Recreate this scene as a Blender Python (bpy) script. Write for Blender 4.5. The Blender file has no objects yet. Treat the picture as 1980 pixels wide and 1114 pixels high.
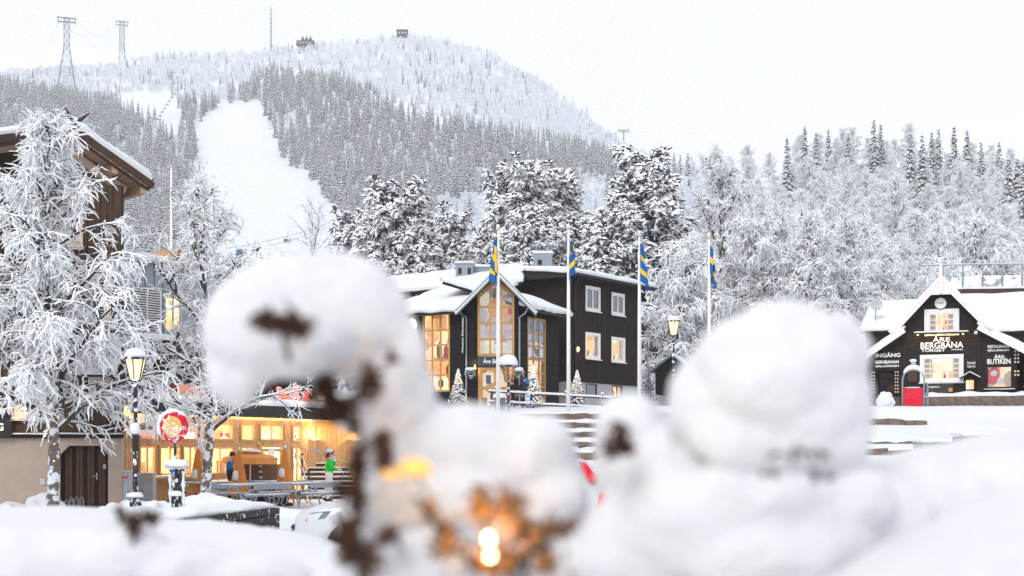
import bpy, bmesh, math, random
import numpy as np
from mathutils import Vector, Matrix, noise
R = math.radians
scene = bpy.context.scene
C = scene.collection
random.seed(7)
rng = np.random.default_rng(7)

# ------------------------------------------------------------------ camera
F, CX, HY, EYE = 2750.0, 990.0, 885.0, 1.55      # focal length in photo pixels, principal column, horizon row, eye height
cam = bpy.data.cameras.new('camera')
cam.sensor_width = 36.0
cam.lens = 36.0 * F / 1980.0
cam.shift_y = (HY - 557.0) / 1980.0
cam.clip_start = 0.05
cam.clip_end = 12000
cam.dof.use_dof = True
cam.dof.focus_distance = 62.0
cam.dof.aperture_fstop = 2.8
cam_o = bpy.data.objects.new('camera', cam)
cam_o.location = (0, 0, EYE)
cam_o.rotation_euler = (R(90), 0, 0)
C.objects.link(cam_o)
scene.camera = cam_o

# ------------------------------------------------------------------ sky, sun, exposure
world = bpy.data.worlds.new('World')
scene.world = world
world.use_nodes = True
wn, wl = world.node_tree.nodes, world.node_tree.links
wn.clear()
SUN_EL, SUN_AZ = R(38), R(205)
sky = wn.new('ShaderNodeTexSky'); sky.sky_type = 'NISHITA'; sky.sun_disc = False
sky.sun_elevation = SUN_EL; sky.sun_rotation = SUN_AZ; sky.dust_density = 4.0
scl = wn.new('ShaderNodeVectorMath'); scl.operation = 'SCALE'; scl.inputs['Scale'].default_value = 0.9
hsv = wn.new('ShaderNodeHueSaturation'); hsv.inputs['Saturation'].default_value = 0.5
mixw = wn.new('ShaderNodeMix'); mixw.data_type = 'RGBA'; mixw.inputs[0].default_value = 0.92
mixw.inputs[7].default_value = (9.9, 10.2, 10.75, 1)       # even overcast cloud layer over the clear sky
bgn = wn.new('ShaderNodeBackground'); bgn.inputs['Strength'].default_value = 0.1
wo = wn.new('ShaderNodeOutputWorld')
wl.new(sky.outputs[0], hsv.inputs['Color']); wl.new(hsv.outputs[0], mixw.inputs[6])
wl.new(mixw.outputs[2], bgn.inputs['Color']); wl.new(bgn.outputs[0], wo.inputs[0])
sun = bpy.data.lights.new('sun', 'SUN'); sun.energy = 1.5; sun.angle = R(25); sun.color = (1, 0.985, 0.965)
sun_o = bpy.data.objects.new('sun', sun); C.objects.link(sun_o)
sd = Vector((math.sin(SUN_AZ) * math.cos(SUN_EL), math.cos(SUN_AZ) * math.cos(SUN_EL), math.sin(SUN_EL)))
sun_o.rotation_euler = sd.to_track_quat('Z', 'Y').to_euler()
vs = scene.view_settings
vs.view_transform = 'Standard'; vs.look = 'None'; vs.gamma = 1; vs.exposure = 0.04; vs.use_curve_mapping = False
cy = scene.cycles
cy.use_denoising = True; cy.denoiser = 'OPENIMAGEDENOISE'; cy.denoising_input_passes = 'RGB_ALBEDO_NORMAL'; cy.denoising_prefilter = 'FAST'
cy.max_bounces = 7; cy.diffuse_bounces = 5; cy.glossy_bounces = 3; cy.transmission_bounces = 4
cy.transparent_max_bounces = 12; cy.volume_bounces = 2
cy.sample_clamp_indirect = 6.0
cy.caustics_reflective = False; cy.caustics_refractive = False

# ------------------------------------------------------------------ helpers
def at(px, py, Y):
    return Vector(((px - CX) / F * Y, Y, EYE + (HY - py) / F * Y))
def proj(p):
    return CX + p[0] / p[1] * F, HY - (p[2] - EYE) / p[1] * F
def tag(o, label=None, cat=None, group=None, kind=None):
    if label: o['label'] = label
    if cat: o['category'] = cat
    if group: o['group'] = group
    if kind: o['kind'] = kind
    return o
def thing(name, label, cat, loc=(0, 0, 0), rz=0, group=None):
    o = bpy.data.objects.new(name, None); C.objects.link(o)
    o.empty_display_size = 0.2
    o.location = loc; o.rotation_euler = (0, 0, rz)
    return tag(o, label, cat, group)
def put(name, me, parent=None, loc=None, rot=None):
    o = bpy.data.objects.new(name, me); C.objects.link(o)
    if parent: o.parent = parent
    if loc is not None: o.location = loc
    if rot is not None: o.rotation_euler = rot
    return o
def copy_tree(o, parent=None):
    c = o.copy(); C.objects.link(c); c.parent = parent
    for ch in list(o.children): copy_tree(ch, c)
    return c
def sstep(a, b, x):
    t = min(1, max(0, (x - a) / (b - a))); return t * t * (3 - 2 * t)

class Fr:
    """A vertical plane standing in the place: local x along it, y into it, z up."""
    def __init__(s, o, rz):
        s.o = Vector(o); s.rz = rz
        s.ex = Vector((math.cos(rz), math.sin(rz), 0)); s.ey = Vector((-math.sin(rz), math.cos(rz), 0))
    def hit(s, px, py, off=0.0):
        d = Vector(((px - CX) / F, 1, (HY - py) / F)); c = Vector((0, 0, EYE))
        p0 = s.o + s.ey * off
        t = (p0 - c).dot(s.ey) / d.dot(s.ey)
        q = c + d * t - s.o
        return q.dot(s.ex), q.z
    def w(s, x, y, z):
        return s.o + s.ex * x + s.ey * y + Vector((0, 0, z))

# ------------------------------------------------------------------ materials
MAT = {}
def mat(name, col, rough=0.7, var=0.12, scale=6.0, bump=0.0, bscale=None, metal=0.0, spec=0.3, emit=None, estr=0.0, stretch=None, sss=0.0):
    if name in MAT: return MAT[name]
    m = bpy.data.materials.new(name); m.use_nodes = True; MAT[name] = m
    n, l = m.node_tree.nodes, m.node_tree.links
    p = n['Principled BSDF']
    p.inputs['Roughness'].default_value = rough; p.inputs['Metallic'].default_value = metal
    p.inputs['Specular IOR Level'].default_value = spec
    tc = n.new('ShaderNodeTexCoord'); mp = n.new('ShaderNodeMapping')
    if stretch: mp.inputs['Scale'].default_value = stretch
    l.new(tc.outputs['Object'], mp.inputs[0])
    nz = n.new('ShaderNodeTexNoise'); nz.inputs['Scale'].default_value = scale; nz.inputs['Detail'].default_value = 5
    l.new(mp.outputs[0], nz.inputs['Vector'])
    rp = n.new('ShaderNodeValToRGB')
    rp.color_ramp.elements[0].position = 0.3; rp.color_ramp.elements[1].position = 0.7
    rp.color_ramp.elements[0].color = tuple(c * (1 - var) for c in col) + (1,)
    rp.color_ramp.elements[1].color = tuple(min(1, c * (1 + var)) for c in col) + (1,)
    l.new(nz.outputs[0], rp.inputs[0]); l.new(rp.outputs[0], p.inputs['Base Color'])
    if sss:
        p.inputs['Subsurface Weight'].default_value = sss
        p.inputs['Subsurface Radius'].default_value = (0.05, 0.05, 0.06)
    if bump:
        b = n.new('ShaderNodeBump'); b.inputs['Strength'].default_value = bump; b.inputs['Distance'].default_value = 0.03
        nb = n.new('ShaderNodeTexNoise'); nb.inputs['Scale'].default_value = bscale or scale * 3; nb.inputs['Detail'].default_value = 4
        l.new(mp.outputs[0], nb.inputs['Vector']); l.new(nb.outputs[0], b.inputs['Height']); l.new(b.outputs[0], p.inputs['Normal'])
    if emit:
        p.inputs['Emission Color'].default_value = tuple(emit) + (1,); p.inputs['Emission Strength'].default_value = estr
    return m
def mat_dusted(name, col, amount=0.5, scale=30.0, rough=0.8, var=0.2, stretch=None):
    """Surface with blown snow stuck to it in patches."""
    m = mat(name, col, rough, var, scale, stretch=stretch)
    n, l = m.node_tree.nodes, m.node_tree.links
    p = n['Principled BSDF']; src = p.inputs['Base Color'].links[0].from_socket
    tc = n.new('ShaderNodeTexCoord'); nz = n.new('ShaderNodeTexNoise'); nz.inputs['Scale'].default_value = scale * 0.6; nz.inputs['Detail'].default_value = 6
    l.new(tc.outputs['Object'], nz.inputs['Vector'])
    rp = n.new('ShaderNodeValToRGB'); rp.color_ramp.elements[0].position = 0.62 - amount * 0.25; rp.color_ramp.elements[1].position = 0.68 - amount * 0.25
    l.new(nz.outputs[0], rp.inputs[0])
    mx = n.new('ShaderNodeMix'); mx.data_type = 'RGBA'; mx.inputs[7].default_value = (0.84, 0.86, 0.9, 1)
    l.new(rp.outputs[0], mx.inputs[0]); l.new(src, mx.inputs[6]); l.new(mx.outputs[2], p.inputs['Base Color'])
    return m
def mat_glass(name, tint=(0.95, 0.96, 0.97), gloss=0.06):
    m = bpy.data.materials.new(name); m.use_nodes = True; MAT[name] = m
    n, l = m.node_tree.nodes, m.node_tree.links; n.clear()
    t = n.new('ShaderNodeBsdfTransparent'); t.inputs[0].default_value = tint + (1,)
    g = n.new('ShaderNodeBsdfGlossy'); g.inputs['Roughness'].default_value = 0.03
    x = n.new('ShaderNodeMixShader'); x.inputs[0].default_value = gloss
    o = n.new('ShaderNodeOutputMaterial')
    l.new(t.outputs[0], x.inputs[1]); l.new(g.outputs[0], x.inputs[2]); l.new(x.outputs[0], o.inputs[0])
    return m
def mat_room(name, col, strength, scale=2.0, dark=0.35):
    """Lit room seen through a window: shelves and goods of different brightness in lamplight."""
    m = bpy.data.materials.new(name); m.use_nodes = True; MAT[name] = m
    n, l = m.node_tree.nodes, m.node_tree.links
    p = n['Principled BSDF']; p.inputs['Roughness'].default_value = 0.8
    tc = n.new('ShaderNodeTexCoord'); br = n.new('ShaderNodeTexVoronoi'); br.inputs['Scale'].default_value = scale
    br.distance = 'CHEBYCHEV'
    l.new(tc.outputs['Object'], br.inputs['Vector'])
    rp = n.new('ShaderNodeValToRGB'); e = rp.color_ramp.elements
    e[0].position = 0.0; e[0].color = (col[0] * dark, col[1] * dark * 0.8, col[2] * dark * 0.7, 1)
    e[1].position = 1.0; e[1].color = (1, 0.9, 0.7, 1)
    a = rp.color_ramp.elements.new(0.45); a.color = col + (1,)
    sp = n.new('ShaderNodeSeparateColor')
    l.new(br.outputs['Color'], sp.inputs[0]); l.new(sp.outputs[0], rp.inputs[0])
    l.new(rp.outputs[0], p.inputs['Base Color']); l.new(rp.outputs[0], p.inputs['Emission Color'])
    p.inputs['Emission Strength'].default_value = strength
    return m

SNOW = mat('snow', (0.75, 0.765, 0.8), 0.65, 0.03, 1.5, bump=0.35, bscale=9.0, spec=0.15)
SNOWT = mat('snow_on_twigs', (0.955, 0.97, 0.99), 0.7, 0.02, 3.0, spec=0.1)
SNOWG = mat('trodden_snow', (0.72, 0.735, 0.775), 0.65, 0.05, 0.35, bump=0.6, bscale=2.2, spec=0.15)
SNOWF = mat('fresh_snow_close', (0.7, 0.7, 0.725), 0.6, 0.02, 20, bump=0.25, bscale=60, spec=0.15, sss=0.3)
BARK = mat('bark', (0.075, 0.055, 0.045), 0.9, 0.4, 12)
BIRCH = mat_dusted('birch_bark', (0.16, 0.13, 0.11), 0.55, 9.0, stretch=(1, 1, 2.5))
TWIG = mat('rimed_twig', (0.8, 0.84, 0.9), 0.9, 0.25, 4)
NEEDLE = mat('needles', (0.085, 0.095, 0.1), 0.85, 0.35, 6)
NEEDLEF = mat('spruce_needles_frosted', (0.017, 0.026, 0.045), 0.85, 0.4, 3)
FROST = mat('frosted_twigs', (0.72, 0.76, 0.83), 0.85, 0.2, 3)
BOARD = mat('brown_boards', (0.07, 0.04, 0.026), 0.75, 0.35, 5, stretch=(6, 6, 0.6))
DARKB = mat('dark_stained_boards', (0.018, 0.009, 0.007), 0.8, 0.4, 6, stretch=(5, 5, 0.6))
BLACKB = mat('black_boards', (0.008, 0.007, 0.008), 0.8, 0.35, 6, stretch=(0.6, 5, 5))
LOGB = mat('tarred_logs', (0.022, 0.014, 0.011), 0.8, 0.4, 5, stretch=(0.5, 5, 5))
STUCCO = mat('beige_stucco', (0.44, 0.35, 0.29), 0.9, 0.06, 2.5, bump=0.3, bscale=40)
CREAM = mat('cream_trim', (0.68, 0.53, 0.41), 0.7, 0.08, 6)
PLANKS = mat('soffit_planks', (0.50, 0.35, 0.25), 0.75, 0.15, 4, stretch=(6, 6, 6))
WHITE = mat('white_paint', (0.8, 0.79, 0.78), 0.55, 0.04, 5)
BLUSH = mat('white_barge_paint', (0.82, 0.78, 0.76), 0.6, 0.05, 5)
GREY = mat('grey_sheet_metal', (0.27, 0.31, 0.36), 0.5, 0.08, 4)
GREYL = mat('light_grey_metal', (0.42, 0.44, 0.47), 0.5, 0.06, 4)
BLACK = mat('black_iron', (0.02, 0.02, 0.022), 0.5, 0.2, 10)
BLACKD = mat_dusted('black_post_dusted', (0.03, 0.03, 0.033), 0.35, 18)
OAK = mat('honey_wood', (0.55, 0.34, 0.16), 0.6, 0.15, 5, stretch=(3, 3, 0.6))
OAKD = mat('oak_glazing_bars', (0.48, 0.27, 0.09), 0.6, 0.12, 6)
CONC = mat('pale_plinth', (0.42, 0.42, 0.43), 0.9, 0.1, 3)
GRAN = mat('granite_blocks', (0.17, 0.125, 0.1), 0.9, 0.35, 5, bump=0.6, bscale=16)
STEEL = mat('steel', (0.32, 0.35, 0.38), 0.45, 0.12, 6, metal=0.5)
GALV = mat('galvanised_lattice', (0.2, 0.22, 0.26), 0.6, 0.1, 1)
RED = mat('red_paint', (0.62, 0.02, 0.04), 0.5, 0.08, 8)
REDS = mat_dusted('red_seat_snowed', (0.66, 0.02, 0.045), -0.25, 14)
BLUE = mat('flag_blue', (0.0, 0.11, 0.36), 0.8, 0.08, 4)
YELL = mat('flag_yellow', (0.85, 0.52, 0.02), 0.8, 0.06, 4)
ORANGE = mat('orange_canvas', (0.72, 0.3, 0.08), 0.8, 0.08, 6)
GLASS = mat_glass('window_glass')
GLASSD = mat_glass('dark_window_glass', (0.55, 0.6, 0.66), 0.25)
ROOMW = mat_room('warm_shop_room', (0.9, 0.56, 0.24), 0.8, 1.6)
ROOMY = mat_room('restaurant_room', (0.95, 0.6, 0.22), 0.85, 1.3, 0.25)
ROOMP = mat_room('pale_shop_room', (0.72, 0.7, 0.75), 0.42, 0.9, 0.75)
ROOMD = mat('dim_room', (0.06, 0.055, 0.055), 0.8, 0.4, 3)
LAMPG = mat('lit_lantern_glass', (0.8, 0.7, 0.5), 0.3, 0.03, 3, emit=(1.0, 0.72, 0.38), estr=0.75)
BULB = mat('glowing_bulb', (1, 0.8, 0.5), 0.3, 0.0, 3, emit=(1.0, 0.78, 0.42), estr=14)
FAIRY = mat('fairy_bulb', (1, 0.75, 0.4), 0.3, 0.0, 3, emit=(1.0, 0.6, 0.22), estr=5)
LETTER = mat('white_letters', (0.82, 0.82, 0.8), 0.5, 0.02, 3, emit=(1, 0.95, 0.88), estr=0.15)
LETTERW = mat('warm_lit_letters', (0.85, 0.75, 0.6), 0.5, 0.02, 3, emit=(1, 0.86, 0.66), estr=0.8)
INK = mat('dark_lettering', (0.02, 0.02, 0.025), 0.6, 0.1, 3)

# ------------------------------------------------------------------ mesh building
def ico_data(sub):
    bm = bmesh.new(); bmesh.ops.create_icosphere(bm, subdivisions=sub, radius=1)
    v = [tuple(x.co) for x in bm.verts]; f = [tuple(x.index for x in q.verts) for q in bm.faces]
    bm.free(); return v, f
ICO = {k: ico_data(k) for k in (1, 2, 3, 4)}
class MB:
    def __init__(s): s.v = []; s.f = []; s.m = []
    def add(s, v, f, mi=0):
        b = len(s.v); s.v += [tuple(q) for q in v]; s.f += [tuple(i + b for i in q) for q in f]; s.m += [mi] * len(f); return s
    def box(s, x0, x1, y0, y1, z0, z1, mi=0):
        return s.add([(x0, y0, z0), (x1, y0, z0), (x1, y1, z0), (x0, y1, z0), (x0, y0, z1), (x1, y0, z1), (x1, y1, z1), (x0, y1, z1)],
                     [(0, 3, 2, 1), (4, 5, 6, 7), (0, 1, 5, 4), (1, 2, 6, 5), (2, 3, 7, 6), (3, 0, 4, 7)], mi)
    def bar(s, a, b, w, h, mi=0, up=(0, 0, 1), ext=0.0):
        a, b = Vector(a), Vector(b); d = (b - a).normalized(); up = Vector(up)
        if abs(d.dot(up)) > 0.98: up = Vector((0, 1, 0))
        a -= d * ext; b += d * ext
        x = d.cross(up).normalized(); z = x.cross(d)
        q = [p + x * i * w / 2 + z * j * h / 2 for p in (a, b) for i, j in ((-1, -1), (1, -1), (1, 1), (-1, 1))]
        return s.add(q, [(0, 1, 2, 3), (7, 6, 5, 4), (0, 4, 5, 1), (1, 5, 6, 2), (2, 6, 7, 3), (3, 7, 4, 0)], mi)
    def tube(s, pts, rad, n=8, mi=0, caps=True):
        pts = [Vector(p) for p in pts]
        if not hasattr(rad, '__len__'): rad = [rad] * len(pts)
        b = len(s.v); pv = None
        for i, p in enumerate(pts):
            d = (pts[min(i + 1, len(pts) - 1)] - pts[max(i - 1, 0)]).normalized()
            if pv is None: pv = d.orthogonal().normalized()
            pv = (pv - d * pv.dot(d)).normalized(); q = d.cross(pv)
            for k in range(n):
                a = 2 * math.pi * k / n; s.v.append(tuple(p + (pv * math.cos(a) + q * math.sin(a)) * rad[i]))
        for i in range(len(pts) - 1):
            for k in range(n):
                s.f.append((b + i * n + k, b + i * n + (k + 1) % n, b + (i + 1) * n + (k + 1) % n, b + (i + 1) * n + k)); s.m.append(mi)
        if caps:
            s.f.append(tuple(b + k for k in range(n))[::-1]); s.f.append(tuple(b + (len(pts) - 1) * n + k for k in range(n))); s.m += [mi, mi]
        return s
    def lathe(s, prof, n=16, c=(0, 0, 0), mi=0, ph=0.0, sx=1, sy=1):
        b = len(s.v)
        for r, z in prof:
            for k in range(n):
                a = 2 * math.pi * k / n + ph; s.v.append((c[0] + r * math.cos(a) * sx, c[1] + r * math.sin(a) * sy, c[2] + z))
        for i in range(len(prof) - 1):
            for k in range(n):
                s.f.append((b + i * n + k, b + i * n + (k + 1) % n, b + (i + 1) * n + (k + 1) % n, b + (i + 1) * n + k)); s.m.append(mi)
        s.f.append(tuple(b + k for k in range(n))[::-1]); s.f.append(tuple(b + (len(prof) - 1) * n + k for k in range(n))); s.m += [mi, mi]
        return s
    def prism(s, poly, y0, y1, mi=0):
        """polygon of (x, z) given as seen from the front, thick from y0 to y1"""
        n = len(poly); v = [(x, y0, z) for x, z in poly] + [(x, y1, z) for x, z in poly]
        return s.add(v, [tuple(range(n)), tuple(range(2 * n - 1, n - 1, -1))] + [(i, i + n, (i + 1) % n + n, (i + 1) % n) for i in range(n)], mi)
    def slab(s, quad, t, mi=0):
        """four points and a thickness along -normal"""
        a, b, c, d = [Vector(q) for q in quad]; nn = (b - a).cross(d - a).normalized() * t
        q = [a, b, c, d, a - nn, b - nn, c - nn, d - nn]
        return s.add(q, [(0, 1, 2, 3), (7, 6, 5, 4), (0, 4, 5, 1), (1, 5, 6, 2), (2, 6, 7, 3), (3, 7, 4, 0)], mi)
    def blob(s, c, r, sub=2, amp=0.15, freq=1.5, mi=0, seed=0.0, flat=None):
        v, f = ICO[sub]; r = (r, r, r) if not hasattr(r, '__len__') else r
        out = []
        for q in v:
            k = 1 + amp * noise.noise((q[0] * freq + seed, q[1] * freq + seed * 1.7, q[2] * freq - seed))
            z = q[2] * k
            if flat is not None and z < flat: z = flat
            out.append((c[0] + q[0] * k * r[0], c[1] + q[1] * k * r[1], c[2] + z * r[2]))
        return s.add(out, f, mi)
    def mesh(s, name, mats, smooth=False):
        me = bpy.data.meshes.new(name); me.from_pydata(s.v, [], s.f)
        for m in (mats if isinstance(mats, (list, tuple)) else [mats]): me.materials.append(m)
        if any(s.m): me.polygons.foreach_set('material_index', s.m)
        if smooth: me.polygons.foreach_set('use_smooth', [True] * len(s.f))
        bm = bmesh.new(); bm.from_mesh(me); bmesh.ops.recalc_face_normals(bm, faces=bm.faces); bm.to_mesh(me); bm.free()
        return me
    def build(s, name, mats, parent=None, smooth=False, bevel=0.0, loc=None, rot=None, kind=None):
        o = put(name, s.mesh(name, mats, smooth), parent, loc, rot)
        if bevel:
            b = o.modifiers.new('bevel', 'BEVEL'); b.width = bevel; b.segments = 2; b.limit_method = 'ANGLE'
        if kind: o['kind'] = kind
        return o
def snow_patch(quad, t, nx=10, ny=4, rough=0.25, seed=0.0, over=0.03, mb=None):
    """rounded blanket of snow lying on a quad (a-b front edge, d-c back edge)"""
    a, b, c, d = [Vector(q) for q in quad]
    L1 = max((b - a).length, 0.01); L2 = max((d - a).length, 0.01)
    def par(n, L):
        e1, e2 = min(0.25, 0.35 * t / L), min(0.42, 1.1 * t / L)
        return [(0, 0), (-over / L, 0.4), (e1 * 0.3, 0.82)] + [(e2 + (1 - 2 * e2) * i / n, 1.0) for i in range(n + 1)] + [(1 - e1 * 0.3, 0.82), (1 + over / L, 0.4), (1, 0)]
    S, T = par(nx, L1), par(ny, L2)
    m = mb or MB(); v = []
    for tv, th in T:
        for sv, sh in S:
            p = a * (1 - sv) * (1 - tv) + b * sv * (1 - tv) + c * sv * tv + d * (1 - sv) * tv
            h = min(sh, th)
            k = noise.noise((p.x * 0.9 + seed, p.y * 0.9, p.z * 0.9 + seed)) + 0.5 * noise.noise((p.x * 2.7, p.y * 2.7 + seed, p.z * 2.7))
            j = noise.noise((p.x * 1.7 - seed, p.y * 1.7, p.z * 1.7)) * over * 1.2 if h < 1 else 0
            v.append(p + Vector((0, 0, t * h * (1 + rough * k) + j * 0.4)) + (Vector((0, 0, 0)) if h == 0 else (a - d).normalized() * j))
    n = len(S)
    f = [(i * n + j, i * n + j + 1, (i + 1) * n + j + 1, (i + 1) * n + j) for i in range(len(T) - 1) for j in range(n - 1)]
    m.add(v, f); m.add([a, b, c, d], [(3, 2, 1, 0)])
    return m
def snow_on(name, quad, t, parent=None, **k):
    return snow_patch(quad, t, **k).build(name, SNOW, parent, smooth=True)
def text_mesh(body, size, depth=0.02, bold=0.0, align='CENTER', spacing=1.0, shear=0.0, name='lettering'):
    cu = bpy.data.curves.new(name, 'FONT'); cu.body = body; cu.size = size; cu.extrude = depth; cu.offset = bold
    cu.align_x = align; cu.align_y = 'CENTER'; cu.space_character = spacing; cu.shear = shear; cu.resolution_u = 3
    o = bpy.data.objects.new(name, cu); C.objects.link(o)
    dg = bpy.context.evaluated_depsgraph_get(); dg.update()
    me = bpy.data.meshes.new_from_object(o.evaluated_get(dg)); me.name = name
    bpy.data.objects.remove(o); bpy.data.curves.remove(cu)
    return me
def lettering(parent, body, x, y, z, width, height, m, depth=0.02, bold=0.0, shear=0.0, rot=(R(90), 0, 0), name='lettering'):
    """upright text centred at local x, z and stretched to the given width and height"""
    me = text_mesh(body, 1.0, depth, bold, shear=shear, name=name)
    co = np.empty(len(me.vertices) * 3); me.vertices.foreach_get('co', co); co = co.reshape(-1, 3)
    lo, hi = co.min(0), co.max(0)
    co[:, 0] = (co[:, 0] - (lo[0] + hi[0]) / 2) * width / (hi[0] - lo[0]); co[:, 1] = (co[:, 1] - (lo[1] + hi[1]) / 2) * height / (hi[1] - lo[1])
    me.vertices.foreach_set('co', co.ravel()); me.materials.clear(); me.materials.append(m)
    return put(name, me, parent, (x, y, z), rot)

# ------------------------------------------------------------------ terrain
RX = [-1500, -300, 0, 200, 300, 450, 570, 700, 800, 870, 950, 1000, 1060, 1100, 1150, 1200, 1250, 1320, 1420, 1600, 1800, 1980, 2300, 3500]
RP = [180, 150, 142, 132, 112, 104, 97, 82, 71, 86, 113, 136, 172, 206, 245, 282, 312, 330, 335, 322, 330, 350, 360, 420]
RY = [1300, 1300, 1320, 1360, 1400, 1420, 1430, 1430, 1420, 1410, 1380, 1350, 1300, 1250, 1180, 1080, 950, 720, 480, 420, 420, 430, 450, 500]
GX = [0, 0.07, 0.2, 0.41, 0.74, 1.0]
GY = [0.0, 0.1, 0.23, 0.48, 0.86, 1.0]
def hill_z(u, Y):
    px = CX + u * F
    er = (HY - np.interp(px, RX, RP)) / F; yr = np.interp(px, RX, RY)
    t = Y / yr
    if t <= 1: return EYE + er * np.interp(t, GX, GY) * Y
    return EYE + er * yr + (Y - yr) * 0.02
def ground_z(X, Y):
    Yp = max(Y, 60.0); u = X / Yp
    rise = sstep(-5.5, -0.5, X)
    z1 = float(np.interp(Y, [44, 57, 58.2, 61.3, 64.4, 67.5, 70.6, 72.5, 74], [0, 1.25, 1.5, 1.93, 2.43, 2.92, 3.45, 4.1, 4.25])) * rise
    z1 += 2.5 * sstep(66, 95, Y) * (1 - rise)
    z1 += 0.05 * sstep(8, 20, Y) * noise.noise((X * 0.35, Y * 0.35, 0))
    if Y > 84:
        k = sstep(86, 112, Y)
        h = hill_z(u, Y) + 0.0035 * Y * noise.noise((X * 0.016, Y * 0.016, 3.1)) + 0.0012 * Y * noise.noise((X * 0.07, Y * 0.07, 1.0))
        z1 = z1 * (1 - k) + h * k
    return float(z1)
us = np.concatenate([np.linspace(-1.4, -0.48, 16)[:-1], np.linspace(-0.48, 0.48, 190), np.linspace(0.48, 1.4, 16)[1:]])
ys = np.concatenate([np.linspace(-40, 8, 10)[:-1], np.linspace(8, 90, 100)[:-1], np.geomspace(90, 1500, 120)[:-1], np.geomspace(1500, 3400, 14)])
V = [(u * max(y, 60.0), y, ground_z(u * max(y, 60.0), y)) for y in ys for u in us]
nu = len(us)
gm = MB().add(V, [(i * nu + j, i * nu + j + 1, (i + 1) * nu + j + 1, (i + 1) * nu + j) for i in range(len(ys) - 1) for j in range(nu - 1)])
ground = gm.build('ground', SNOWG, smooth=True, kind='structure')
# pale far fells behind the main slope
def far_fell(prof, Y, name):
    xs = np.linspace(prof[0][0], prof[-1][0], 60); m = MB(); v = []
    for j, (dy, k) in enumerate(((-900, 0.45), (-450, 0.8), (-150, 0.97), (0, 1.0), (400, 0.9), (900, 0.6))):
        for x in xs:
            e = (HY - np.interp(x, [p[0] for p in prof], [p[1] for p in prof])) / F
            X = (x - CX) / F * Y
            v.append((X, Y + dy, EYE + e * Y * k + 9 * noise.noise((X * 0.012, j * 2.1, Y * 0.01))))
    n = len(xs)
    m.add(v, [(i * n + j, i * n + j + 1, (i + 1) * n + j + 1, (i + 1) * n + j) for i in range(5) for j in range(n - 1)])
    o = m.build(name, mat('far_fell_snow', (0.78, 0.81, 0.86), 0.8, 0.16, 0.02), smooth=True, kind='structure')
    return o
far_fell([(-900, 150), (-200, 118), (60, 108), (200, 110), (330, 122), (520, 150), (800, 300)], 2600, 'fell')
far_fell([(1250, 420), (1500, 330), (1700, 275), (1850, 266), (1950, 276), (2200, 268), (2700, 320), (3200, 460)], 1700, 'fell')

# ------------------------------------------------------------------ trees
class Segs:
    def __init__(s): s.a = []; s.b = []; s.ra = []; s.rb = []; s.dk = []
    def add(s, a, b, ra, rb, dk=1): s.dk.append(dk); s.a.append(a); s.b.append(b); s.ra.append(ra); s.rb.append(rb)
    def mesh(s, name, mats, side=1.0, top=1.0, bot=0.5):
        """each twig is a four-sided sliver: snow on its two upper faces, bark or needles on the two lower"""
        P0, P1 = np.array(s.a, float), np.array(s.b, float); r0, r1 = np.array(s.ra)[:, None], np.array(s.rb)[:, None]
        d = P1 - P0; d /= np.maximum(np.linalg.norm(d, axis=1, keepdims=True), 1e-6)
        z = np.tile([0, 0, 1.0], (len(d), 1)); steep = np.abs(d[:, 2]) > 0.97; z[steep] = [1, 0, 0]
        sd_ = np.cross(d, z); sd_ /= np.linalg.norm(sd_, axis=1, keepdims=True)
        up = np.cross(sd_, d)
        vs_ = []
        for P, r in ((P0, r0), (P1, r1)):
            vs_ += [P + up * r * top, P + sd_ * r * side, P - up * r * bot, P - sd_ * r * side]
        n = len(d); v = np.stack(vs_, 1).reshape(-1, 3)
        base = (np.arange(n) * 8)[:, None]
        fs = np.stack([base + np.array(q) for q in ((0, 1, 5, 4), (3, 0, 4, 7), (1, 2, 6, 5), (2, 3, 7, 6))], 1)
        fs = fs.reshape(-1)
        me = bpy.data.meshes.new(name)
        me.vertices.add(len(v)); me.vertices.foreach_set('co', v.ravel())
        nf = n * 4
        me.loops.add(nf * 4); me.loops.foreach_set('vertex_index', fs.astype(np.int32))
        me.polygons.add(nf); me.polygons.foreach_set('loop_start', np.arange(nf, dtype=np.int32) * 4)
        for m in mats: me.materials.append(m)
        dk = np.array(s.dk, np.int32); me.polygons.foreach_set('material_index', np.stack([dk * 0, dk * 0, dk, dk], 1).ravel())
        me.polygons.foreach_set('use_smooth', np.ones(nf, bool)); me.update(calc_edges=True)
        return me
def nrm(v):
    l = math.sqrt(v[0] * v[0] + v[1] * v[1] + v[2] * v[2]) or 1; return (v[0] / l, v[1] / l, v[2] / l)
def walk(rnd, p, d, L, n, grav, jit):
    pts = [p]; s = L / n
    for i in range(n):
        d = nrm((d[0] + rnd.gauss(0, jit), d[1] + rnd.gauss(0, jit), d[2] + rnd.gauss(0, jit) - grav))
        p = (p[0] + d[0] * s, p[1] + d[1] * s, p[2] + d[2] * s); pts.append(p)
    return pts, d
def off_dir(rnd, d, ang):
    """direction leaving d sideways by an angle"""
    d = Vector(d); a = d.orthogonal().normalized(); a.rotate(Matrix.Rotation(rnd.uniform(0, 6.283), 3, d))
    q = d * math.cos(ang) + a * math.sin(ang); return (q.x, q.y, q.z)
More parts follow.
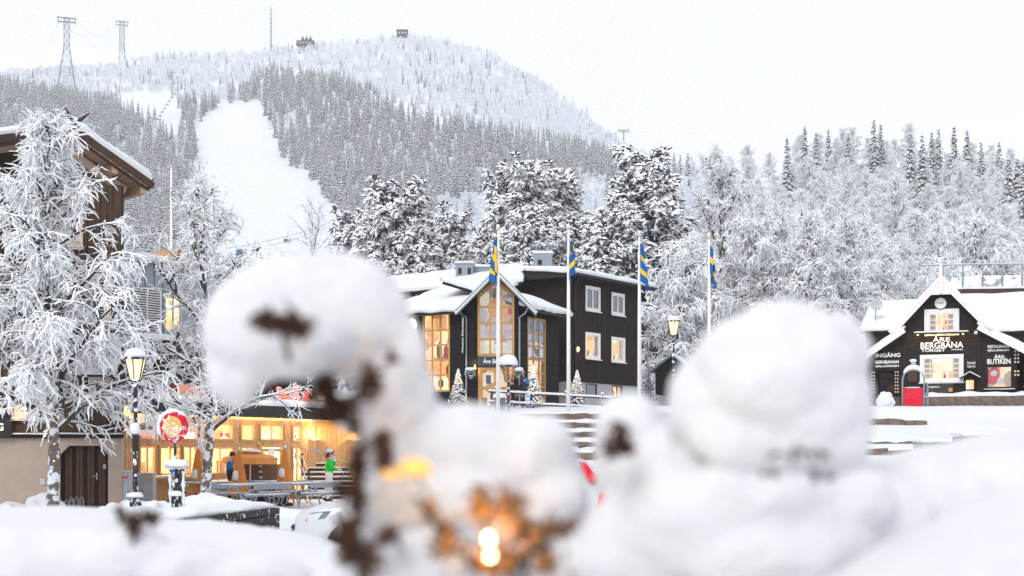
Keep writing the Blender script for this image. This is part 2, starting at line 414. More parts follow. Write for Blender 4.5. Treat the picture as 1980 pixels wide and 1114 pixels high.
def birch_meshes(seed, H, limbs=30, spread=0.36, l2=2, tw=2.5, twl=0.65, load=0.056, droop=0.2, clear=0.18, tr=0.016, name='birch', nseg=2, tk=0.85, cone=False, mats=None):
    rnd = random.Random(seed); T = MB(); S = Segs(); nodes = []
    pts, _ = walk(rnd, (0, 0, -0.4), (0, 0, 1), H + 0.4, 12, -0.06, 0.05)
    T.tube(pts, [H * tr * (1 - 0.93 * i / 12) for i in range(13)], 7)
    for k in range(limbs):
        t = clear + (0.97 - clear) * (k + rnd.random()) / limbs
        f = t * 12; i = min(11, int(f)); w = f - i
        p = tuple(pts[i][j] * (1 - w) + pts[i + 1][j] * w for j in range(3))
        az = k * 2.4 + rnd.uniform(-0.5, 0.5); el = R(28 + 42 * t + rnd.uniform(-10, 12))
        L = H * spread * (0.35 * (1.06 - t) ** 0.6 + 0.72 * math.sin(math.pi * min(1, 0.2 + 0.78 * t)) ** 0.8) * rnd.uniform(0.7, 1.15)
        if cone: L = H * spread * (1.04 - t) ** 0.72 * rnd.uniform(0.75, 1.2)
        d = (math.cos(az) * math.cos(el), math.sin(az) * math.cos(el), math.sin(el))
        lp, _ = walk(rnd, p, d, L, 7, droop * 0.55, 0.10)
        r0 = H * tr * 0.42 * (1.05 - t) + 0.012
        T.tube(lp[:6], [r0 * (1 - 0.16 * q) for q in range(6)], 5, 1)
        for q in range(7):
            S.add((lp[q][0], lp[q][1], lp[q][2] + r0 * 0.7), (lp[q + 1][0], lp[q + 1][1], lp[q + 1][2] + r0 * 0.6), r0 * 0.9 * (1 - 0.1 * q) + load * 0.5, r0 * 0.8 * (1 - 0.12 * q) + load * 0.4, 2)
        for q in range(1, 8):
            dd = nrm(tuple(lp[q][j] - lp[q - 1][j] for j in range(3)))
            for _ in range((l2 if not cone or t < 0.6 else max(1, l2 - 2 + (q % 2))) if q < 7 else 1):
                bd = off_dir(rnd, dd, R(rnd.uniform(25, 60)))
                bl = L * rnd.uniform(0.22, 0.42) * (1.15 - 0.08 * q)
                bp, _ = walk(rnd, lp[q], bd, bl, 4, droop, 0.16)
                for e in range(4):
                    S.add(bp[e], bp[e + 1], load * (1.15 - 0.12 * e) * rnd.uniform(0.8, 1.25), load * (1.05 - 0.12 * e), 2 if e < 3 else 1)
                    nodes.append(bp[e + 1])
                    for _ in range(int(tw + rnd.random())):
                        td = off_dir(rnd, nrm(tuple(bp[e + 1][j] - bp[e][j] for j in range(3))), R(rnd.uniform(25, 75)))
                        tl = twl * rnd.uniform(0.5, 1.25)
                        tp, _ = walk(rnd, bp[e + 1], td, tl, nseg, droop * 1.5, 0.4)
                        for g in range(nseg): S.add(tp[g], tp[g + 1], load * rnd.uniform(0.5, 1.1) * tk, load * tk * (rnd.uniform(0.5, 1.1) if g < nseg - 1 else 0.3))
    trunk = T.mesh(name + '_trunk', [BIRCH, BARK], True)
    crown = S.mesh(name + '_crown', (mats or [SNOWT, TWIG]) + [BARK], 0.95, 0.95, 0.4)
    return trunk, crown, nodes
def pine_meshes(seed, H, limbs=34, clear=0.25, spread=0.3, clump=0.115, conical=0.6, dark=0.11):
    rnd = random.Random(seed); T = MB(); S = Segs()
    pts, _ = walk(rnd, (0, 0, -0.4), (0, 0, 1), H + 0.4, 10, -0.08, 0.04)
    T.tube(pts, [H * 0.017 * (1 - 0.9 * i / 10) for i in range(11)], 7)
    for k in range(limbs):
        t = clear + (0.99 - clear) * (k + rnd.random()) / limbs
        f = t * 10; i = min(9, int(f)); w = f - i
        p = tuple(pts[i][j] * (1 - w) + pts[i + 1][j] * w for j in range(3))
        az = k * 2.4 + rnd.uniform(-0.5, 0.5); el = R(rnd.uniform(-5, 22) + 50 * max(0, t - 0.75))
        L = H * spread * (conical * (1.05 - t) + (1 - conical) * 0.6) * rnd.uniform(0.7, 1.2) + 0.3
        d = (math.cos(az) * math.cos(el), math.sin(az) * math.cos(el), math.sin(el))
        lp, _ = walk(rnd, p, d, L, 5, 0.07, 0.12)
        r0 = 0.05 * (1.2 - t)
        T.tube(lp, [r0 * (1 - 0.16 * q) for q in range(6)], 4)
        heads = [(lp[q], nrm(tuple(lp[q][j] - lp[q - 1][j] for j in range(3)))) for q in (2, 3, 4, 5)]
        for (hp, hd) in list(heads):
            for _ in range(3):
                bd = off_dir(rnd, hd, R(rnd.uniform(35, 75))); bl = rnd.uniform(0.35, 0.9) * (0.6 + 0.14 * L)
                e = tuple(hp[j] + bd[j] * bl - (0.12 * bl if j == 2 else 0) for j in range(3)); S.add(hp, e, 0.05, 0.05); heads.append((e, bd))
        for (hp, hd) in heads:
            for _ in range(8):
                nd = off_dir(rnd, hd, R(rnd.uniform(10, 100))); nd = nrm((nd[0], nd[1], nd[2] * 0.55 - 0.12)); nl = rnd.uniform(0.25, 0.5)
                e = tuple(hp[j] + nd[j] * nl for j in range(3)); m_ = tuple(hp[j] + nd[j] * nl * 0.5 + (0.04 if j == 2 else 0) for j in range(3))
                c = clump * rnd.uniform(0.6, 1.2); S.add(hp, m_, c * 0.6, c); S.add(m_, e, c, c * 0.25)
    return T.mesh('pine_trunk', BARK, True), S.mesh('pine_crown', [SNOWT, NEEDLE], 1.0, 1.15, dark)
def spruce_mesh(seed, H=15.0, whorls=18, per=7, detail=2, load=0.2, mats=None, wid=0.17, name='spruce'):
    rnd = random.Random(seed); S = Segs()
    S.add((0, 0, -0.5), (0, 0, H), 0.14, 0.03)
    for k in range(whorls):
        t = 0.06 + 0.93 * (k / whorls) ** 0.92
        L = H * wid * (1.02 - t) ** 0.85 * rnd.uniform(0.8, 1.15) + 0.12
        for q in range(per):
            az = q * 6.283 / per + k * 0.9 + rnd.uniform(-0.35, 0.35)
            l = L * rnd.uniform(0.6, 1.2); z = H * t + rnd.uniform(-0.25, 0.25)
            c, s_ = math.cos(az), math.sin(az)
            a = (0, 0, z); b = (c * l * 0.55, s_ * l * 0.55, z - l * 0.22); e = (c * l, s_ * l, z - l * 0.5)
            w = load * (0.5 + 0.5 * (1 - t))
            S.add(a, b, w * 0.7, w * 1.25); S.add(b, e, w * 1.25, w * 0.2)
            if detail > 1:
                for sgn in (-1, 1):
                    for f in (0.45, 0.75):
                        m_ = (c * l * f, s_ * l * f, z - l * f * 0.42); g = az + sgn * R(50)
                        S.add(m_, (m_[0] + math.cos(g) * l * 0.33, m_[1] + math.sin(g) * l * 0.33, m_[2] - l * 0.22), w * 0.8, w * 0.15)
    return S.mesh(name, mats or [SNOWT, NEEDLEF], 1.0, 0.36, 0.9)
def puff_mesh(seed, H=7.0, n=150, w=2.3, load=0.11):
    rnd = random.Random(seed); S = Segs()
    S.add((0, 0, -0.4), (0, 0, H * 0.8), 0.07, 0.03)
    for k in range(n):
        th = rnd.uniform(0, 6.283); t = rnd.uniform(0.12, 0.95); rr = w * math.sqrt(rnd.random()) * math.sin(math.pi * min(1, t * 0.85 + 0.12)) ** 0.6
        p = (math.cos(th) * rr * 0.55, math.sin(th) * rr * 0.55, H * t * 0.85); q = (math.cos(th) * rr, math.sin(th) * rr, H * t + rnd.uniform(0, 0.5))
        S.add(p, q, load * 0.7, load * rnd.uniform(0.7, 1.2)); S.add(q, (q[0] * 1.18, q[1] * 1.18, q[2] + rnd.uniform(-0.35, 0.3)), load * 1.0, load * 0.25)
    return S.mesh('frosted_birch', [SNOWT, FROST], 0.95, 0.8, 0.7)

def inside(px, py, poly):
    r = False; j = len(poly) - 1
    for i in range(len(poly)):
        (xi, yi), (xj, yj) = poly[i], poly[j]
        if (yi > py) != (yj > py) and px < (xj - xi) * (py - yi) / (yj - yi) + xi: r = not r
        j = i
    return r
# ski runs and clearings, traced on the slope (photo columns and rows of points on the ground)
PISTES = [[(425, 205), (505, 195), (520, 250), (545, 305), (600, 345), (640, 395), (690, 480), (705, 560), (380, 560), (395, 420), (388, 320), (375, 250)],
          [(215, 190), (245, 178), (330, 182), (345, 205), (352, 260), (330, 270), (300, 240), (262, 228), (228, 215)],
          [(745, 196), (790, 205), (870, 240), (858, 246), (780, 222), (742, 206)]]
forest_spruce, forest_birch = [], []
fr = random.Random(11)
Y = 150.0
while Y < 1480:
    step = 3.5 + Y * 0.0027
    half = 0.44 * Y
    X = -half
    while X < half:
        x, y = X + fr.uniform(-0.5, 0.5) * step, Y + fr.uniform(-0.5, 0.5) * step
        X += step
        u = x / y; px = CX + u * F
        if px > 1330 and y < 480: continue
        yr = np.interp(px, RX, RY)
        if y > yr + 10: continue
        z = ground_z(x, y); _, py = proj((x, y, z))
        if any(inside(px, py, q) for q in PISTES): continue
        if py > 700 or y < 260: continue
        top = np.interp(px, [-200, 0, 230, 420, 520, 640, 760, 860, 1000, 1170, 1300], [165, 165, 215, 205, 150, 165, 215, 245, 275, 310, 360])
        low = np.interp(px, [0, 700, 850, 1000, 1250], [900, 900, 395, 365, 355])
        n_ = noise.noise((x * 0.012, y * 0.012, 5))
        if py > low + 25 * n_: spr, dens = 0.12, 0.62
        elif py < top - 14 + 22 * n_: spr, dens = (0.28 if n_ > 0.1 else 0.12), 0.8
        else: spr, dens = (0.93 if n_ < 0.25 else 0.8), 0.97
        if fr.random() > dens: continue
        s_ = fr.uniform(0.7, 1.2)
        if fr.random() < spr:
            if py < top: s_ *= 0.62
            forest_spruce.append((x, y, z - 0.3, fr.uniform(0, 6.28), s_ * fr.uniform(0.85, 1.15), s_, fr.randrange(5)))
        else:
            forest_birch.append((x, y, z - 0.3, fr.uniform(0, 6.28), s_ * fr.uniform(0.9, 1.2), s_ * fr.uniform(0.75, 1.1), fr.randrange(4)))
    Y += step * 1.0
print('forest', len(forest_spruce), len(forest_birch))
SPR = [spruce_mesh(40 + i, 13.5, 13, 7, 2, 0.4, wid=(0.13, 0.15, 0.17, 0.14, 0.16)[i]) for i in range(5)]
PUF = [puff_mesh(60 + i, 6.5 + i * 0.5) for i in range(4)]
def scatter(name, pts, meshes, label, cat):
    """the part of the far wood that nobody could count: one object of instances"""
    src = bpy.data.collections.new(name + '_kinds')
    for i, me in enumerate(meshes):
        o = bpy.data.objects.new(name + '_kind', me); src.objects.link(o)
    me = bpy.data.meshes.new(name); me.vertices.add(len(pts))
    A = np.array(pts, float)
    me.vertices.foreach_set('co', A[:, :3].ravel())
    for nm, ty, dat in (('turn', 'FLOAT', A[:, 3]), ('size', 'FLOAT_VECTOR', np.stack([A[:, 4], A[:, 4], A[:, 5]], 1)), ('sort', 'INT', A[:, 6].astype(np.int32))):
        at_ = me.attributes.new(nm, ty, 'POINT'); at_.data.foreach_set('vector' if ty == 'FLOAT_VECTOR' else 'value', dat.ravel())
    o = put(name, me); tag(o, label, cat, kind='stuff')
    g = bpy.data.node_groups.new(name, 'GeometryNodeTree')
    g.interface.new_socket('Geometry', in_out='INPUT', socket_type='NodeSocketGeometry'); g.interface.new_socket('Geometry', in_out='OUTPUT', socket_type='NodeSocketGeometry')
    N, L = g.nodes, g.links
    gi, go = N.new('NodeGroupInput'), N.new('NodeGroupOutput')
    ci = N.new('GeometryNodeCollectionInfo'); ci.inputs['Collection'].default_value = src; ci.inputs['Separate Children'].default_value = True; ci.inputs['Reset Children'].default_value = True
    iop = N.new('GeometryNodeInstanceOnPoints'); iop.inputs['Pick Instance'].default_value = True
    def attr(nm, dt):
        a = N.new('GeometryNodeInputNamedAttribute'); a.data_type = dt; a.inputs[0].default_value = nm; return a.outputs[0]
    cx = N.new('ShaderNodeCombineXYZ'); L.new(attr('turn', 'FLOAT'), cx.inputs[2])
    L.new(gi.outputs[0], iop.inputs['Points']); L.new(ci.outputs[0], iop.inputs['Instance']); L.new(attr('sort', 'INT'), iop.inputs['Instance Index'])
    L.new(cx.outputs[0], iop.inputs['Rotation']); L.new(attr('size', 'FLOAT_VECTOR'), iop.inputs['Scale']); L.new(iop.outputs[0], go.inputs[0])
    md = o.modifiers.new('wood', 'NODES'); md.node_group = g
    return o
def individuals(pts, meshes, n, name, label, cat, group):
    def shows(t):
        px, py = proj(t[:3])
        if not (0 < px < 1980) or py > 520: return -1
        if 390 < px < 800 and py > 470: return -1
        return t[5] / t[1]
    order = sorted(range(len(pts)), key=lambda i: -shows(pts[i])); pick = set(order[:n])
    for i in pick:
        x, y, z, rz, sx, sz, k = pts[i]
        o = put(name, meshes[k], None, (x, y, z), (0, 0, rz)); o.scale = (sx, sx, sz); tag(o, label, cat, group)
    return [p for i, p in enumerate(pts) if i not in pick]
rest = individuals(forest_spruce, SPR, 300, 'spruce_tree', 'snow-dusted dark spruce in the dense forest on the mountain slope', 'spruce tree', 'spruces of the mountain forest')
scatter('spruce_forest', rest, SPR, 'distant mass of snow-dusted spruces higher up the mountain', 'forest')
rest = individuals(forest_birch, PUF, 200, 'frosted_birch', 'small pale frosted birch among the spruces on the mountain slope', 'birch tree', 'frosted birches of the mountain slope')
scatter('birch_forest', rest, PUF, 'distant mass of pale frosted birches covering the upper mountain', 'forest')

def tree(name, meshes, loc, rz, s, label, cat, group=None):
    o = thing(name, label, cat, loc, rz, group); o.scale = (s, s, s)
    put('trunk', meshes[0], o); put('crown', meshes[1], o); return o
# birches on the slope to the right
BIR = [birch_meshes(101, 12, 30, 0.3, tw=1.9, load=0.072), birch_meshes(102, 10, 26, 0.42, tw=1.9, load=0.072, droop=0.26), birch_meshes(103, 13, 32, 0.3, tw=1.8, load=0.072, droop=0.16),
       birch_meshes(104, 9, 26, 0.46, tw=2.1, load=0.07, droop=0.3, clear=0.08), birch_meshes(105, 11, 28, 0.38, tw=1.9, load=0.072, droop=0.22)]
br_ = random.Random(5)
slots = []
Yb = 98.0
while Yb < 430:
    st = 5.2 + Yb * 0.0165
    px = 1150
    while px < 2060:
        dpx = st / Yb * F
        x = (px + br_.uniform(-0.4, 0.4) * dpx - CX) / F * Yb; yy = Yb + br_.uniform(-0.4, 0.4) * st
        px += dpx
        ppx = CX + x / yy * F
        if ppx > 1640 and yy < 104: continue
        if ppx < 1330 and (yy < 150 or br_.random() < 0.3): continue
        if ppx < 1250 and yy < 220: continue
        slots.append((x, yy))
    Yb += st * 1.05
for (x, yy) in slots:
    tree('snowy_birch', BIR[br_.randrange(5)], (x, yy, ground_z(x, yy) - 0.3), br_.uniform(0, 6.28), br_.uniform(0.72, 1.12) * (0.95 if yy > 230 else 1), 'snow-laden birch in the white wood on the slope behind the station house', 'birch tree', 'birches of the white wood')
print('birches', len(slots))
p = at(1385, 745, 112)
tree('tall_birch', birch_meshes(110, 19.0, 44, 0.27, tw=2.0, load=0.072, droop=0.2, clear=0.2, tr=0.013), (p.x, p.y, ground_z(p.x, p.y) - 0.3), 1.0, 1.0, 'tallest snow-laden birch with a bare dark trunk behind the fourth flag', 'birch tree')
p = at(1300, 745, 99)
tree('tall_birch', birch_meshes(111, 12.5, 40, 0.36, tw=2.4, load=0.072, droop=0.3, clear=0.1, tr=0.014), (p.x, p.y, ground_z(p.x, p.y) - 0.3), 1.0, 1.0, 'broad drooping snow-laden birch beside the end of the dark house', 'birch tree')
p = at(1490, 745, 103)
tree('tall_birch', birch_meshes(112, 12.5, 38, 0.38, tw=2.2, load=0.072, droop=0.26, clear=0.1, tr=0.014), (p.x, p.y, ground_z(p.x, p.y) - 0.3), 2.0, 1.0, 'wide snow-laden birch rising behind the big snow mound on the bush', 'birch tree')
p = at(1940, 560, 118)
tree('tall_birch', birch_meshes(113, 9, 34, 0.46, tw=3.2, droop=0.24, clear=0.05, tr=0.014, load=0.06), (p.x, p.y, ground_z(p.x, p.y) - 0.3), 2.0, 1.0, 'round white snow-laden birch above the viaduct railing', 'birch tree')
# spruces on the crest to the right
SPM = [spruce_mesh(80 + i, 15, 22, 9, 2, 0.24, [SNOWT, NEEDLE], 0.15) for i in range(3)]
for (px, pt, h, Yc) in ((1522, 262, 9, 330), (1556, 240, 16, 345), (1578, 252, 12, 350), (1602, 246, 14, 360), (1640, 252, 10, 355), (1690, 226, 17, 350), (1703, 236, 15, 356), (1760, 252, 17, 300), (1783, 256, 19, 290),
                         (1802, 250, 13, 340), (1815, 245, 12, 345), (1845, 238, 18, 330), (1870, 246, 16, 335), (1897, 270, 14, 330), (1932, 268, 13, 330), (1950, 300, 20, 260), (1967, 272, 20, 262), (1979, 290, 18, 255), (1285, 270, 13, 620), (1303, 264, 12, 640)):
    q = at(px, pt, Yc); k = br_.randrange(3); z = ground_z(q.x, q.y) - 0.3; h = min(20, max(9, q.z - z))
    o = put('crest_spruce', SPM[k], None, (q.x, q.y, z), (0, 0, br_.uniform(0, 6.28))); o.scale = (h / 15 * 1.0, h / 15 * 1.0, h / 15)
    tag(o, 'dark snow-flecked spruce standing on the skyline above the white wood', 'spruce tree', 'spruces on the skyline')
# pines behind the shop
PH = (11, 12, 12); PIN = [pine_meshes(120, 11, 60, 0.06, 0.34, conical=0.8), pine_meshes(121, 12, 52, 0.15, 0.27, conical=0.45), pine_meshes(122, 12, 70, 0.06, 0.3, conical=0.8, dark=0.42)]
for (px, pt, h, Yp, k, s, lab) in ((780, 368, 11, 112, 0, 1.0, 'bushy snow-laden pine rising behind the shop roof'),
                              (712, 420, 9, 120, 0, 0.85, 'smaller snow-laden pine at the edge of the ski run'),
                              (866, 400, 11, 126, 1, 1.0, 'snow-laden pine just behind the twin roof vents'),
                              (945, 360, 12, 122, 1, 1.0, 'open-branched snow-laden pine behind the gable of the shop'),
                              (1000, 425, 9, 108, 0, 0.85, 'low snow-laden pine between the gable and the chimney'),
                              (1062, 330, 12, 116, 1, 1.05, 'tall snow-laden pine above the grey chimney'),
                              (1118, 345, 12, 120, 1, 1.0, 'tall snow-laden pine behind the second flag'),
                              (1180, 395, 10, 106, 2, 1.0, 'dense snow-laden pine left of the third flagpole'),
                              (1248, 298, 13, 110, 2, 1.15, 'tallest dark snow-laden pine behind the third flag')):
    q = at(px, pt, Yp); z = ground_z(q.x, q.y) - 0.3; s = (q.z - z) / PH[k]
    tree('snowy_pine', PIN[k], (q.x, q.y, z), br_.uniform(0, 6), s, lab, 'pine tree')
# bare frosted birches at the foot of the run
for (px, pt, h, Yp, lab) in ((585, 395, 13, 210, 'thin frosted birch at the foot of the ski run'), (640, 385, 14, 215, 'thin frosted birch at the foot of the ski run, nearer the pines')):
    q = at(px, pt, Yp); z = ground_z(q.x, q.y) - 0.3; h = q.z - z
    tree('frosted_birch', birch_meshes(130 + int(px), h, 24, 0.3, l2=2, tw=1.4, load=0.04, droop=0.12, mats=[SNOWT, FROST]), (q.x, q.y, z), 0.5, 1.0, lab, 'birch tree')
# dark spruce beside the house end
q = at(1253, 690, 95); o = put('small_spruce', SPM[0], None, (q.x, q.y, q.z - 3.2)); o.scale = (0.2, 0.2, 0.22); tag(o, 'small dark spruce at the corner of the dark house', 'spruce tree')

# ------------------------------------------------------------------ building helpers (all in a building's own frame: x along the wall, y inwards, z up)
def cut(segs, a, b):
    out = []
    for s0, s1 in segs:
        if b <= s0 or a >= s1: out.append((s0, s1)); continue
        if a > s0: out.append((s0, a))
        if b < s1: out.append((b, s1))
    return out
def wall_panel(mb, x0, x1, z0, z1, y0, y1, holes=()):
    """a plain wall with rectangular openings"""
    xs = sorted({x0, x1, *[h[0] for h in holes], *[h[1] for h in holes]}); xs = [x for x in xs if x0 <= x <= x1]
    for a, b in zip(xs, xs[1:]):
        segs = [(z0, z1)]
        for h in holes:
            if h[0] < b - 1e-6 and h[1] > a + 1e-6: segs = cut(segs, h[2], h[3])
        for s0, s1 in segs: mb.box(a, b, y0, y1, s0, s1)
    return mb
def vboards(mb, x0, x1, zlo, zhi, y, pitch, holes=(), rnd=random, depth=0.03, gap=0.02):
    x = x0
    while x < x1 - 0.02:
        w = min(pitch, x1 - x)
        a, b = x + gap / 2, x + w - gap / 2
        segs = [(zlo if not callable(zlo) else zlo(x), zhi if not callable(zhi) else min(zhi(a), zhi(b)))]
        for h in holes:
            if h[0] < b and h[1] > a: segs = cut(segs, h[2], h[3])
        d = depth * rnd.uniform(0.6, 1.2)
        for s0, s1 in segs:
            if s1 - s0 > 0.03: mb.box(a, b, y - d, y + 0.02, s0, s1)
        x += w
    return mb
def hboards(mb, xr, z0, z1, y, pitch, holes=(), rnd=random, depth=0.035, gap=0.018):
    z = z0
    while z < z1 - 0.02:
        h_ = min(pitch, z1 - z); a, b = z + gap / 2, z + h_ - gap / 2
        r0, r1 = xr(a), xr(b)
        segs = [(max(r0[0], r1[0]), min(r0[1], r1[1]))]
        for h in holes:
            if h[2] < b and h[3] > a: segs = cut(segs, h[0], h[1])
        d = depth * rnd.uniform(0.7, 1.15)
        for s0, s1 in segs:
            if s1 - s0 > 0.03: mb.add([(s0, y - d, a), (s1, y - d, a), (s1, y + 0.02, a), (s0, y + 0.02, a), (s0, y - d * 0.35, b), (s1, y - d * 0.35, b), (s1, y + 0.02, b), (s0, y + 0.02, b)],
                                      [(0, 3, 2, 1), (4, 5, 6, 7), (0, 1, 5, 4), (1, 2, 6, 5), (2, 3, 7, 6), (3, 0, 4, 7)])
        z += h_
    return mb
def window(parent, x0, x1, z0, z1, y, cols=2, rows=2, fm=None, fw=0.06, bw=0.03, trim=0.0, tm=None, glass=None, room=None, depth=0.8, sill=True, mull=(), snow=0.0, name='window', curtain=False):
    """frame with single panes and bars; a room behind it"""
    fm = fm or WHITE
    m = MB(); m.box(x0, x0 + fw, y - 0.04, y + 0.05, z0, z1).box(x1 - fw, x1, y - 0.04, y + 0.05, z0, z1)
    m.box(x0 + fw, x1 - fw, y - 0.04, y + 0.05, z0, z0 + fw).box(x0 + fw, x1 - fw, y - 0.04, y + 0.05, z1 - fw, z1)
    fo = m.build(name, fm, parent)
    if trim:
        t = MB(); t.box(x0 - trim, x0 - 0.003, y - 0.07, y + 0.0, z0 - trim, z1 + trim).box(x1 + 0.003, x1 + trim, y - 0.07, y, z0 - trim, z1 + trim)
        t.box(x0 - 0.003, x1 + 0.003, y - 0.065, y, z1 + 0.003, z1 + trim).box(x0 - 0.003, x1 + 0.003, y - 0.065, y, z0 - trim, z0 - 0.003)
        t.build('window_trim', tm or fm, fo)
    if sill: MB().box(x0 - trim - 0.04, x1 + trim + 0.04, y - 0.16, y - 0.072, z0 - trim - 0.05, z0 - trim + 0.0).build('sill', tm or fm, fo)
    if snow: snow_on('snow_cover', [(x0 - trim - 0.04, y - 0.17, z0 - trim), (x1 + trim + 0.04, y - 0.17, z0 - trim), (x1 + trim + 0.04, y - 0.05, z0 - trim), (x0 - trim - 0.04, y - 0.05, z0 - trim)], snow, fo, nx=6, ny=1)
    ix0, ix1, iz0, iz1 = x0 + fw, x1 - fw, z0 + fw, z1 - fw
    cw, ch = (ix1 - ix0) / cols, (iz1 - iz0) / rows
    for i in range(1, cols):
        w = bw * (2.4 if i in mull else 1)
        MB().box(ix0 + cw * i - w / 2, ix0 + cw * i + w / 2, y - 0.03, y + 0.03, iz0, iz1).build('glazing_bar', fm, fo)
    for j in range(1, rows):
        MB().box(ix0, ix1, y - 0.026, y + 0.026, iz0 + ch * j - bw / 2, iz0 + ch * j + bw / 2).build('glazing_bar', fm, fo)
    pane = MB().box(-cw / 2, cw / 2, -0.004, 0.004, -ch / 2, ch / 2).mesh('pane', glass or GLASS)
    for i in range(cols):
        for j in range(rows): put('pane', pane, fo, (ix0 + cw * (i + 0.5), y + 0.005, iz0 + ch * (j + 0.5)))
    if curtain:
        for s_ in (0, 1):
            w_ = (x1 - x0) * random.uniform(0.16, 0.26); cxx = x0 + 0.03 if s_ == 0 else x1 - 0.03 - w_; q = 9
            v = [(cxx + w_ * i / q, y + 0.12 + (0.025 if i % 2 else 0), zz) for zz in (z0 + 0.05, z1 - 0.02) for i in range(q + 1)]
            MB().add(v, [(i, i + 1, i + q + 2, i + q + 1) for i in range(q)]).build('curtain', mat('linen_curtain', (0.7, 0.6, 0.48), 0.9, 0.1, 8), fo)
        MB().lathe([(0.06, 0.0), (0.07, 0.12), (0.03, 0.2), (0.02, 0.32), (0.0, 0.34)], 8, ((x0 + x1) / 2 + random.uniform(-0.15, 0.15), y + 0.3, z0 + 0.06)).build('window_ornament', random.choice((RED, INK, BOARD)), fo)
    if room:
        d = depth; r = MB()
        r.add([(x0, y + 0.05, z0), (x1, y + 0.05, z0), (x1, y + d, z0), (x0, y + d, z0), (x0, y + 0.05, z1), (x1, y + 0.05, z1), (x1, y + d, z1), (x0, y + d, z1)],
              [(0, 1, 2, 3), (7, 6, 5, 4), (1, 5, 6, 2), (2, 6, 7, 3), (3, 7, 4, 0)])
        r.build('room_behind', room, fo)
    return fo
def point_light(name, loc, energy, col=(1, 0.65, 0.3), size=0.06, parent=None):
    l = bpy.data.lights.new(name, 'POINT'); l.energy = energy; l.color = col; l.shadow_soft_size = size
    o = bpy.data.objects.new(name, l); C.objects.link(o); o.location = loc
    if parent: o.parent = parent
    return o
def area_light(name, loc, energy, sx, sy, col=(1, 0.68, 0.33), parent=None, rot=(0, 0, 0)):
    l = bpy.data.lights.new(name, 'AREA'); l.shape = 'RECTANGLE'; l.size = sx; l.size_y = sy; l.energy = energy; l.color = col
    o = bpy.data.objects.new(name, l); C.objects.link(o); o.location = loc; o.rotation_euler = rot
    if parent: o.parent = parent
    return o

# ------------------------------------------------------------------ chalet on the left
rb = random.Random(3)
A = Fr((at(-130, 985, 42.0).x, 42.0, 0), 0.10)
ch = thing('chalet', 'tall brown timber chalet with beige ground floor and overhanging snowy roof', 'building', A.o, A.rz)
xr_ = A.hit(236, 800)[0]
zs = A.hit(120, 846)[1]; ztop = 9.7
dx0, dx1 = A.hit(115, 900)[0], A.hit(209, 900)[0]; dz1 = A.hit(160, 862)[1]
m = MB(); wall_panel(m, -2, xr_, -0.3, zs, 0, 0.35, [(dx0, dx1, -1, dz1)])
ck = 0.27
m.prism([(dx0, dz1), (dx0, dz1 - ck), (dx0 + ck, dz1)], 0.001, 0.34); m.prism([(dx1, dz1), (dx1 - ck, dz1), (dx1, dz1 - ck)], 0.001, 0.34)
m.build('stucco_wall', STUCCO, ch)
sl = MB().box(-2, dx0 - 0.25, -0.04, -0.003, -0.3, 0.14).build('plinth', STUCCO, ch)
# plank door with chamfered head
do = MB().box(dx0, dx1, 0.24, 0.3, -0.2, dz1).build('door', DARKB, ch)
n = 13
for i in range(n):
    a, b = dx0 + (dx1 - dx0) * i / n + 0.008, dx0 + (dx1 - dx0) * (i + 1) / n - 0.008
    t = min(dz1, dz1 - ck + max(0, min(a - dx0, dx1 - b)) if min(a - dx0, dx1 - b) < ck else dz1)
    MB().box(a, b, 0.2 + rb.uniform(-0.008, 0.008), 0.238, -0.1, t - 0.01).build('plank', BOARD if i % 3 else DARKB, do)
hx = A.hit(185, 920)[0]; hz_ = A.hit(185, 921)[1]
MB().box(hx - 0.02, hx + 0.02, 0.17, 0.198, hz_ - 0.1, hz_ + 0.1).tube([(hx, 0.17, hz_), (hx, 0.11, hz_), (hx - 0.13, 0.11, hz_)], 0.012, 6).build('handle', STEEL, do)
kx = A.hit(200, 904)[0]; MB().box(kx - 0.04, kx + 0.04, 0.17, 0.198, A.hit(200, 907)[1], A.hit(200, 898)[1]).build('keypad', GREYL, do)
# vent grille on the stucco
vx0, vz0 = A.hit(77, 938)[0], A.hit(77, 938)[1]; vx1, vz1 = A.hit(88, 926)
vg = MB().box(vx0, vx1, -0.02, -0.003, vz0, vz1).build('vent_grille', GREYL, ch)
for i in range(4): MB().box(vx0 + 0.01, vx1 - 0.01, -0.035, -0.021, vz0 + 0.02 + i * 0.045, vz0 + 0.04 + i * 0.045).build('slat', WHITE, vg)
# upper timber storeys
wins = [(150, 205, 535, 622, 2, 4), (97, 140, 538, 622, 2, 4), (38, 82, 545, 625, 2, 4), (38, 80, 752, 800, 2, 3), (182, 208, 738, 778, 2, 3), (120, 150, 390, 470, 2, 3)]
holes = []
for (a, b, t, bt, c_, r_) in wins:
    x0, z1 = A.hit(a, t); x1, z0 = A.hit(b, bt); holes.append((x0, x1, z0, z1))
m = MB(); wall_panel(m, -2, xr_, zs + 0.003, ztop, 0.03, 0.3, holes); m.build('upper_wall', DARKB, ch)
m = MB(); vboards(m, -2, xr_, zs + 0.1, ztop, 0.025, 0.19, holes, rb); m.build('boards', BOARD, ch, kind='stuff')
for h, (a, b, t, bt, c_, r_) in zip(holes, wins):
    window(ch, *h, 0.02, c_, r_, WHITE, 0.05, 0.025, trim=0.16, tm=CREAM, glass=GLASSD, room=ROOMD, snow=0.06)
MB().box(-2, xr_ + 0.04, -0.1, 0.02, zs - 0.02, zs + 0.09).build('band_beam', DARKB, ch)
snow_on('snow_cover', [(-2, -0.13, zs + 0.09), (xr_, -0.13, zs + 0.09), (xr_, 0.0, zs + 0.09), (-2, 0.0, zs + 0.09)], 0.05, ch, nx=30, ny=1)
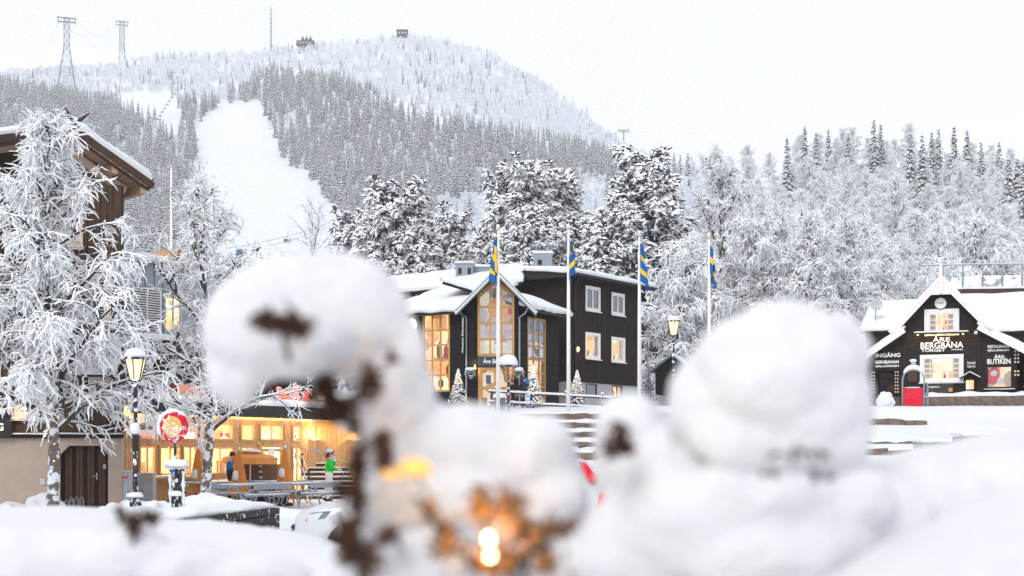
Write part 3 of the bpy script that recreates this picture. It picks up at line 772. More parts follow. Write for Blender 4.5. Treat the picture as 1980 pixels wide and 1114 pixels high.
# right corner boards and pendant trim
MB().box(xr_ - 0.24, xr_ - 0.02, -0.06, 0.0, zs + 0.1, ztop).build('corner_board', BOARD, ch)
px0, pz = A.hit(207, 800); m = MB().prism([(px0, pz + 0.15), (px0 + 0.09, pz), (px0 + 0.18, pz + 0.15), (px0 + 0.18, pz + 1.3), (px0, pz + 1.3)], -0.14, -0.09); m.build('pendant_board', CREAM, ch)
# bracketed awnings under the middle storey
for (a, b, t) in ((28, 96, 712), (140, 232, 700)):
    x0, z1 = A.hit(a, t); x1, _ = A.hit(b, t)
    aw = MB().slab([(x0, -0.75, z1 - 0.42), (x1, -0.75, z1 - 0.42), (x1, -0.03, z1), (x0, -0.03, z1)], 0.07).build('awning', DARKB, ch)
    snow_on('snow_cover', [(x0, -0.78, z1 - 0.42), (x1, -0.78, z1 - 0.42), (x1, -0.05, z1 + 0.01), (x0, -0.05, z1 + 0.01)], 0.2, aw, nx=10, ny=3)
    for xx in (x0 + 0.1, x1 - 0.1): MB().bar((xx, -0.04, z1 - 0.75), (xx, -0.68, z1 - 0.5), 0.07, 0.07).build('bracket', DARKB, aw)
# shop sign with the letter G at its end
x0, z1 = A.hit(-60, 778); x1, z0 = A.hit(26, 846)
sg = MB().box(x0, x1, -0.22, -0.11, z0, z1).build('sign_board', BLACK, ch, bevel=0.01)
gx, gz = A.hit(5, 826); lettering(sg, 'G', gx, -0.225, gz, 0.16, 0.22, LETTERW, 0.02, 0.03)
gx, gz = A.hit(8, 796); lt = MB().box(gx - 0.16, gx + 0.16, -0.36, -0.225, gz - 0.1, gz + 0.12).build('wall_lantern', BLACK, ch)
MB().box(gx - 0.12, gx + 0.12, -0.375, -0.361, gz - 0.06, gz + 0.08).build('lantern_glass', LAMPG, lt)
point_light('lantern_glow', (gx + 0.45, -0.5, gz + 0.1), 14, parent=lt)
# roof: ridge tip towards us on the right, low left verge, right verge falling to the eave
R0, E0, L0 = at(142, 246, 42.0), at(291, 352, 43.9), at(-90, 276, 38.6)
rv = Vector((-2.05, 2.4, 0)).normalized() * 7.5
inv = Matrix.Rotation(-A.rz, 3, 'Z')
loc_ = lambda p: inv @ (Vector(p) - A.o)
r0, e0, l0, r1, e1, l1 = [loc_(p) for p in (R0, E0, L0, R0 + rv, E0 + rv, L0 + rv)]
rf = MB().slab([r0, e0, e1, r1], 0.16).slab([l0, r0, r1, l1], 0.16).build('roof', PLANKS, ch)
for i in range(15):                               # soffit boards under the right slope, each its own lap
    t0, t1 = i / 15 + 0.004, (i + 1) / 15 - 0.004
    dn = (e0 - r0).cross(e1 - e0).normalized(); dn = -dn if dn.z > 0 else dn
    q = [r0.lerp(e0, t0), r0.lerp(e0, t1), r1.lerp(e1, t1), r1.lerp(e1, t0)]
    MB().slab([p + dn * 0.165 for p in q], 0.025 + 0.01 * (i % 2)).build('soffit_board', PLANKS, rf)
dv = (e0 - r0).normalized(); du = rv.normalized(); du = inv @ du
for t in (0.12, 0.55, 0.93):
    a = r0.lerp(e0, t) + Vector((0, 0, -0.32)) + du * 0.12; MB().bar(a, a + du * 6.8, 0.2, 0.26).build('purlin', PLANKS, rf)
MB().bar(r0 + dv * 0.4 - Vector((0, 0, 0.42)) + du * 0.9, e0 - Vector((0, 0, 0.42)) + du * 0.9 - dv * 0.5, 0.16, 0.24).build('rafter', CREAM, rf)
for a, b in ((r0, e0), (r0, l0)):
    MB().bar(a + Vector((0, 0, -0.06)), b + Vector((0, 0, -0.06)), 0.07, 0.22, ext=0.12).build('barge_board', BOARD, rf)
    MB().bar(a + Vector((0, 0, -0.2)) + du * 0.08, b + Vector((0, 0, -0.2)) + du * 0.08, 0.06, 0.16).build('barge_trim', BOARD, rf)
MB().bar(e0 + Vector((0, 0, -0.1)), e1 + Vector((0, 0, -0.1)), 0.12, 0.16).build('gutter', BLACK, rf)
hn_ = (dv + Vector((0, 0, 0)))
MB().tube([r0 + dv * 0.25 + Vector((0, 0, 0.0)), r0 - dv * 0.12 + Vector((0, 0, 0.22)), r0 - dv * 0.3 + Vector((0, 0, 0.42))], [0.08, 0.06, 0.02], 5).build('horn', BOARD, rf)
dl = (l0 - r0).normalized()
MB().tube([r0 + dl * 0.25 + Vector((0, 0, 0.0)), r0 - dl * 0.35 + Vector((0, 0, 0.22)), r0 - dl * 0.62 + Vector((0, 0, 0.36))], [0.08, 0.06, 0.02], 5).build('horn', BOARD, rf)
snow_patch([e0, e1, r1, r0], 0.42, 8, 10, 0.15, over=0.08).build('snow_cover', SNOW, rf, smooth=True)
snow_patch([r0, r1, l1, l0], 0.3, 8, 10, 0.15, over=0.08).build('snow_cover', SNOW, rf, smooth=True)
# gable wall under the roof, set back from the verge
o_ = du * 2.4
g = [r0 + o_ - Vector((0, 0, 0.2)), e0 + o_ - dv * 0.9 - Vector((0, 0, 0.2))]
gl = r0.lerp(l0, 0.9) + o_ - Vector((0, 0, 0.2))
b0, b1 = Vector((g[1].x, g[1].y, 6.0)), Vector((gl.x, gl.y, 6.0))
MB().add([g[0], g[1], b0, b1, gl], [(0, 1, 2, 3, 4)]).build('gable_wall', BOARD, ch)
MB().bar(Vector((g[1].x, g[1].y, 8.4)) - du * 0.3, Vector((gl.x, gl.y, 8.4)) - du * 0.3, 0.2, 0.3).build('gable_beam', CREAM, ch)
MB().bar(Vector((g[0].x, g[0].y, 6.5)) - du * 0.25, g[0] - du * 0.25 - Vector((0, 0, 0.4)), 0.22, 0.22).build('gable_post', CREAM, ch)

# ------------------------------------------------------------------ timber restaurant
B = Fr((at(238, 978, 46.0).x, 46.0, 0), math.atan2(8.0, 4.95))
rs = thing('restaurant', 'timber-fronted burger restaurant glowing orange under a snowy canopy', 'building', B.o, B.rz)
xe = B.hit(612, 850)[0]
zf0, zf1 = B.hit(400, 806)[1], B.hit(400, 782)[1]
zb = zf0 - 0.05
bays = [(270, 302), (309, 350), (354, 384), (400, 452), (466, 494), (566, 585)]
ztr = B.hit(430, 857)[1]; zlow = 0.95
holes = []
for i, (a, b) in enumerate(bays):
    x0, x1 = B.hit(a, 850)[0], B.hit(b, 850)[0]
    holes.append((x0, x1, 0.25 if i > 3 else zlow, ztr - 0.1)); holes.append((x0, x1, ztr + 0.08, zb - 0.15))
dxa, dxb = B.hit(503, 850)[0], B.hit(549, 850)[0]
holes.append((dxa, dxb, 0.02, ztr - 0.05)); holes.append((dxa, dxb, ztr + 0.1, zb - 0.15))
m = MB(); wall_panel(m, -0.4, xe, -0.3, zb, 0.06, 0.2, holes); m.build('front_wall', OAK, rs)
m = MB(); vboards(m, -0.4, xe, -0.2, zb, 0.055, 0.17, holes, rb, 0.025, 0.012); m.build('boards', OAK, rs, kind='stuff')
for i, h in enumerate(holes[:12]):
    up = i % 2
    window(rs, *h, 0.04, 1 if up else 2, 1, OAK, 0.07, 0.05, sill=False, room=None, name='window')
window(rs, *holes[13], 0.04, 2, 1, OAK, 0.07, 0.05, sill=False)
# glazed double door
do = MB().box(dxa, dxa + 0.09, 0.0, 0.1, 0.02, ztr - 0.05).box(dxb - 0.09, dxb, 0.0, 0.1, 0.02, ztr - 0.05).box(dxa + 0.09, dxb - 0.09, 0.0, 0.1, ztr - 0.15, ztr - 0.05).build('door', OAK, rs)
xm = (dxa + dxb) / 2
for a, b in ((dxa + 0.1, xm - 0.01), (xm + 0.01, dxb - 0.1)):
    MB().box(a, a + 0.1, 0.01, 0.07, 0.05, ztr - 0.17).box(b - 0.1, b, 0.01, 0.07, 0.05, ztr - 0.17).box(a + 0.1, b - 0.1, 0.01, 0.07, 0.05, 0.35).box(a + 0.1, b - 0.1, 0.01, 0.07, ztr - 0.3, ztr - 0.17).build('door_leaf', OAK, do)
    MB().box(a + 0.1, b - 0.1, 0.035, 0.045, 0.35, ztr - 0.3).build('pane', GLASS, do)
MB().tube([(xm - 0.06, -0.05, 0.9), (xm - 0.06, -0.05, 1.35)], 0.018, 6).build('handle', BLACK, do)
MB().box(xm - 0.25, xm + 0.1, -0.02, 0.008, 1.55, 1.85).build('notice', WHITE, do)
# the dining room behind the glass, lit from its ceiling
rm = MB(); D = 4.5
rm.add([(-0.4, 0.21, -0.05), (xe, 0.21, -0.05), (xe, D, -0.05), (-0.4, D, -0.05), (-0.4, 0.21, zb + 0.2), (xe, 0.21, zb + 0.2), (xe, D, zb + 0.2), (-0.4, D, zb + 0.2)], [(0, 1, 2, 3), (7, 6, 5, 4), (1, 5, 6, 2), (2, 6, 7, 3), (3, 7, 4, 0)])
ri = rm.build('dining_room', mat('dining_room_wall', (0.85, 0.64, 0.38), 0.7, 0.25, 1.2), rs)
for k in range(4):
    xx = 0.8 + (xe - 1.2) * k / 3
    lp = MB().lathe([(0.02, 0.5), (0.03, 0.2), (0.3, 0.0), (0.29, -0.02)], 12, (xx, 1.7, zb - 0.75)).build('pendant_lamp', LAMPG, ri)
    point_light('pendant_glow', (xx, 1.7, zb - 0.95), 380, (1, 0.8, 0.56), 0.15, lp)
for k in range(9):
    xx = 0.4 + (xe - 1.0) * k / 8; w = rb.uniform(0.3, 0.7); zz = rb.uniform(0.9, 1.7)
    MB().box(xx - w / 2, xx + w / 2, 3.0, 3.4, 0, zz).build('counter', mat('counter_dark', (0.16, 0.09, 0.05), 0.5, 0.3, 3) if k % 2 else OAK, ri)
    MB().box(xx - 0.3, xx + 0.3, 3.9, 4.1, 1.9, 2.5).build('menu_panel', (RED, INK, WHITE, OAKD)[k % 4], ri)
# serving counter under the left windows
c0, c1 = B.hit(266, 905)[0], B.hit(392, 905)[0]
MB().box(c0, c1, -0.28, 0.03, zlow - 0.12, zlow - 0.05).build('serving_shelf', OAK, rs)
snow_on('snow_cover', [(c0, -0.28, zlow - 0.05), (c1, -0.28, zlow - 0.05), (c1, -0.02, zlow - 0.05), (c0, -0.02, zlow - 0.05)], 0.07, rs, nx=12, ny=1)
# order sign
x0, z0 = B.hit(246, 842); x1, z1 = B.hit(297, 806)
od = MB().box(x0, x1, -0.12, -0.06, z0, z1).build('order_sign', WHITE, rs, bevel=0.01)
lettering(od, 'Beställ här', (x0 + x1) / 2, -0.125, (z0 + z1) / 2, (x1 - x0) * 0.8, 0.22, INK, 0.006)
# canopy: black fascia, deck, snow
MB().box(-0.5, xe + 0.1, -0.95, -0.88, zf0, zf1).build('fascia', BLACK, rs)
MB().box(-0.5, xe + 0.1, -0.879, 0.25, zf1 - 0.16, zf1 - 0.06).build('canopy', OAK, rs)
for k in range(9):
    xx = 0.2 + (xe - 0.5) * k / 8
    lp = MB().lathe([(0.07, 0.0), (0.07, -0.03), (0.05, -0.035)], 10, (xx, -0.4, zf1 - 0.163)).build('downlight', LAMPG, rs)
    point_light('downlight_glow', (xx, -0.42, zf1 - 0.3), 13, (1, 0.78, 0.52), 0.05, lp)
snow_on('snow_cover', [(-0.55, -0.98, zf1), (xe + 0.1, -0.98, zf1), (xe + 0.1, 0.5, zf1), (-0.55, 0.5, zf1)], 0.24, rs, nx=40, ny=4)
# planked sign strip standing on the canopy
sx0, sx1 = B.hit(275, 740)[0] + 0.1, xe
zz0, zz1 = zf1 + 0.33, zf1 + 0.15
st = MB()
for k in range(9): MB().box(sx0 + (sx1 - sx0) * k / 8.5, sx0 + (sx1 - sx0) * k / 8.5 + 0.06, -0.62, -0.56, zf1 + 0.0, zz0).build('sign_post', STEEL, rs)
sb = MB().box(sx0, sx1, -0.55, -0.5, zz0, zz1).build('sign_strip', OAKD, rs)
PALEP = mat('pale_sign_planks', (0.72, 0.5, 0.25), 0.7, 0.12, 4, stretch=(0.5, 4, 4))
for k in range(7):
    h = (zz1 - zz0) / 7; MB().box(sx0 - 0.01, sx1 + 0.01, -0.6 + rb.uniform(-0.006, 0.006), -0.551, zz0 + h * k + 0.006, zz0 + h * (k + 1) - 0.006).build('plank', PALEP, sb)
for k in range(5):
    point_light('sign_light_glow', (sx0 + 0.6 + (sx1 - sx0 - 1.0) * k / 4, -1.15, zz0 + 0.05), 9, (1, 0.72, 0.4), 0.05, sb)
snow_on('snow_cover', [(sx0, -0.62, zz1), (sx1, -0.62, zz1), (sx1, -0.48, zz1), (sx0, -0.48, zz1)], 0.12, sb, nx=30, ny=1)
def swirl(x, z, w, seed):
    pts = [(x + w * t / 12, -0.62, z + 0.09 * math.sin(t * 0.9 + seed) * (1 - t / 16)) for t in range(13)]
    MB().tube(pts, 0.02, 5).build('red_swirl', RED, sb)
for k, t in enumerate((0.04, 0.2, 0.33, 0.62, 0.86)): swirl(sx0 + (sx1 - sx0) * t, zz0 + 0.2 + 0.12 * (k % 2), 1.1, k)
REDGLOW = mat('red_sign_letters', (0.75, 0.12, 0.1), 0.4, 0.05, 3, emit=(0.9, 0.2, 0.12), estr=0.5)
ORGLOW = mat('amber_sign_letters', (0.8, 0.45, 0.2), 0.4, 0.05, 3, emit=(1, 0.5, 0.2), estr=0.5)
def letter_sign(px, py, w, h):
    """three joined letters, the middle one standing taller, white outline behind a red face"""
    x, z = B.hit(px, py, -0.75)
    lg = None
    for ch_, dx, dz, hh in (('M', -0.36, -0.05, 0.8), ('A', 0.0, 0.08, 1.06), ('X', 0.35, -0.05, 0.8)):
        b = lettering(lg or sb, ch_, x + dx * w, -0.74, z + dz * h, w * 0.42, h * hh * 0.95, WHITE, 0.02, 0.055, name='letter')
        lettering(b, ch_, 0, 0, 0.035, w * 0.34, h * hh * 0.8, REDGLOW, 0.02, 0.02, rot=(0, 0, 0), name='letter_face')
    return lg
letter_sign(571, 763, 1.75, 0.75)
letter_sign(375, 752, 1.3, 0.5)
# upper storey in grey sheet with louvres, and the picket balcony in front
zb0 = zf1 + 1.1; zu0, zu1 = B.hit(250, 640, 0.9)[1], B.hit(250, 505, 0.9)[1]
xu1 = B.hit(640, 600, 0.9)[0]
lx0, lz0 = B.hit(254, 640, 0.9); lx1, lz1 = B.hit(309, 560, 0.9)
wx0, wz0 = B.hit(318, 640, 0.9); wx1, wz1 = B.hit(352, 575, 0.9)
w2 = (B.hit(365, 640, 0.9)[0], B.hit(430, 640, 0.9)[0])
vx0_, vx1_ = B.hit(236, 640, 0.9)[0], B.hit(250, 640, 0.9)[0]
holes = [(lx0, lx1, lz0, lz1), (wx0, wx1, wz0, wz1), (w2[0], w2[1], wz0, wz1)]
m = MB(); wall_panel(m, -2.5, xu1, zb0 - 1.2, zu1, 0.9, 1.1, holes); m.build('grey_wall', GREY, rs)
x = -2.4; m = MB()
while x < xu1:
    segs = [(zb0 - 1.1, zu1)]
    for h in holes:
        if h[0] < x + 0.03 and h[1] > x: segs = cut(segs, h[2], h[3])
    for s0, s1 in segs: m.box(x, x + 0.03, 0.865, 0.899, s0, s1)
    x += 0.42
m.build('standing_seams', GREY, rs, kind='stuff')
lv = MB().box(lx0, lx0 + 0.05, 0.82, 0.9, lz0, lz1).box(lx1 - 0.05, lx1, 0.82, 0.9, lz0, lz1).box((lx0 + lx1) / 2 - 0.02, (lx0 + lx1) / 2 + 0.02, 0.82, 0.9, lz0, lz1).build('louvre', WHITE, rs)
MB().box(lx0, lx1, 0.99, 1.0, lz0, lz1).build('louvre_back', INK, lv)
for k in range(18):
    z = lz0 + (lz1 - lz0) * (k + 0.3) / 18; MB().slab([(lx0 + 0.05, 0.84, z), (lx1 - 0.05, 0.84, z), (lx1 - 0.05, 0.9, z + 0.05), (lx0 + 0.05, 0.9, z + 0.05)], 0.012).build('slat', WHITE, lv)
window(rs, *holes[1], 0.92, 2, 1, GREYL, 0.07, 0.04, room=ROOMY, sill=False); window(rs, *holes[2], 0.92, 3, 1, GREYL, 0.07, 0.04, room=ROOMD, glass=GLASSD, sill=False)
MB().box(-2.5, xu1, 0.7, 1.3, zu1 + 0.003, zu1 + 0.12).build('roof_edge', GREYL, rs)
snow_on('snow_cover', [(-2.5, 0.68, zu1 + 0.12), (xu1, 0.68, zu1 + 0.12), (xu1, 5.0, zu1 + 0.5), (-2.5, 5.0, zu1 + 0.5)], 0.2, rs, nx=30, ny=4)
px0, px1 = -0.3, xu1 - 0.5
zp0, zp1 = B.hit(300, 697, 0.2)[1], B.hit(300, 660, 0.2)[1]
MB().box(px0, px1, 0.15, 0.9, zp0 - 0.02, zp0 + 0.1).build('balcony_floor', DARKB, rs)
MB().box(px0, px1, 0.2, 0.28, zp1 - 0.12, zp1 - 0.05).build('balcony_rail', DARKB, rs)
x = px0; pk = MB().prism([(0, 0), (0.13, 0), (0.13, zp1 - zp0 - 0.06), (0.065, zp1 - zp0), (0, zp1 - zp0 - 0.06)], 0, 0.03).mesh('picket', BOARD)
while x < px1:
    put('picket', pk, rs, (x, 0.165, zp0 + 0.02)); x += 0.19
MB().box(px0, px1, 0.12, 0.5, zp1 + 0.02, zp1 + 0.07).build('balcony_shelf', DARKB, rs)
snow_on('snow_cover', [(px0, 0.1, zp1 + 0.07), (px1, 0.1, zp1 + 0.07), (px1, 0.52, zp1 + 0.07), (px0, 0.52, zp1 + 0.07)], 0.22, rs, nx=40, ny=2)
MB().box(-0.35, xe, 0.25, 0.5, zf1 - 0.05, zp0 - 0.02).build('upper_front', DARKB, rs)
# wall lamp and the wooden return beyond the front, lit
E1 = Fr(B.w(xe, 0, 0), 0.25)
rt = MB(); Ew = 3.3
ew = thing('stair_house', 'orange boarded wall with a wall lamp beside the outdoor stairs', 'building', E1.o, E1.rz)
m = MB().box(0.02, Ew, 0.1, 0.3, -0.3, zf1 + 0.1).build('wall', OAK, ew)
m = MB(); vboards(m, 0.02, Ew, -0.2, zf1 + 0.1, 0.095, 0.19, (), rb, 0.025, 0.014); m.build('boards', OAK, ew, kind='stuff')
MB().box(0.0, Ew, -0.5, 0.3, zf1 + 0.1, zf1 + 0.22).build('roof', BLACK, ew)
snow_on('snow_cover', [(0, -0.5, zf1 + 0.22), (Ew, -0.5, zf1 + 0.22), (Ew, 3.0, zf1 + 0.6), (0, 3.0, zf1 + 0.6)], 0.3, ew, nx=14, ny=5)
gx, gz = E1.hit(600, 853)
for dx in (0.12, 1.7):
    lp = MB().lathe([(0.02, 0), (0.22, 0.06), (0.24, 0.1)], 14, (gx + dx, -0.12, gz)).build('wall_lamp', LAMPG, ew)
    point_light('wall_lamp_glow', (gx + dx, -0.35, gz + 0.25), 38, (1, 0.62, 0.25), 0.06, lp)
# outdoor stairs with black railings
S1 = Fr(at(600, 938, 52.0), math.atan2(8.0, 4.95) * 0.35)
S1.o.z = 0
sr = thing('outdoor_stairs', 'wooden outdoor stairs with snowy treads and black railings', 'stairs', S1.o, S1.rz)
for k in range(8):
    MB().box(0, 1.9, 0.1 + k * 0.3, 0.42 + k * 0.3, k * 0.17, 0.13 + k * 0.17).build('step', BOARD, sr)
    snow_on('snow_cover', [(0.02, 0.08 + k * 0.3, 0.13 + k * 0.17), (1.88, 0.08 + k * 0.3, 0.13 + k * 0.17), (1.88, 0.4 + k * 0.3, 0.13 + k * 0.17), (0.02, 0.4 + k * 0.3, 0.13 + k * 0.17)], 0.05, sr, nx=6, ny=1)
MB().bar((-0.04, 0.0, 0.1), (-0.04, 2.6, 1.5), 0.06, 0.26).build('stringer', WHITE, sr)
MB().box(0, 4.0, 2.5, 4.0, 1.2, 1.36).build('landing', BOARD, sr)
for (x, y, z) in ((-0.05, 0.0, 0), (-0.05, 1.2, 0.62), (-0.05, 2.4, 1.3), (1.6, 2.5, 1.3), (3.2, 2.5, 1.3)):
    MB().tube([(x, y, z), (x, y, z + 1.0)], 0.03, 6).lathe([(0.02, 1.0), (0.05, 1.05), (0.02, 1.1)], 8, (x, y, z)).build('railing_post', BLACK, sr)
for dz in (0.5, 0.95):
    MB().tube([(-0.05, 0, dz), (-0.05, 2.4, 1.3 + dz), (3.2, 2.5, 1.3 + dz)], 0.026, 6).build('rail', BLACK, sr)
    MB().tube([(-0.05, 0.05, dz + 0.03), (-0.05, 2.35, 1.3 + dz + 0.02)], 0.022, 5).build('rail_snow', SNOW, sr, smooth=True)

# ------------------------------------------------------------------ dark shop with a glazed gable (centre)
GZ = 4.2
zrel = lambda fr, px, py, off=0: fr.hit(px, py, off)
P = Fr((at(903, 785, 75.0).x, 75.0, GZ), 0.0)           # gable bay front
sh = thing('ski_shop', 'black timber ski shop with tall glazed gable and lit shop windows', 'building', P.o, 0.0)
bw = P.hit(1003, 700)[0]
wx0, zsh = P.hit(925, 573); wx1, _ = P.hit(993, 573); xc, zpk = P.hit(960, 543); _, zw0 = P.hit(960, 688); zs1 = P.hit(960, 689)[1]; zs0 = P.hit(960, 709)[1]
xc = (wx0 + wx1) / 2
zap = P.hit(963, 524, -0.7)[1]; xa = P.hit(963, 524, -0.7)[0]
roofz = lambda x: zap - 0.25 - abs(x - xc) * 1.02
D = 3.0
m = MB()
m.prism([(0, -0.5), (wx0, -0.5), (wx0, roofz(wx0)), (0, roofz(0))], 0, 0.25); m.prism([(wx1, -0.5), (bw, -0.5), (bw, roofz(bw)), (wx1, roofz(wx1))], 0, 0.25)
m.prism([(wx0, zsh), (xc, zpk), (wx1, zsh), (wx1, roofz(wx1)), (xc, roofz(xc)), (wx0, roofz(wx0))], 0, 0.25)
m.box(-0.0, 0.2, 0.25, D, -0.5, roofz(0)); m.box(bw - 0.2, bw, 0.25, D, -0.5, roofz(bw))
m.build('bay_wall', BLACKB, sh)
m = MB(); hboards(m, lambda z: (0.0, wx0 - 0.04), -0.4, roofz(0), -0.003, 0.16, (), rb, 0.03); hboards(m, lambda z: (wx1 + 0.04, bw), -0.4, roofz(bw), -0.003, 0.16, (), rb, 0.03)
hboards(m, lambda z: (0.0, max(0, min(wx0 - 0.04, 9))) if z < roofz(0) else (xc - (zap - 0.25 - z) / 1.02, wx0 - 0.04 if z < zsh else max(xc - (zpk - z) / ((zpk - zsh) / (xc - wx0)) - 0.05, 0)), roofz(0), roofz(wx0), -0.003, 0.16, (), rb, 0.03)
hboards(m, lambda z: (wx1 + 0.04 if z < zsh else xc + (zpk - z) / ((zpk - zsh) / (wx1 - xc)) + 0.05, xc + (zap - 0.25 - z) / 1.02), roofz(bw), roofz(wx1), -0.003, 0.16, (), rb, 0.03)
m.build('boards', BLACKB, sh, kind='stuff')
# the great gable window: 3 x 5 panes under a point
win = MB()
for x in (wx0 - 0.04, wx1 - 0.08): win.box(x, x + 0.12, -0.1, 0.1, zw0, zsh)
win.box(wx0 + 0.08, wx1 - 0.08, -0.1, 0.1, zw0, zw0 + 0.12)
for s in (-1, 1): win.bar((xc + s * (wx1 - xc), 0, zsh), (xc, 0, zpk), 0.2, 0.12, up=(0, 1, 0), ext=0.02)
wo_ = win.build('gable_window', OAKD, sh)
cols = [wx0 + 0.02, wx0 + (wx1 - wx0) * 0.335, wx0 + (wx1 - wx0) * 0.665, wx1 - 0.02]
rows = [P.hit(960, y)[1] for y in (688, 656, 625, 594, 575)]
topz = lambda x: zsh + (zpk - zsh) * (1 - abs(x - xc) / (xc - wx0))
for x in cols[1:3]: MB().box(x - 0.05, x + 0.05, -0.08, 0.08, zw0 + 0.12, topz(x)).build('glazing_bar', OAKD, wo_)
for z in rows[1:4]: MB().box(cols[0], cols[3], -0.07, 0.07, z - 0.05, z + 0.05).build('glazing_bar', OAKD, wo_)
for i in range(3):
    for j in range(4):
        a, b, z0, z1 = cols[i], cols[i + 1], rows[j], rows[j + 1]
        if j < 3: MB().box(a, b, 0.0, 0.01, z0, z1).build('pane', GLASS, wo_)
        else: MB().prism([(a, z0), (b, z0), (b, topz(b))] + ([(xc, zpk)] if a < xc < b else []) + [(a, topz(a))], 0.0, 0.01).build('pane', GLASS, wo_)
# poster wall behind the glass: pale snowy print with a skier in orange
PR = MB().prism([(wx0, zs1), (wx1, zs1), (wx1, zsh), (xc, zpk), (wx0, zsh)], 0.5, 0.55).build('display_print', ROOMP, wo_)
pr = random.Random(2)
sk = [((0.0, 0.0), 0.42, 0.75, (0.85, 0.42, 0.2)), ((0.62, -0.25), 0.3, 0.5, (0.85, 0.5, 0.3)), ((-0.05, 0.95), 0.3, 0.28, (0.25, 0.2, 0.2)), ((0.75, 0.0), 0.14, 0.2, (0.7, 0.05, 0.06)), ((0.25, 0.3), 0.7, 0.2, (0.8, 0.45, 0.25)), ((-0.1, -0.9), 0.3, 0.6, (0.6, 0.55, 0.6))]
cz = P.hit(960, 600)[1]
for k, ((x, z), w, h, c) in enumerate(sk):
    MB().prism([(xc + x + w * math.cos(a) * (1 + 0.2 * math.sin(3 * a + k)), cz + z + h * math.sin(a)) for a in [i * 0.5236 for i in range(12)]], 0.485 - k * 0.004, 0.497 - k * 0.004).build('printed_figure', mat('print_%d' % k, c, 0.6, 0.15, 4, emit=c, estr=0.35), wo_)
for k in range(7):
    x, z = pr.uniform(wx0 + 0.2, wx1 - 0.3), pr.uniform(zw0 + 0.2, cz - 0.6); w = pr.uniform(0.2, 0.5)
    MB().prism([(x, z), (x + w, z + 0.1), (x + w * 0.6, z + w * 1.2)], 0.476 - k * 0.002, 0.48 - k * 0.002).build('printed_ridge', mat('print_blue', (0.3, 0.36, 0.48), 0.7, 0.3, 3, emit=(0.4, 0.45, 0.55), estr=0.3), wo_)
# shop sign over the door
sg = MB().box(wx0 - 0.02, wx1 + 0.02, -0.16, -0.02, zs0, zs1 - 0.01).build('shop_sign', mat('slate_sign', (0.035, 0.05, 0.07), 0.5, 0.1, 5), sh, bevel=0.01)
lettering(sg, 'Åre Skidsport', (wx0 + wx1) / 2 + 0.05, -0.165, (zs0 + zs1) / 2, (wx1 - wx0) * 0.78, (zs1 - zs0) * 0.66, LETTER, 0.006, 0.01)
# oak glazed doors
dz = zs0 - 0.05
do = MB().box(wx0 - 0.02, wx0 + 0.12, -0.08, 0.1, -0.2, dz).box(wx1 - 0.12, wx1 + 0.02, -0.08, 0.1, -0.2, dz).box(wx0 + 0.12, wx1 - 0.12, -0.08, 0.1, dz - 0.14, dz).build('shop_door', OAKD, sh)
xm = (wx0 + wx1) / 2
for a, b in ((wx0 + 0.13, xm - 0.01), (xm + 0.01, wx1 - 0.13)):
    MB().box(a, a + 0.1, -0.05, 0.03, -0.1, dz - 0.15).box(b - 0.1, b, -0.05, 0.03, -0.1, dz - 0.15).box(a + 0.1, b - 0.1, -0.05, 0.03, 0.95, 1.08).box(a + 0.1, b - 0.1, -0.05, 0.03, -0.1, 0.1).build('door_leaf', OAKD, do)
    MB().box(a + 0.1, b - 0.1, -0.01, 0.0, 0.1, 0.95).build('pane', GLASS, do); MB().box(a + 0.1, b - 0.1, -0.01, 0.0, 1.08, dz - 0.15).build('pane', GLASS, do)
MB().box(wx0 + 0.4, wx0 + 0.66, -0.03, -0.012, 1.25, 1.7).build('notice', mat('blue_notice', (0.06, 0.1, 0.16), 0.5, 0.3, 6), do)
rr_ = MB().box(wx0, wx1, 0.8, 0.85, -0.2, zs0).build('room_behind', ROOMW, do)
for k in range(4): MB().box(wx0 + 0.2 + k * 0.42, wx0 + 0.45 + k * 0.42, 0.55, 0.75, 0.0, pr.uniform(0.5, 1.5)).build('goods', mat('goods_%d' % k, [(0.5, 0.2, 0.1), (0.1, 0.12, 0.2), (0.6, 0.5, 0.4), (0.3, 0.1, 0.1)][k], 0.7, 0.2, 4), do)
# gable roof: barges, slabs, snow
for s in (-1, 1):
    e = Vector((xc + s * (bw / 2 + 0.75), -0.7, zap - (bw / 2 + 0.75) * 1.02)); r = Vector((xc, -0.7, zap)); bk = Vector((0, 3.4, 0))
    q = [r, e, e + bk, r + bk] if s > 0 else [e, r, r + bk, e + bk]
    rf = MB().slab(q, 0.14).build('gable_roof', BLACKB, sh)
    MB().bar(r + Vector((0, -0.03, -0.05)), e + Vector((0, -0.03, -0.05)), 0.06, 0.2, up=(0, 0, 1)).build('barge_board', WHITE, rf)
    MB().bar(r + Vector((0, -0.065, 0.07)), e + Vector((0, -0.065, 0.07)), 0.05, 0.06).build('barge_edge', GREY, rf)
    MB().bar(r + Vector((0, -0.07, -0.14)), e + Vector((0, -0.07, -0.14)), 0.05, 0.05).build('barge_edge', GREY, rf)
    snow_patch([q[0], q[1], q[2], q[3]], 0.2, 6, 8, 0.15, over=0.04).build('snow_cover', SNOW, rf, smooth=True)
    x = 0.06 if s < 0 else bw - 0.06; y_ = -0.09
    zt = roofz(0) - 0.1
    MB().tube([(x + s * 0.55, y_ - 0.3, zt + 0.02), (x + s * 0.4, y_ - 0.1, zt - 0.25), (x + s * 0.1, y_, zt - 0.45), (x + s * 0.1, y_, 0.1)], 0.045, 7).build('downpipe', GREY, sh)
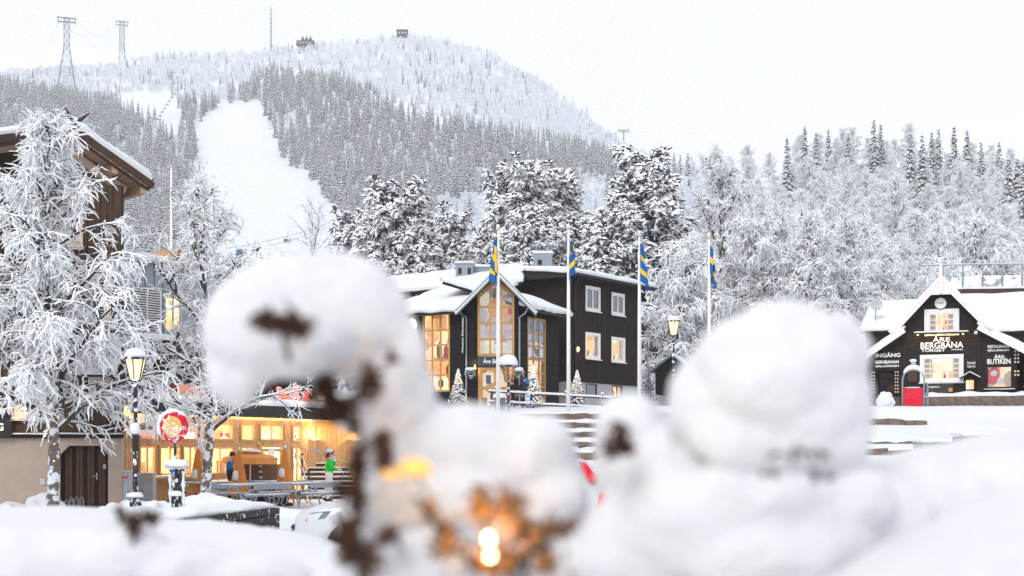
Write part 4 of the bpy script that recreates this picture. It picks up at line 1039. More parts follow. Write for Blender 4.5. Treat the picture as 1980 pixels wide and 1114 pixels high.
# amber lamps washing the boards beside the door
for x in (0.42, bw - 0.42):
    lp = MB().box(x - 0.07, x + 0.07, -0.2, -0.06, 2.0, 2.12).lathe([(0.03, 2.12), (0.05, 2.2), (0.02, 2.24)], 8, (x, -0.13, 0)).build('wall_lamp', LAMPG, sh)
    point_light('wall_lamp_glow', (x, -0.2, 2.35), 9, (1, 0.55, 0.18), 0.03, lp); point_light('wall_lamp_glow', (x, -0.2, 1.85), 4, (1, 0.55, 0.18), 0.03, lp)
# vertical banner-sign on the left return
x, z0 = P.hit(899, 686); _, z1 = P.hit(899, 610)
vb = MB().box(x - 0.16, x - 0.04, -0.4, -0.1, z0, z1).build('banner_sign', BLACK, sh)
lettering(vb, 'Hestra Dynastar', x - 0.1, -0.41, (z0 + z1) / 2, (z1 - z0) * 0.9, 0.13, LETTER, 0.005, rot=(R(90), R(-90), 0))

# wings are parts of the shop; their windows hang on the shop itself so that nothing nests deeper than a sub-part
def wing2(px_a, Ya, px_b, Yb, eave_py, wpx, wpy, cols, rws, room, posters):
    a, b = at(px_a, 785, Ya), at(px_b, 785, Yb); a.z = b.z = GZ
    fr_ = Fr(a, math.atan2(b.y - a.y, b.x - a.x)); L = (b - a).length
    pm = Matrix.Translation(a - P.o) @ Matrix.Rotation(fr_.rz, 4, 'Z')
    ze = fr_.hit((px_a + px_b) / 2, eave_py)[1]
    x0, z1 = fr_.hit(wpx[0], wpy[0]); x1, z0 = fr_.hit(wpx[1], wpy[1]); z0 = max(z0, 0.2)
    h = [(x0, x1, z0, z1)]
    def child(o): o.matrix_basis = pm @ o.matrix_basis; return o
    m = MB(); wall_panel(m, 0, L, -0.6, ze, 0.03, 0.28, h); child(m.build('wing_wall', BLACKB, sh))
    m = MB(); hboards(m, lambda z: (0, L), -0.5, ze, 0.027, 0.16, h, rb, 0.035); child(m.build('boards', BLACKB, sh, kind='stuff'))
    w = child(window(sh, x0, x1, z0, z1, 0.03, cols, rws, OAKD, 0.1, 0.09, room=room, depth=1.4, sill=False))
    for k in range(int((x1 - x0) * 5)):
        x = pr.uniform(x0 + 0.15, x1 - 0.45); zz = pr.uniform(z0 + 0.1, z1 - 0.9); hh = pr.uniform(0.4, 1.0)
        MB().blob((x + 0.15, 0.9, zz + hh / 2), (0.2, 0.1, hh / 2), 1, 0.3, 1.5, seed=k * 1.3).build('goods', mat('clothes_%d' % (k % 5), [(0.03, 0.03, 0.04), (0.02, 0.03, 0.08), (0.1, 0.1, 0.11), (0.4, 0.05, 0.05), (0.05, 0.1, 0.18)][k % 5], 0.8, 0.2, 5), w)
    MB().bar((x0, 0.9, z0 + (z1 - z0) * 0.45), (x1, 0.9, z0 + (z1 - z0) * 0.45), 0.04, 0.04).build('clothes_rail', STEEL, w)
    return fr_, L, ze, pm, w
frL, LL, zeL, pmL, wL = wing2(783, 77.5, 897, 75.4, 603, (817, 870), (608, 757), 3, 5, ROOMW, 0)
frR, LR, zeR, pmR, wR = wing2(1006, 75.4, 1081, 79.5, 600, (1020, 1055), (612, 778), 3, 6, ROOMW, 1)
# printed panel with an animal mark in the right window, and a snow-sport print above it
def rwin(px, py, off): x, z = frR.hit(px, py, off); return x, z
x0, z0 = rwin(1022, 696, 0.12); x1, z1 = rwin(1053, 667, 0.12)
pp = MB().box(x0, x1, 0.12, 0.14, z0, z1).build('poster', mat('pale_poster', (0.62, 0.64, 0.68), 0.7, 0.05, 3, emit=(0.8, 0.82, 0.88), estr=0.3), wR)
xm = (x0 + x1) / 2
hd = MB().prism([(xm - 0.3, z0 + 0.78), (xm - 0.17, z0 + 0.66), (xm, z0 + 0.6), (xm + 0.17, z0 + 0.66), (xm + 0.3, z0 + 0.78), (xm + 0.22, z0 + 0.45), (xm + 0.1, z0 + 0.27), (xm - 0.1, z0 + 0.27), (xm - 0.22, z0 + 0.45)], 0.105, 0.117).build('animal_mark', INK, wR)
for s in (-1, 1): MB().prism([(xm + s * 0.05, z0 + 0.5), (xm + s * 0.15, z0 + 0.58), (xm + s * 0.13, z0 + 0.48)], 0.095, 0.103).build('mark_eye', WHITE, wR)
MB().prism([(xm - 0.06, z0 + 0.33), (xm + 0.06, z0 + 0.33), (xm + 0.04, z0 + 0.44), (xm - 0.04, z0 + 0.44)], 0.095, 0.103).build('mark_nose', WHITE, wR)
lettering(wR, 'DYNAFIT', xm, 0.105, z0 + 0.12, (x1 - x0) * 0.85, 0.17, INK, 0.006, 0.02, shear=0.3)
x0, z0 = rwin(1022, 660, 0.12); x1, z1 = rwin(1053, 617, 0.12)
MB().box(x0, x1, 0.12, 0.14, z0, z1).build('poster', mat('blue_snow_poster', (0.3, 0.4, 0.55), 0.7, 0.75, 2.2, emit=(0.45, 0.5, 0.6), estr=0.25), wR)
# wing roofs: lean-to slopes running up to a back ridge, thick snow
def wing_roof(fr_, L, ze, x0, x1, back, rise, front=-0.55, drop=(0, 0)):
    q = [fr_.w(x0, front, ze - 0.1 + drop[0]), fr_.w(x1, front, ze - 0.1 + drop[1]), fr_.w(x1, back, ze + rise), fr_.w(x0, back, ze + rise)]
    q = [p - P.o for p in q]
    rf = MB().slab(q, 0.14).build('wing_roof', BLACKB, sh)
    MB().bar(q[0] - Vector((0, 0.06, 0.12)), q[1] - Vector((0, 0.06, 0.12)), 0.1, 0.1).build('gutter', BLACK, rf)
    snow_patch([p + Vector((0, 0, 0.0)) for p in q], 0.42, 22, 8, 0.3, over=0.13).build('snow_cover', SNOW, rf, smooth=True)
wing_roof(frL, LL, zeL, -1.2, LL + 0.1, 5.0, 1.75)
wing_roof(frR, LR, zeR, -0.3, LR + 0.35, 4.6, 1.55)
# round bank sign with upright lettering on the left corner
x, z = frL.hit(797, 628, -0.35); p = frL.w(x, -0.35, z) - P.o
bs = MB().lathe([(0.0, -0.06), (0.3, -0.06), (0.33, 0.0), (0.3, 0.06), (0.0, 0.06)], 24).build('round_sign', LETTERW, sh, smooth=False, loc=p, rot=(R(90), 0, 0.0))
bs.scale = (0.8, 1.12, 1)
x, z = frL.hit(800, 668, -0.35); p = frL.w(x, -0.35, z) - P.o
lettering(sh, 'Swedbank', p.x, p.y, p.z - 0.3, 2.3, 0.34, LETTERW, 0.03, 0.01, rot=(R(90), R(-90), 0))
# low dark canopy at the left foot, with railing
x, z = frL.hit(806, 706, -1.2); p = frL.w(x, -1.2, z) - P.o
po = MB().box(p.x - 3.0, p.x + 0.25, p.y - 0.3, p.y + 1.0, p.z - 0.15, p.z - 0.03).build('porch_roof', BLACK, sh)
snow_on('snow_cover', [(p.x - 3.0, p.y - 0.3, p.z - 0.03), (p.x + 0.25, p.y - 0.3, p.z - 0.03), (p.x + 0.25, p.y + 1.0, p.z - 0.03), (p.x - 3.0, p.y + 1.0, p.z - 0.03)], 0.2, po, nx=8, ny=3)
for k in range(9): MB().box(p.x - 0.6 + k * 0.1, p.x - 0.57 + k * 0.1, p.y - 0.2, p.y - 0.17, p.z - 1.0, p.z - 0.15).build('porch_slat', GREY, po)
# main roof behind the gable and its vents
q = [at(742, 568, 84.0), at(1010, 545, 80.5), at(1012, 521, 88.0), at(742, 548, 92.0)]
mr = MB().slab([p - P.o for p in q], 0.2).build('main_roof', BLACKB, sh)
snow_patch([p - P.o for p in q], 0.45, 14, 5, 0.2, over=0.1).build('snow_cover', SNOW, mr, smooth=True)
a, b = q[0] - P.o, q[1] - P.o
MB().box(a.x + 0.4, b.x, a.y + 0.6, a.y + 0.9, -0.5, a.z - 0.15).build('rear_wall', DARKB, sh)
def vent(px0, px1, pt, pb, Yv, name, nwin):
    a, b = at(px0, pb, Yv) - P.o, at(px1, pt, Yv) - P.o
    v_ = MB().box(a.x, b.x, a.y, a.y + (b.x - a.x) * 0.9, a.z - 0.6, b.z).build(name, GREY, sh)
    for k in range(nwin):
        x = a.x + (b.x - a.x) * (0.15 + 0.55 * k); MB().box(x, x + 0.2, a.y - 0.02, a.y - 0.003, b.z - 0.62, b.z - 0.25).build('vent_opening', INK, v_)
    MB().box(a.x - 0.06, b.x + 0.06, a.y - 0.06, a.y + (b.x - a.x) * 0.9 + 0.06, b.z + 0.003, b.z + 0.05).build('vent_cap', GREYL, v_)
    snow_on('snow_cover', [(a.x - 0.06, a.y - 0.06, b.z + 0.05), (b.x + 0.06, a.y - 0.06, b.z + 0.05), (b.x + 0.06, a.y + (b.x - a.x) * 0.9, b.z + 0.05), (a.x - 0.06, a.y + (b.x - a.x) * 0.9, b.z + 0.05)], 0.13, v_, nx=4, ny=3)
vent(881, 914, 510, 545, 84.5, 'roof_vent', 2); vent(915, 946, 517, 545, 85.2, 'roof_vent', 0)

# ------------------------------------------------------------------ dark two-storey house to the right of the shop
H0 = at(1105, 790, 81.5); H0.z = GZ
hr = math.atan2(7.3, 5.3)
Hh = Fr(H0, hr)
ho = thing('dark_house', 'dark brown two-storey timber house with white windows and flat snowy roof', 'building', H0, hr)
HL = Hh.hit(1238, 650)[0]; HD = 5.6
zpl = Hh.hit(1165, 742)[1]; zev = Hh.hit(1165, 545)[1]
wr = [(1134, 1158, 556, 600), (1184, 1205, 569, 608), (1134, 1158, 646, 692), (1184, 1206, 655, 698)]
holes = []
for a, b, t, bt in wr:
    x0, z1 = Hh.hit(a, t); x1, z0 = Hh.hit(b, bt); holes.append((x0, x1, z0, z1))
br2 = []
for a, b, t, bt in ((1135, 1156, 733, 768), (1186, 1205, 740, 770)):
    x0, z1 = Hh.hit(a, t); x1, z0 = Hh.hit(b, bt); br2.append((x0, x1, z0, min(z1, zpl - 0.05)))
m = MB(); wall_panel(m, 0, HL, zpl, zev, 0.03, 0.3, holes); m.box(0.0, 0.27, 0.301, HD, zpl, zev); m.box(0.27, HL, HD - 0.3, HD, zpl, zev); m.box(HL - 0.3, HL, 0.301, HD - 0.301, zpl, zev); m.build('wall', DARKB, ho)
m = MB(); vboards(m, 0, HL, zpl + 0.02, zev, 0.027, 0.17, holes, rb); m.build('boards', DARKB, ho, kind='stuff')
m = MB(); y = 0.03
while y < HD: m.box(-0.03 * rb.uniform(0.6, 1.2), 0.0, y, y + 0.15, zpl + 0.02, zev); y += 0.17
m.build('boards', DARKB, ho, kind='stuff')
m = MB(); wall_panel(m, 0.03, HL - 0.03, -0.8, zpl - 0.003, 0.08, 0.3, br2); m.box(0.03, 0.3, 0.301, HD, -0.8, zpl - 0.003); m.build('plinth', CONC, ho)
for i, h in enumerate(holes):
    window(ho, *h, 0.03, 2, 1, WHITE, 0.07, 0.05, trim=0.12, room=ROOMW if i > 1 else ROOMD, glass=GLASS if i > 1 else GLASSD, mull=(1,), curtain=True)
window(ho, *br2[0], 0.1, 1, 1, BOARD, 0.06, room=ROOMD, glass=GLASSD, sill=False); window(ho, *br2[1], 0.1, 2, 1, BOARD, 0.06, 0.08, room=ROOMW, sill=False)
x = 0.3; MB().tube([(x, -0.4, zev + 0.02), (x, -0.08, zev - 0.5), (x, -0.08, 0.0)], 0.05, 7).build('downpipe', BLACK, ho)
gx, gz = Hh.hit(1111, 677); lp = MB().lathe([(0.06, -0.12), (0.1, 0.1), (0.03, 0.2)], 8, (gx, -0.22, gz)).build('wall_lamp', LAMPG, ho)
point_light('wall_lamp_glow', (gx, -0.4, gz + 0.05), 16, (1, 0.6, 0.25), 0.04, lp)
# roof: low slopes with broad eaves
o1, o2 = -0.7, HL + 0.7
rz_ = zev + 0.05; ym = HD / 2
rf = MB().slab([(o1, -0.7, rz_), (o2, -0.7, rz_), (o2, ym, rz_ + 0.4), (o1, ym, rz_ + 0.4)], 0.16).slab([(o1, ym, rz_ + 0.4), (o2, ym, rz_ + 0.4), (o2, HD + 0.7, rz_), (o1, HD + 0.7, rz_)], 0.16).build('roof', DARKB, ho)
MB().prism([(-0.7, rz_ - 0.16), (HD + 0.7, rz_ - 0.16), (HD + 0.7, rz_ + 0.0), (ym, rz_ + 0.35), (-0.7, rz_)], 0, 0.12).build('verge_board', BLACK, rf, loc=(o1 + 0.14, 0, 0), rot=(0, 0, R(90)))
MB().bar((o1, -0.76, rz_ - 0.04), (o2, -0.76, rz_ - 0.04), 0.12, 0.12).build('gutter', BLACK, rf)
snow_patch([(o1, -0.75, rz_), (o2, -0.75, rz_), (o2, ym, rz_ + 0.4), (o1, ym, rz_ + 0.4)], 0.36, 16, 5, 0.2, over=0.08).build('snow_cover', SNOW, rf, smooth=True)
snow_patch([(o1, ym, rz_ + 0.4), (o2, ym, rz_ + 0.4), (o2, HD + 0.75, rz_), (o1, HD + 0.75, rz_)], 0.36, 16, 5, 0.2, over=0.08).build('snow_cover', SNOW, rf, smooth=True)
cq = at(1032, 528, 88.0); cq2 = at(1068, 490, 88.0)
ck_ = MB().box(cq.x, cq2.x, 88.0, 88.9, cq.z - 0.6, cq2.z).build('chimney', GREY)
ck_.parent = ho; ck_.matrix_parent_inverse = (Matrix.Translation(H0) @ Matrix.Rotation(hr, 4, 'Z')).inverted()
MB().box(cq.x + 0.25, cq.x + 0.5, 87.975, 87.997, cq2.z - 0.7, cq2.z - 0.4).build('chimney_opening', INK, ck_)
snow_on('snow_cover', [(cq.x - 0.05, 87.95, cq2.z), (cq2.x + 0.05, 87.95, cq2.z), (cq2.x + 0.05, 88.95, cq2.z), (cq.x - 0.05, 88.95, cq2.z)], 0.16, ck_, nx=4, ny=3)

# ------------------------------------------------------------------ station house of the mountain railway (right)
S = Fr((at(1745, 790, 81.0).x, 81.0, 4.55), -0.36)
st = thing('station_house', 'dark log station house with white barge boards, clock and lettered front', 'building', S.o, S.rz)
X = lambda px, py, off=0: S.hit(px, py, off)
cw = X(1898, 700)[0]; xcn = cw / 2
zA = X(1818, 536, -0.6)[1]; zEl = X(1745, 632)[1]
slope = (zA - 0.35 - zEl) / xcn
xr2 = lambda z: (0.0, cw) if z < zEl else (min(xcn - 0.02, (z - zEl) / slope), max(xcn + 0.02, cw - (z - zEl) / slope))
def rect(a, b, t, bt): return (X(a, t)[0], X(b, t)[0], X((a + b) / 2, bt)[1], X((a + b) / 2, t)[1])
hU, hL = rect(1797, 1845, 607, 640), rect(1786, 1856, 692.5, 733)
zAA = zA - 0.35
m = MB(); wall_panel(m, 0, cw, -0.6, zEl, 0.03, 0.25, [hU, hL])
for (a, b) in ((0, hU[0]), (hU[0], hU[1]), (hU[1], cw)):
    top = lambda x: zEl + min(x, cw - x) * slope
    pts = [a] + ([xcn] if a < xcn < b else []) + [b]
    for lo, hi in (((zEl, hU[2]), (hU[3], None)) if a == hU[0] else ((zEl, None),)):
        if hi is not None:
            if hi > lo: m.prism([(a, lo), (b, lo), (b, hi), (a, hi)], 0.03, 0.25)
        else: m.prism([(a, lo), (b, lo)] + [(x, top(x)) for x in reversed(pts)], 0.03, 0.25)
m.build('front_wall', LOGB, st)
m = MB(); hboards(m, xr2, -0.5, zAA - 0.05, 0.027, 0.19, [(hU[0] - 0.2, hU[1] + 0.2, hU[2] - 0.2, hU[3] + 0.2), (hL[0] - 0.2, hL[1] + 0.2, hL[2] - 0.2, hL[3] + 0.2)], rb, 0.06, 0.012); m.build('logs', LOGB, st, kind='stuff')
window(st, *hU, 0.0, 4, 3, WHITE, 0.05, 0.045, trim=0.27, room=ROOMW, mull=(2,), sill=False, curtain=True)
window(st, *hL, 0.0, 6, 4, WHITE, 0.05, 0.045, trim=0.2, room=ROOMW, mull=(2, 4), snow=0.05, curtain=True)
for x in (0.04, cw - 0.2): MB().box(x, x + 0.16, -0.1, 0.03, -0.5, zEl).build('corner_post', LOGB, st)
# clock
cxk, czk = X(1819, 587); ckk = MB().lathe([(0, -0.05), (0.33, -0.05), (0.36, 0.0), (0.33, 0.05), (0.0, 0.05)], 28).build('clock', BLACK, st, loc=(cxk, -0.08, czk), rot=(R(90), 0, 0))
MB().lathe([(0, 0), (0.315, 0.0), (0.315, 0.006), (0, 0.006)], 28, (0, 0, 0.052)).build('clock_face', WHITE, ckk)
for k in range(12):
    a = k * math.pi / 6; MB().bar((0.25 * math.sin(a), 0.25 * math.cos(a), 0.062), (0.295 * math.sin(a), 0.295 * math.cos(a), 0.062), 0.02, 0.006).build('hour_mark', INK, ckk)
MB().bar((0.05, -0.01, 0.067), (-0.25, 0.06, 0.067), 0.028, 0.006).build('clock_hand', INK, ckk); MB().bar((-0.04, 0, 0.076), (0.17, 0.03, 0.076), 0.034, 0.006).build('clock_hand', INK, ckk)
# lettering
def words(body, px0, px1, pt, pb, off=-0.06, parent=st, bold=0.022, m_=LETTER):
    x0, x1 = X(px0, pt, off)[0], X(px1, pt, off)[0]; z1, z0 = X((px0 + px1) / 2, pt, off)[1], X((px0 + px1) / 2, pb, off)[1]
    return lettering(parent, body, (x0 + x1) / 2, off - 0.02, (z0 + z1) / 2, x1 - x0, abs(z1 - z0), m_, 0.012, bold)
words('ÅRE', 1803, 1837, 650, 661); words('BERGBANA', 1780, 1863, 661.5, 673.5); words('TORGET', 1781, 1828, 674.5, 680.5); 
for k in range(7): 
    x, z = X(1841 + k * 3.2, 676, -0.06); MB().box(x - 0.025, x + 0.025, -0.08, -0.06, z - 0.03, z + 0.03 + 0.02 * (k == 5)).build('lettering', LETTER, st)
# lamp shelf over the lettering
x0, z0 = X(1768, 650, -0.4); x1, z1 = X(1872, 640, -0.4)
lsx = MB().box(x0, x1, -0.45, -0.05, z0 + 0.1, z0 + 0.17).build('lamp_shelf', BLACK, st)
snow_on('snow_cover', [(x0, -0.46, z0 + 0.17), (x1, -0.46, z0 + 0.17), (x1, -0.05, z0 + 0.17), (x0, -0.05, z0 + 0.17)], 0.1, lsx, nx=14, ny=2)
for t in (0.06, 0.25, 0.45, 0.66, 0.9):
    x = x0 + (x1 - x0) * t; lp = MB().lathe([(0.05, 0.0), (0.07, -0.06), (0.04, -0.07)], 8, (x, -0.3, z0 + 0.098)).build('lamp', LAMPG, lsx)
    point_light('lamp_glow', (x, -0.3, z0 - 0.03), 5.5, (1, 0.55, 0.18), 0.03, lp)
# small boards on the front
def plate(px0, px1, pt, pb, m_, off=-0.06, name='plate'):
    x0, z1 = X(px0, pt, off); x1, z0 = X(px1, pb, off); return MB().box(x0, x1, off - 0.03, off, z0, z1).build(name, m_, st, bevel=0.008)
pl_ = plate(1868, 1888, 695, 714, LOGB); words('Saluhall', 1870, 1886, 699, 704, -0.1, pl_, 0.0); words('Cafe & Vin', 1870, 1886, 706, 711, -0.1, pl_, 0.0)
pl_ = plate(1791, 1843, 742, 759, mat('dark_sign', (0.05, 0.045, 0.045), 0.5, 0.2, 4)); words('Bergbanan', 1793, 1816, 746, 751, -0.1, pl_, 0.01)
x, z = X(1838, 754, -0.1); MB().lathe([(0, 0), (0.12, 0), (0.12, 0.02), (0, 0.02)], 16).build('round_badge', mat('orange_badge', (0.8, 0.3, 0.05), 0.5, 0.05, 3), pl_, loc=(x, -0.1, z), rot=(R(90), 0, 0))
plate(1755, 1774, 707, 738, BOARD, name='notice_board'); plate(1884, 1890, 640, 646, WHITE, name='box')
x0, z0 = X(1866, 755, -0.2); x1, z1 = X(1885, 733, -0.2)
cb = MB().box(x0, x1, -0.25, -0.05, z0, z1).build('display_case', LOGB, st)
MB().box(x0 + 0.06, x1 - 0.06, -0.262, -0.251, z0 + 0.06, z1 - 0.06).build('display_print', ROOMW, cb)
for s in (-1, 1): MB().bar(((x0 + x1) / 2, -0.2, z1 + 0.35), ((x0 + x1) / 2 + s * 0.55, -0.2, z1 + 0.03), 0.4, 0.05).build('display_roof', LOGB, cb); 
for s in (-1, 1): MB().tube([((x0 + x1) / 2, -0.2, z1 + 0.4), ((x0 + x1) / 2 + s * 0.55, -0.2, z1 + 0.09)], 0.05, 6).build('snow_cover', SNOW, cb, smooth=True)
# main roof
Dp = 9.0
xl_, xrr = -0.75, cw + 0.75; zl = zA - (xcn + 0.75) * slope * 1.02
for s in (-1, 1):
    r = Vector((xcn, -0.6, zA)); e = Vector((xcn + s * (xcn + 0.6), -0.6, zA - (xcn + 0.6) * slope)); bk = Vector((0, Dp, 0))
    q = [r, e, e + bk, r + bk] if s > 0 else [e, r, r + bk, e + bk]
    rf = MB().slab(q, 0.12).build('roof', LOGB, st)
    MB().bar(r + Vector((0, -0.04, -0.12)), e + Vector((0, -0.04, -0.12)), 0.07, 0.38, ext=0.0).build('barge_board', BLUSH, rf)
    MB().bar(r + Vector((0, -0.1, -0.02)), e + Vector((0, -0.1, -0.02)), 0.05, 0.16).build('barge_trim', BLUSH, rf)
    snow_patch(q, 0.22, 14, 14, 0.32, over=0.07).build('snow_cover', SNOW, rf, smooth=True)
MB().prism([(xcn - 0.72, zA - 0.98), (xcn + 0.72, zA - 0.98), (xcn, zA - 0.15)], -0.66, -0.60).build('gable_fill', BLUSH, st)
MB().box(xcn - 0.09, xcn + 0.09, -0.78, -0.68, zA - 0.9, zA + 0.55).prism([(xcn - 0.09, zA + 0.55), (xcn + 0.09, zA + 0.55), (xcn, zA + 0.8)], -0.78, -0.68).build('finial', BLUSH, st)
# lean-to entrance on the left
xl0 = X(1683, 720)[0]; z_l, z_r = X(1672, 690, -0.6)[1], X(1748, 634, -0.6)[1]
ent = (X(1693, 760)[0], X(1741, 760)[0]); ze1 = X(1715, 716)[1]
sl2 = (z_r - z_l) / (0.1 - xl0 + 0.4); lz = lambda x: z_l + (x - xl0 + 0.4) * sl2 - 0.1
m = MB(); m.prism([(xl0, -0.6), (ent[0], -0.6), (ent[0], lz(ent[0])), (xl0, lz(xl0))], 0.03, 0.2); m.prism([(ent[1], -0.6), (-0.003, -0.6), (-0.003, lz(0)), (ent[1], lz(ent[1]))], 0.03, 0.2)
m.prism([(ent[0], ze1), (ent[1], ze1), (ent[1], lz(ent[1])), (ent[0], lz(ent[0]))], 0.03, 0.2); m.build('entrance_wall', LOGB, st)
m = MB(); hboards(m, lambda z: (max(xl0, xl0 - 0.4 + (z + 0.1 - z_l) / sl2), 0.0), -0.5, lz(0), 0.027, 0.19, [(ent[0], ent[1], -1, ze1)], rb, 0.06, 0.012); m.build('logs', LOGB, st, kind='stuff')
MB().box(ent[0], ent[1], 2.6, 2.65, -0.6, ze1).build('entrance_back', ROOMD, st)
MB().bar((ent[0] + 0.1, 0.3, 0.4), (ent[1], 2.0, 1.3), 0.08, 0.1).build('handrail', BOARD, st); MB().bar((ent[0] + 0.6, 1.2, 1.1), (ent[1], 1.2, 1.0), 0.06, 0.5).build('gate_panel', BOARD, st)
for k in range(4): MB().box(ent[0] + 0.2, ent[1], 0.4 + k * 0.35, 0.8 + k * 0.35, -0.1 + k * 0.16, 0.04 + k * 0.16).build('step', GRAN, st)
for side in (ent[0] - 0.24, ent[1] - 0.3):
    for i in range(2):
        for j in range(7): MB().box(side + i * 0.13, side + i * 0.13 + 0.075, -0.06, -0.04, 0.7 + j * 0.19, 0.78 + j * 0.19).build('lattice_opening', CREAM, st)
words('INGÅNG', 1693, 1741, 681, 691); words('BERGBANAN', 1693, 1738, 697, 703); words('FJÄLLGÅRDEN', 1693, 1738, 705, 711)
a, b = Vector((xl0 - 0.55, -0.6, z_l - 0.08)), Vector((0.15, -0.6, z_r))
rf = MB().slab([a, b, b + Vector((0, 5, 0)), a + Vector((0, 5, 0))], 0.12).build('entrance_roof', LOGB, st)
MB().bar(a + Vector((0, -0.04, -0.1)), b + Vector((0, -0.04, -0.1)), 0.07, 0.34).build('barge_board', BLUSH, rf)
snow_patch([a, b, b + Vector((0, 5, 0)), a + Vector((0, 5, 0))], 0.22, 12, 10, 0.3, over=0.08).build('snow_cover', SNOW, rf, smooth=True)
# lean-to shop on the right
xs1 = X(1966, 720)[0]; zr0, zr1 = X(1898, 628, -0.6)[1], X(1990, 677, -0.6)[1]
xe2 = X(1990, 677, -0.6)[0]; sl3 = (zr0 - zr1) / (xe2 - cw)
rz3 = lambda x: zr0 - (x - cw) * sl3 - 0.12
hS = rect(1908, 1957, 708, 750)
m = MB(); m.prism([(cw + 0.003, -0.6), (hS[0], -0.6), (hS[0], rz3(hS[0])), (cw + 0.003, rz3(cw))], 0.03, 0.2); m.prism([(hS[1], -0.6), (xs1, -0.6), (xs1, rz3(xs1)), (hS[1], rz3(hS[1]))], 0.03, 0.2)
m.prism([(hS[0], -0.6), (hS[1], -0.6), (hS[1], hS[2]), (hS[0], hS[2])], 0.03, 0.2); m.prism([(hS[0], hS[3]), (hS[1], hS[3]), (hS[1], rz3(hS[1])), (hS[0], rz3(hS[0]))], 0.03, 0.2); m.build('shop_wall', LOGB, st)
m = MB(); hboards(m, lambda z: (cw, min(xs1, cw + (zr0 - 0.12 - z) / sl3)), -0.5, zr0 - 0.2, 0.027, 0.19, [hS], rb, 0.06, 0.012); m.build('logs', LOGB, st, kind='stuff')
w = window(st, *hS, 0.02, 1, 1, LOGB, 0.06, room=mat_room('shop_window_room', (0.8, 0.66, 0.5), 0.55, 1.0, 0.5), trim=0.1, tm=LOGB, snow=0.06, depth=0.5)
x, z = (hS[0] + hS[1]) / 2, (hS[2] + hS[3]) / 2
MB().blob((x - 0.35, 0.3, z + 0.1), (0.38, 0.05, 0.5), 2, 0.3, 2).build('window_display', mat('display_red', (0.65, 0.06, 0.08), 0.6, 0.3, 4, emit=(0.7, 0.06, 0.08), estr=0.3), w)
MB().blob((x - 0.3, 0.22, z + 0.22), (0.2, 0.04, 0.17), 2, 0.3, 2).build('window_display', WHITE, w); MB().box(x - 0.1, x + 0.2, 0.2, 0.25, z - 0.4, z - 0.05).build('window_card', WHITE, w)
MB().blob((x + 0.5, 0.32, z - 0.1), (0.3, 0.05, 0.45), 2, 0.3, 2).build('window_display', CREAM, w)
words('RESTAURANG', 1910, 1951, 667, 673); words('FJÄLLGÅRDEN', 1910, 1951, 674.5, 680.5); words('ÅRE-', 1922, 1944, 685, 693); words('BUTIKEN', 1909, 1954, 694, 704)
for i in range(2):
    for j in range(5): 
        x, z = X(1963 + i * 6, 672 + j * 7, -0.06); MB().box(x - 0.05, x + 0.05, -0.08, -0.06, z - 0.05, z + 0.05).build('lattice_opening', CREAM, st)
        x, z = X(1963 + i * 6, 718 + j * 7, -0.06)
        if j < 2: MB().box(x - 0.05, x + 0.05, -0.08, -0.06, z - 0.05, z + 0.05).build('lattice_opening', CREAM, st)
a, b = Vector((cw - 0.15, -0.6, zr0)), Vector((xe2 + 3.0, -0.6, zr0 - (xe2 + 3.0 - cw) * sl3))
rf = MB().slab([a, b, b + Vector((0, 6, 0)), a + Vector((0, 6, 0))], 0.12).build('shop_roof', LOGB, st)
MB().bar(a + Vector((0, -0.04, -0.1)), b + Vector((0, -0.04, -0.1)), 0.07, 0.34).build('barge_board', BLUSH, rf)
snow_patch([a, b, b + Vector((0, 6, 0)), a + Vector((0, 6, 0))], 0.3, 14, 10, 0.3, over=0.08).build('snow_cover', SNOW, rf, smooth=True)
# dark porch at the far right edge
x = xs1 + 0.4; MB().box(x, x + 3.0, 0.6, 0.8, -0.6, 3.0).build('porch_wall', ROOMD, st)
MB().box(x, x + 3.0, 0.2, 0.3, 0.2, 0.9).build('porch_rail', LOGB, st); snow_on('snow_cover', [(x, 0.15, 0.9), (x + 3, 0.15, 0.9), (x + 3, 0.35, 0.9), (x, 0.35, 0.9)], 0.14, st, nx=8, ny=1)
# wide snowy rear roof behind, on both sides
q = [S.w(-2.9, 4.2, X(1690, 640, 4.2)[1]), S.w(1.0, 4.2, X(1690, 640, 4.2)[1]), S.w(1.0, 8.0, X(1700, 588, 8)[1]), S.w(-2.6, 8.0, X(1700, 588, 8)[1])]
inv = Matrix.Rotation(-S.rz, 3, 'Z'); q = [inv @ (p - S.o) for p in q]
rf = MB().slab(q, 0.15).build('rear_roof', LOGB, st); snow_patch(q, 0.3, 8, 6, 0.2, over=0.06).build('snow_cover', SNOW, rf, smooth=True)
MB().box(q[0].x + 0.3, q[1].x, 4.6, 4.8, -0.6, q[0].z - 0.1).build('rear_wall', LOGB, st)
q = [(cw - 1.2, 4.0, X(1960, 640, 4)[1]), (cw + 9, 4.0, X(1960, 640, 4)[1]), (cw + 9, 8.5, X(1950, 574, 8.5)[1]), (cw - 1.8, 8.5, X(1950, 574, 8.5)[1])]
rf = MB().slab(q, 0.15).build('rear_roof', LOGB, st); snow_patch(q, 0.35, 12, 8, 0.2, over=0.06).build('snow_cover', SNOW, rf, smooth=True)
MB().box(cw, cw + 8.5, 4.4, 4.6, -0.6, q[0][2] - 0.1).build('rear_wall', LOGB, st)
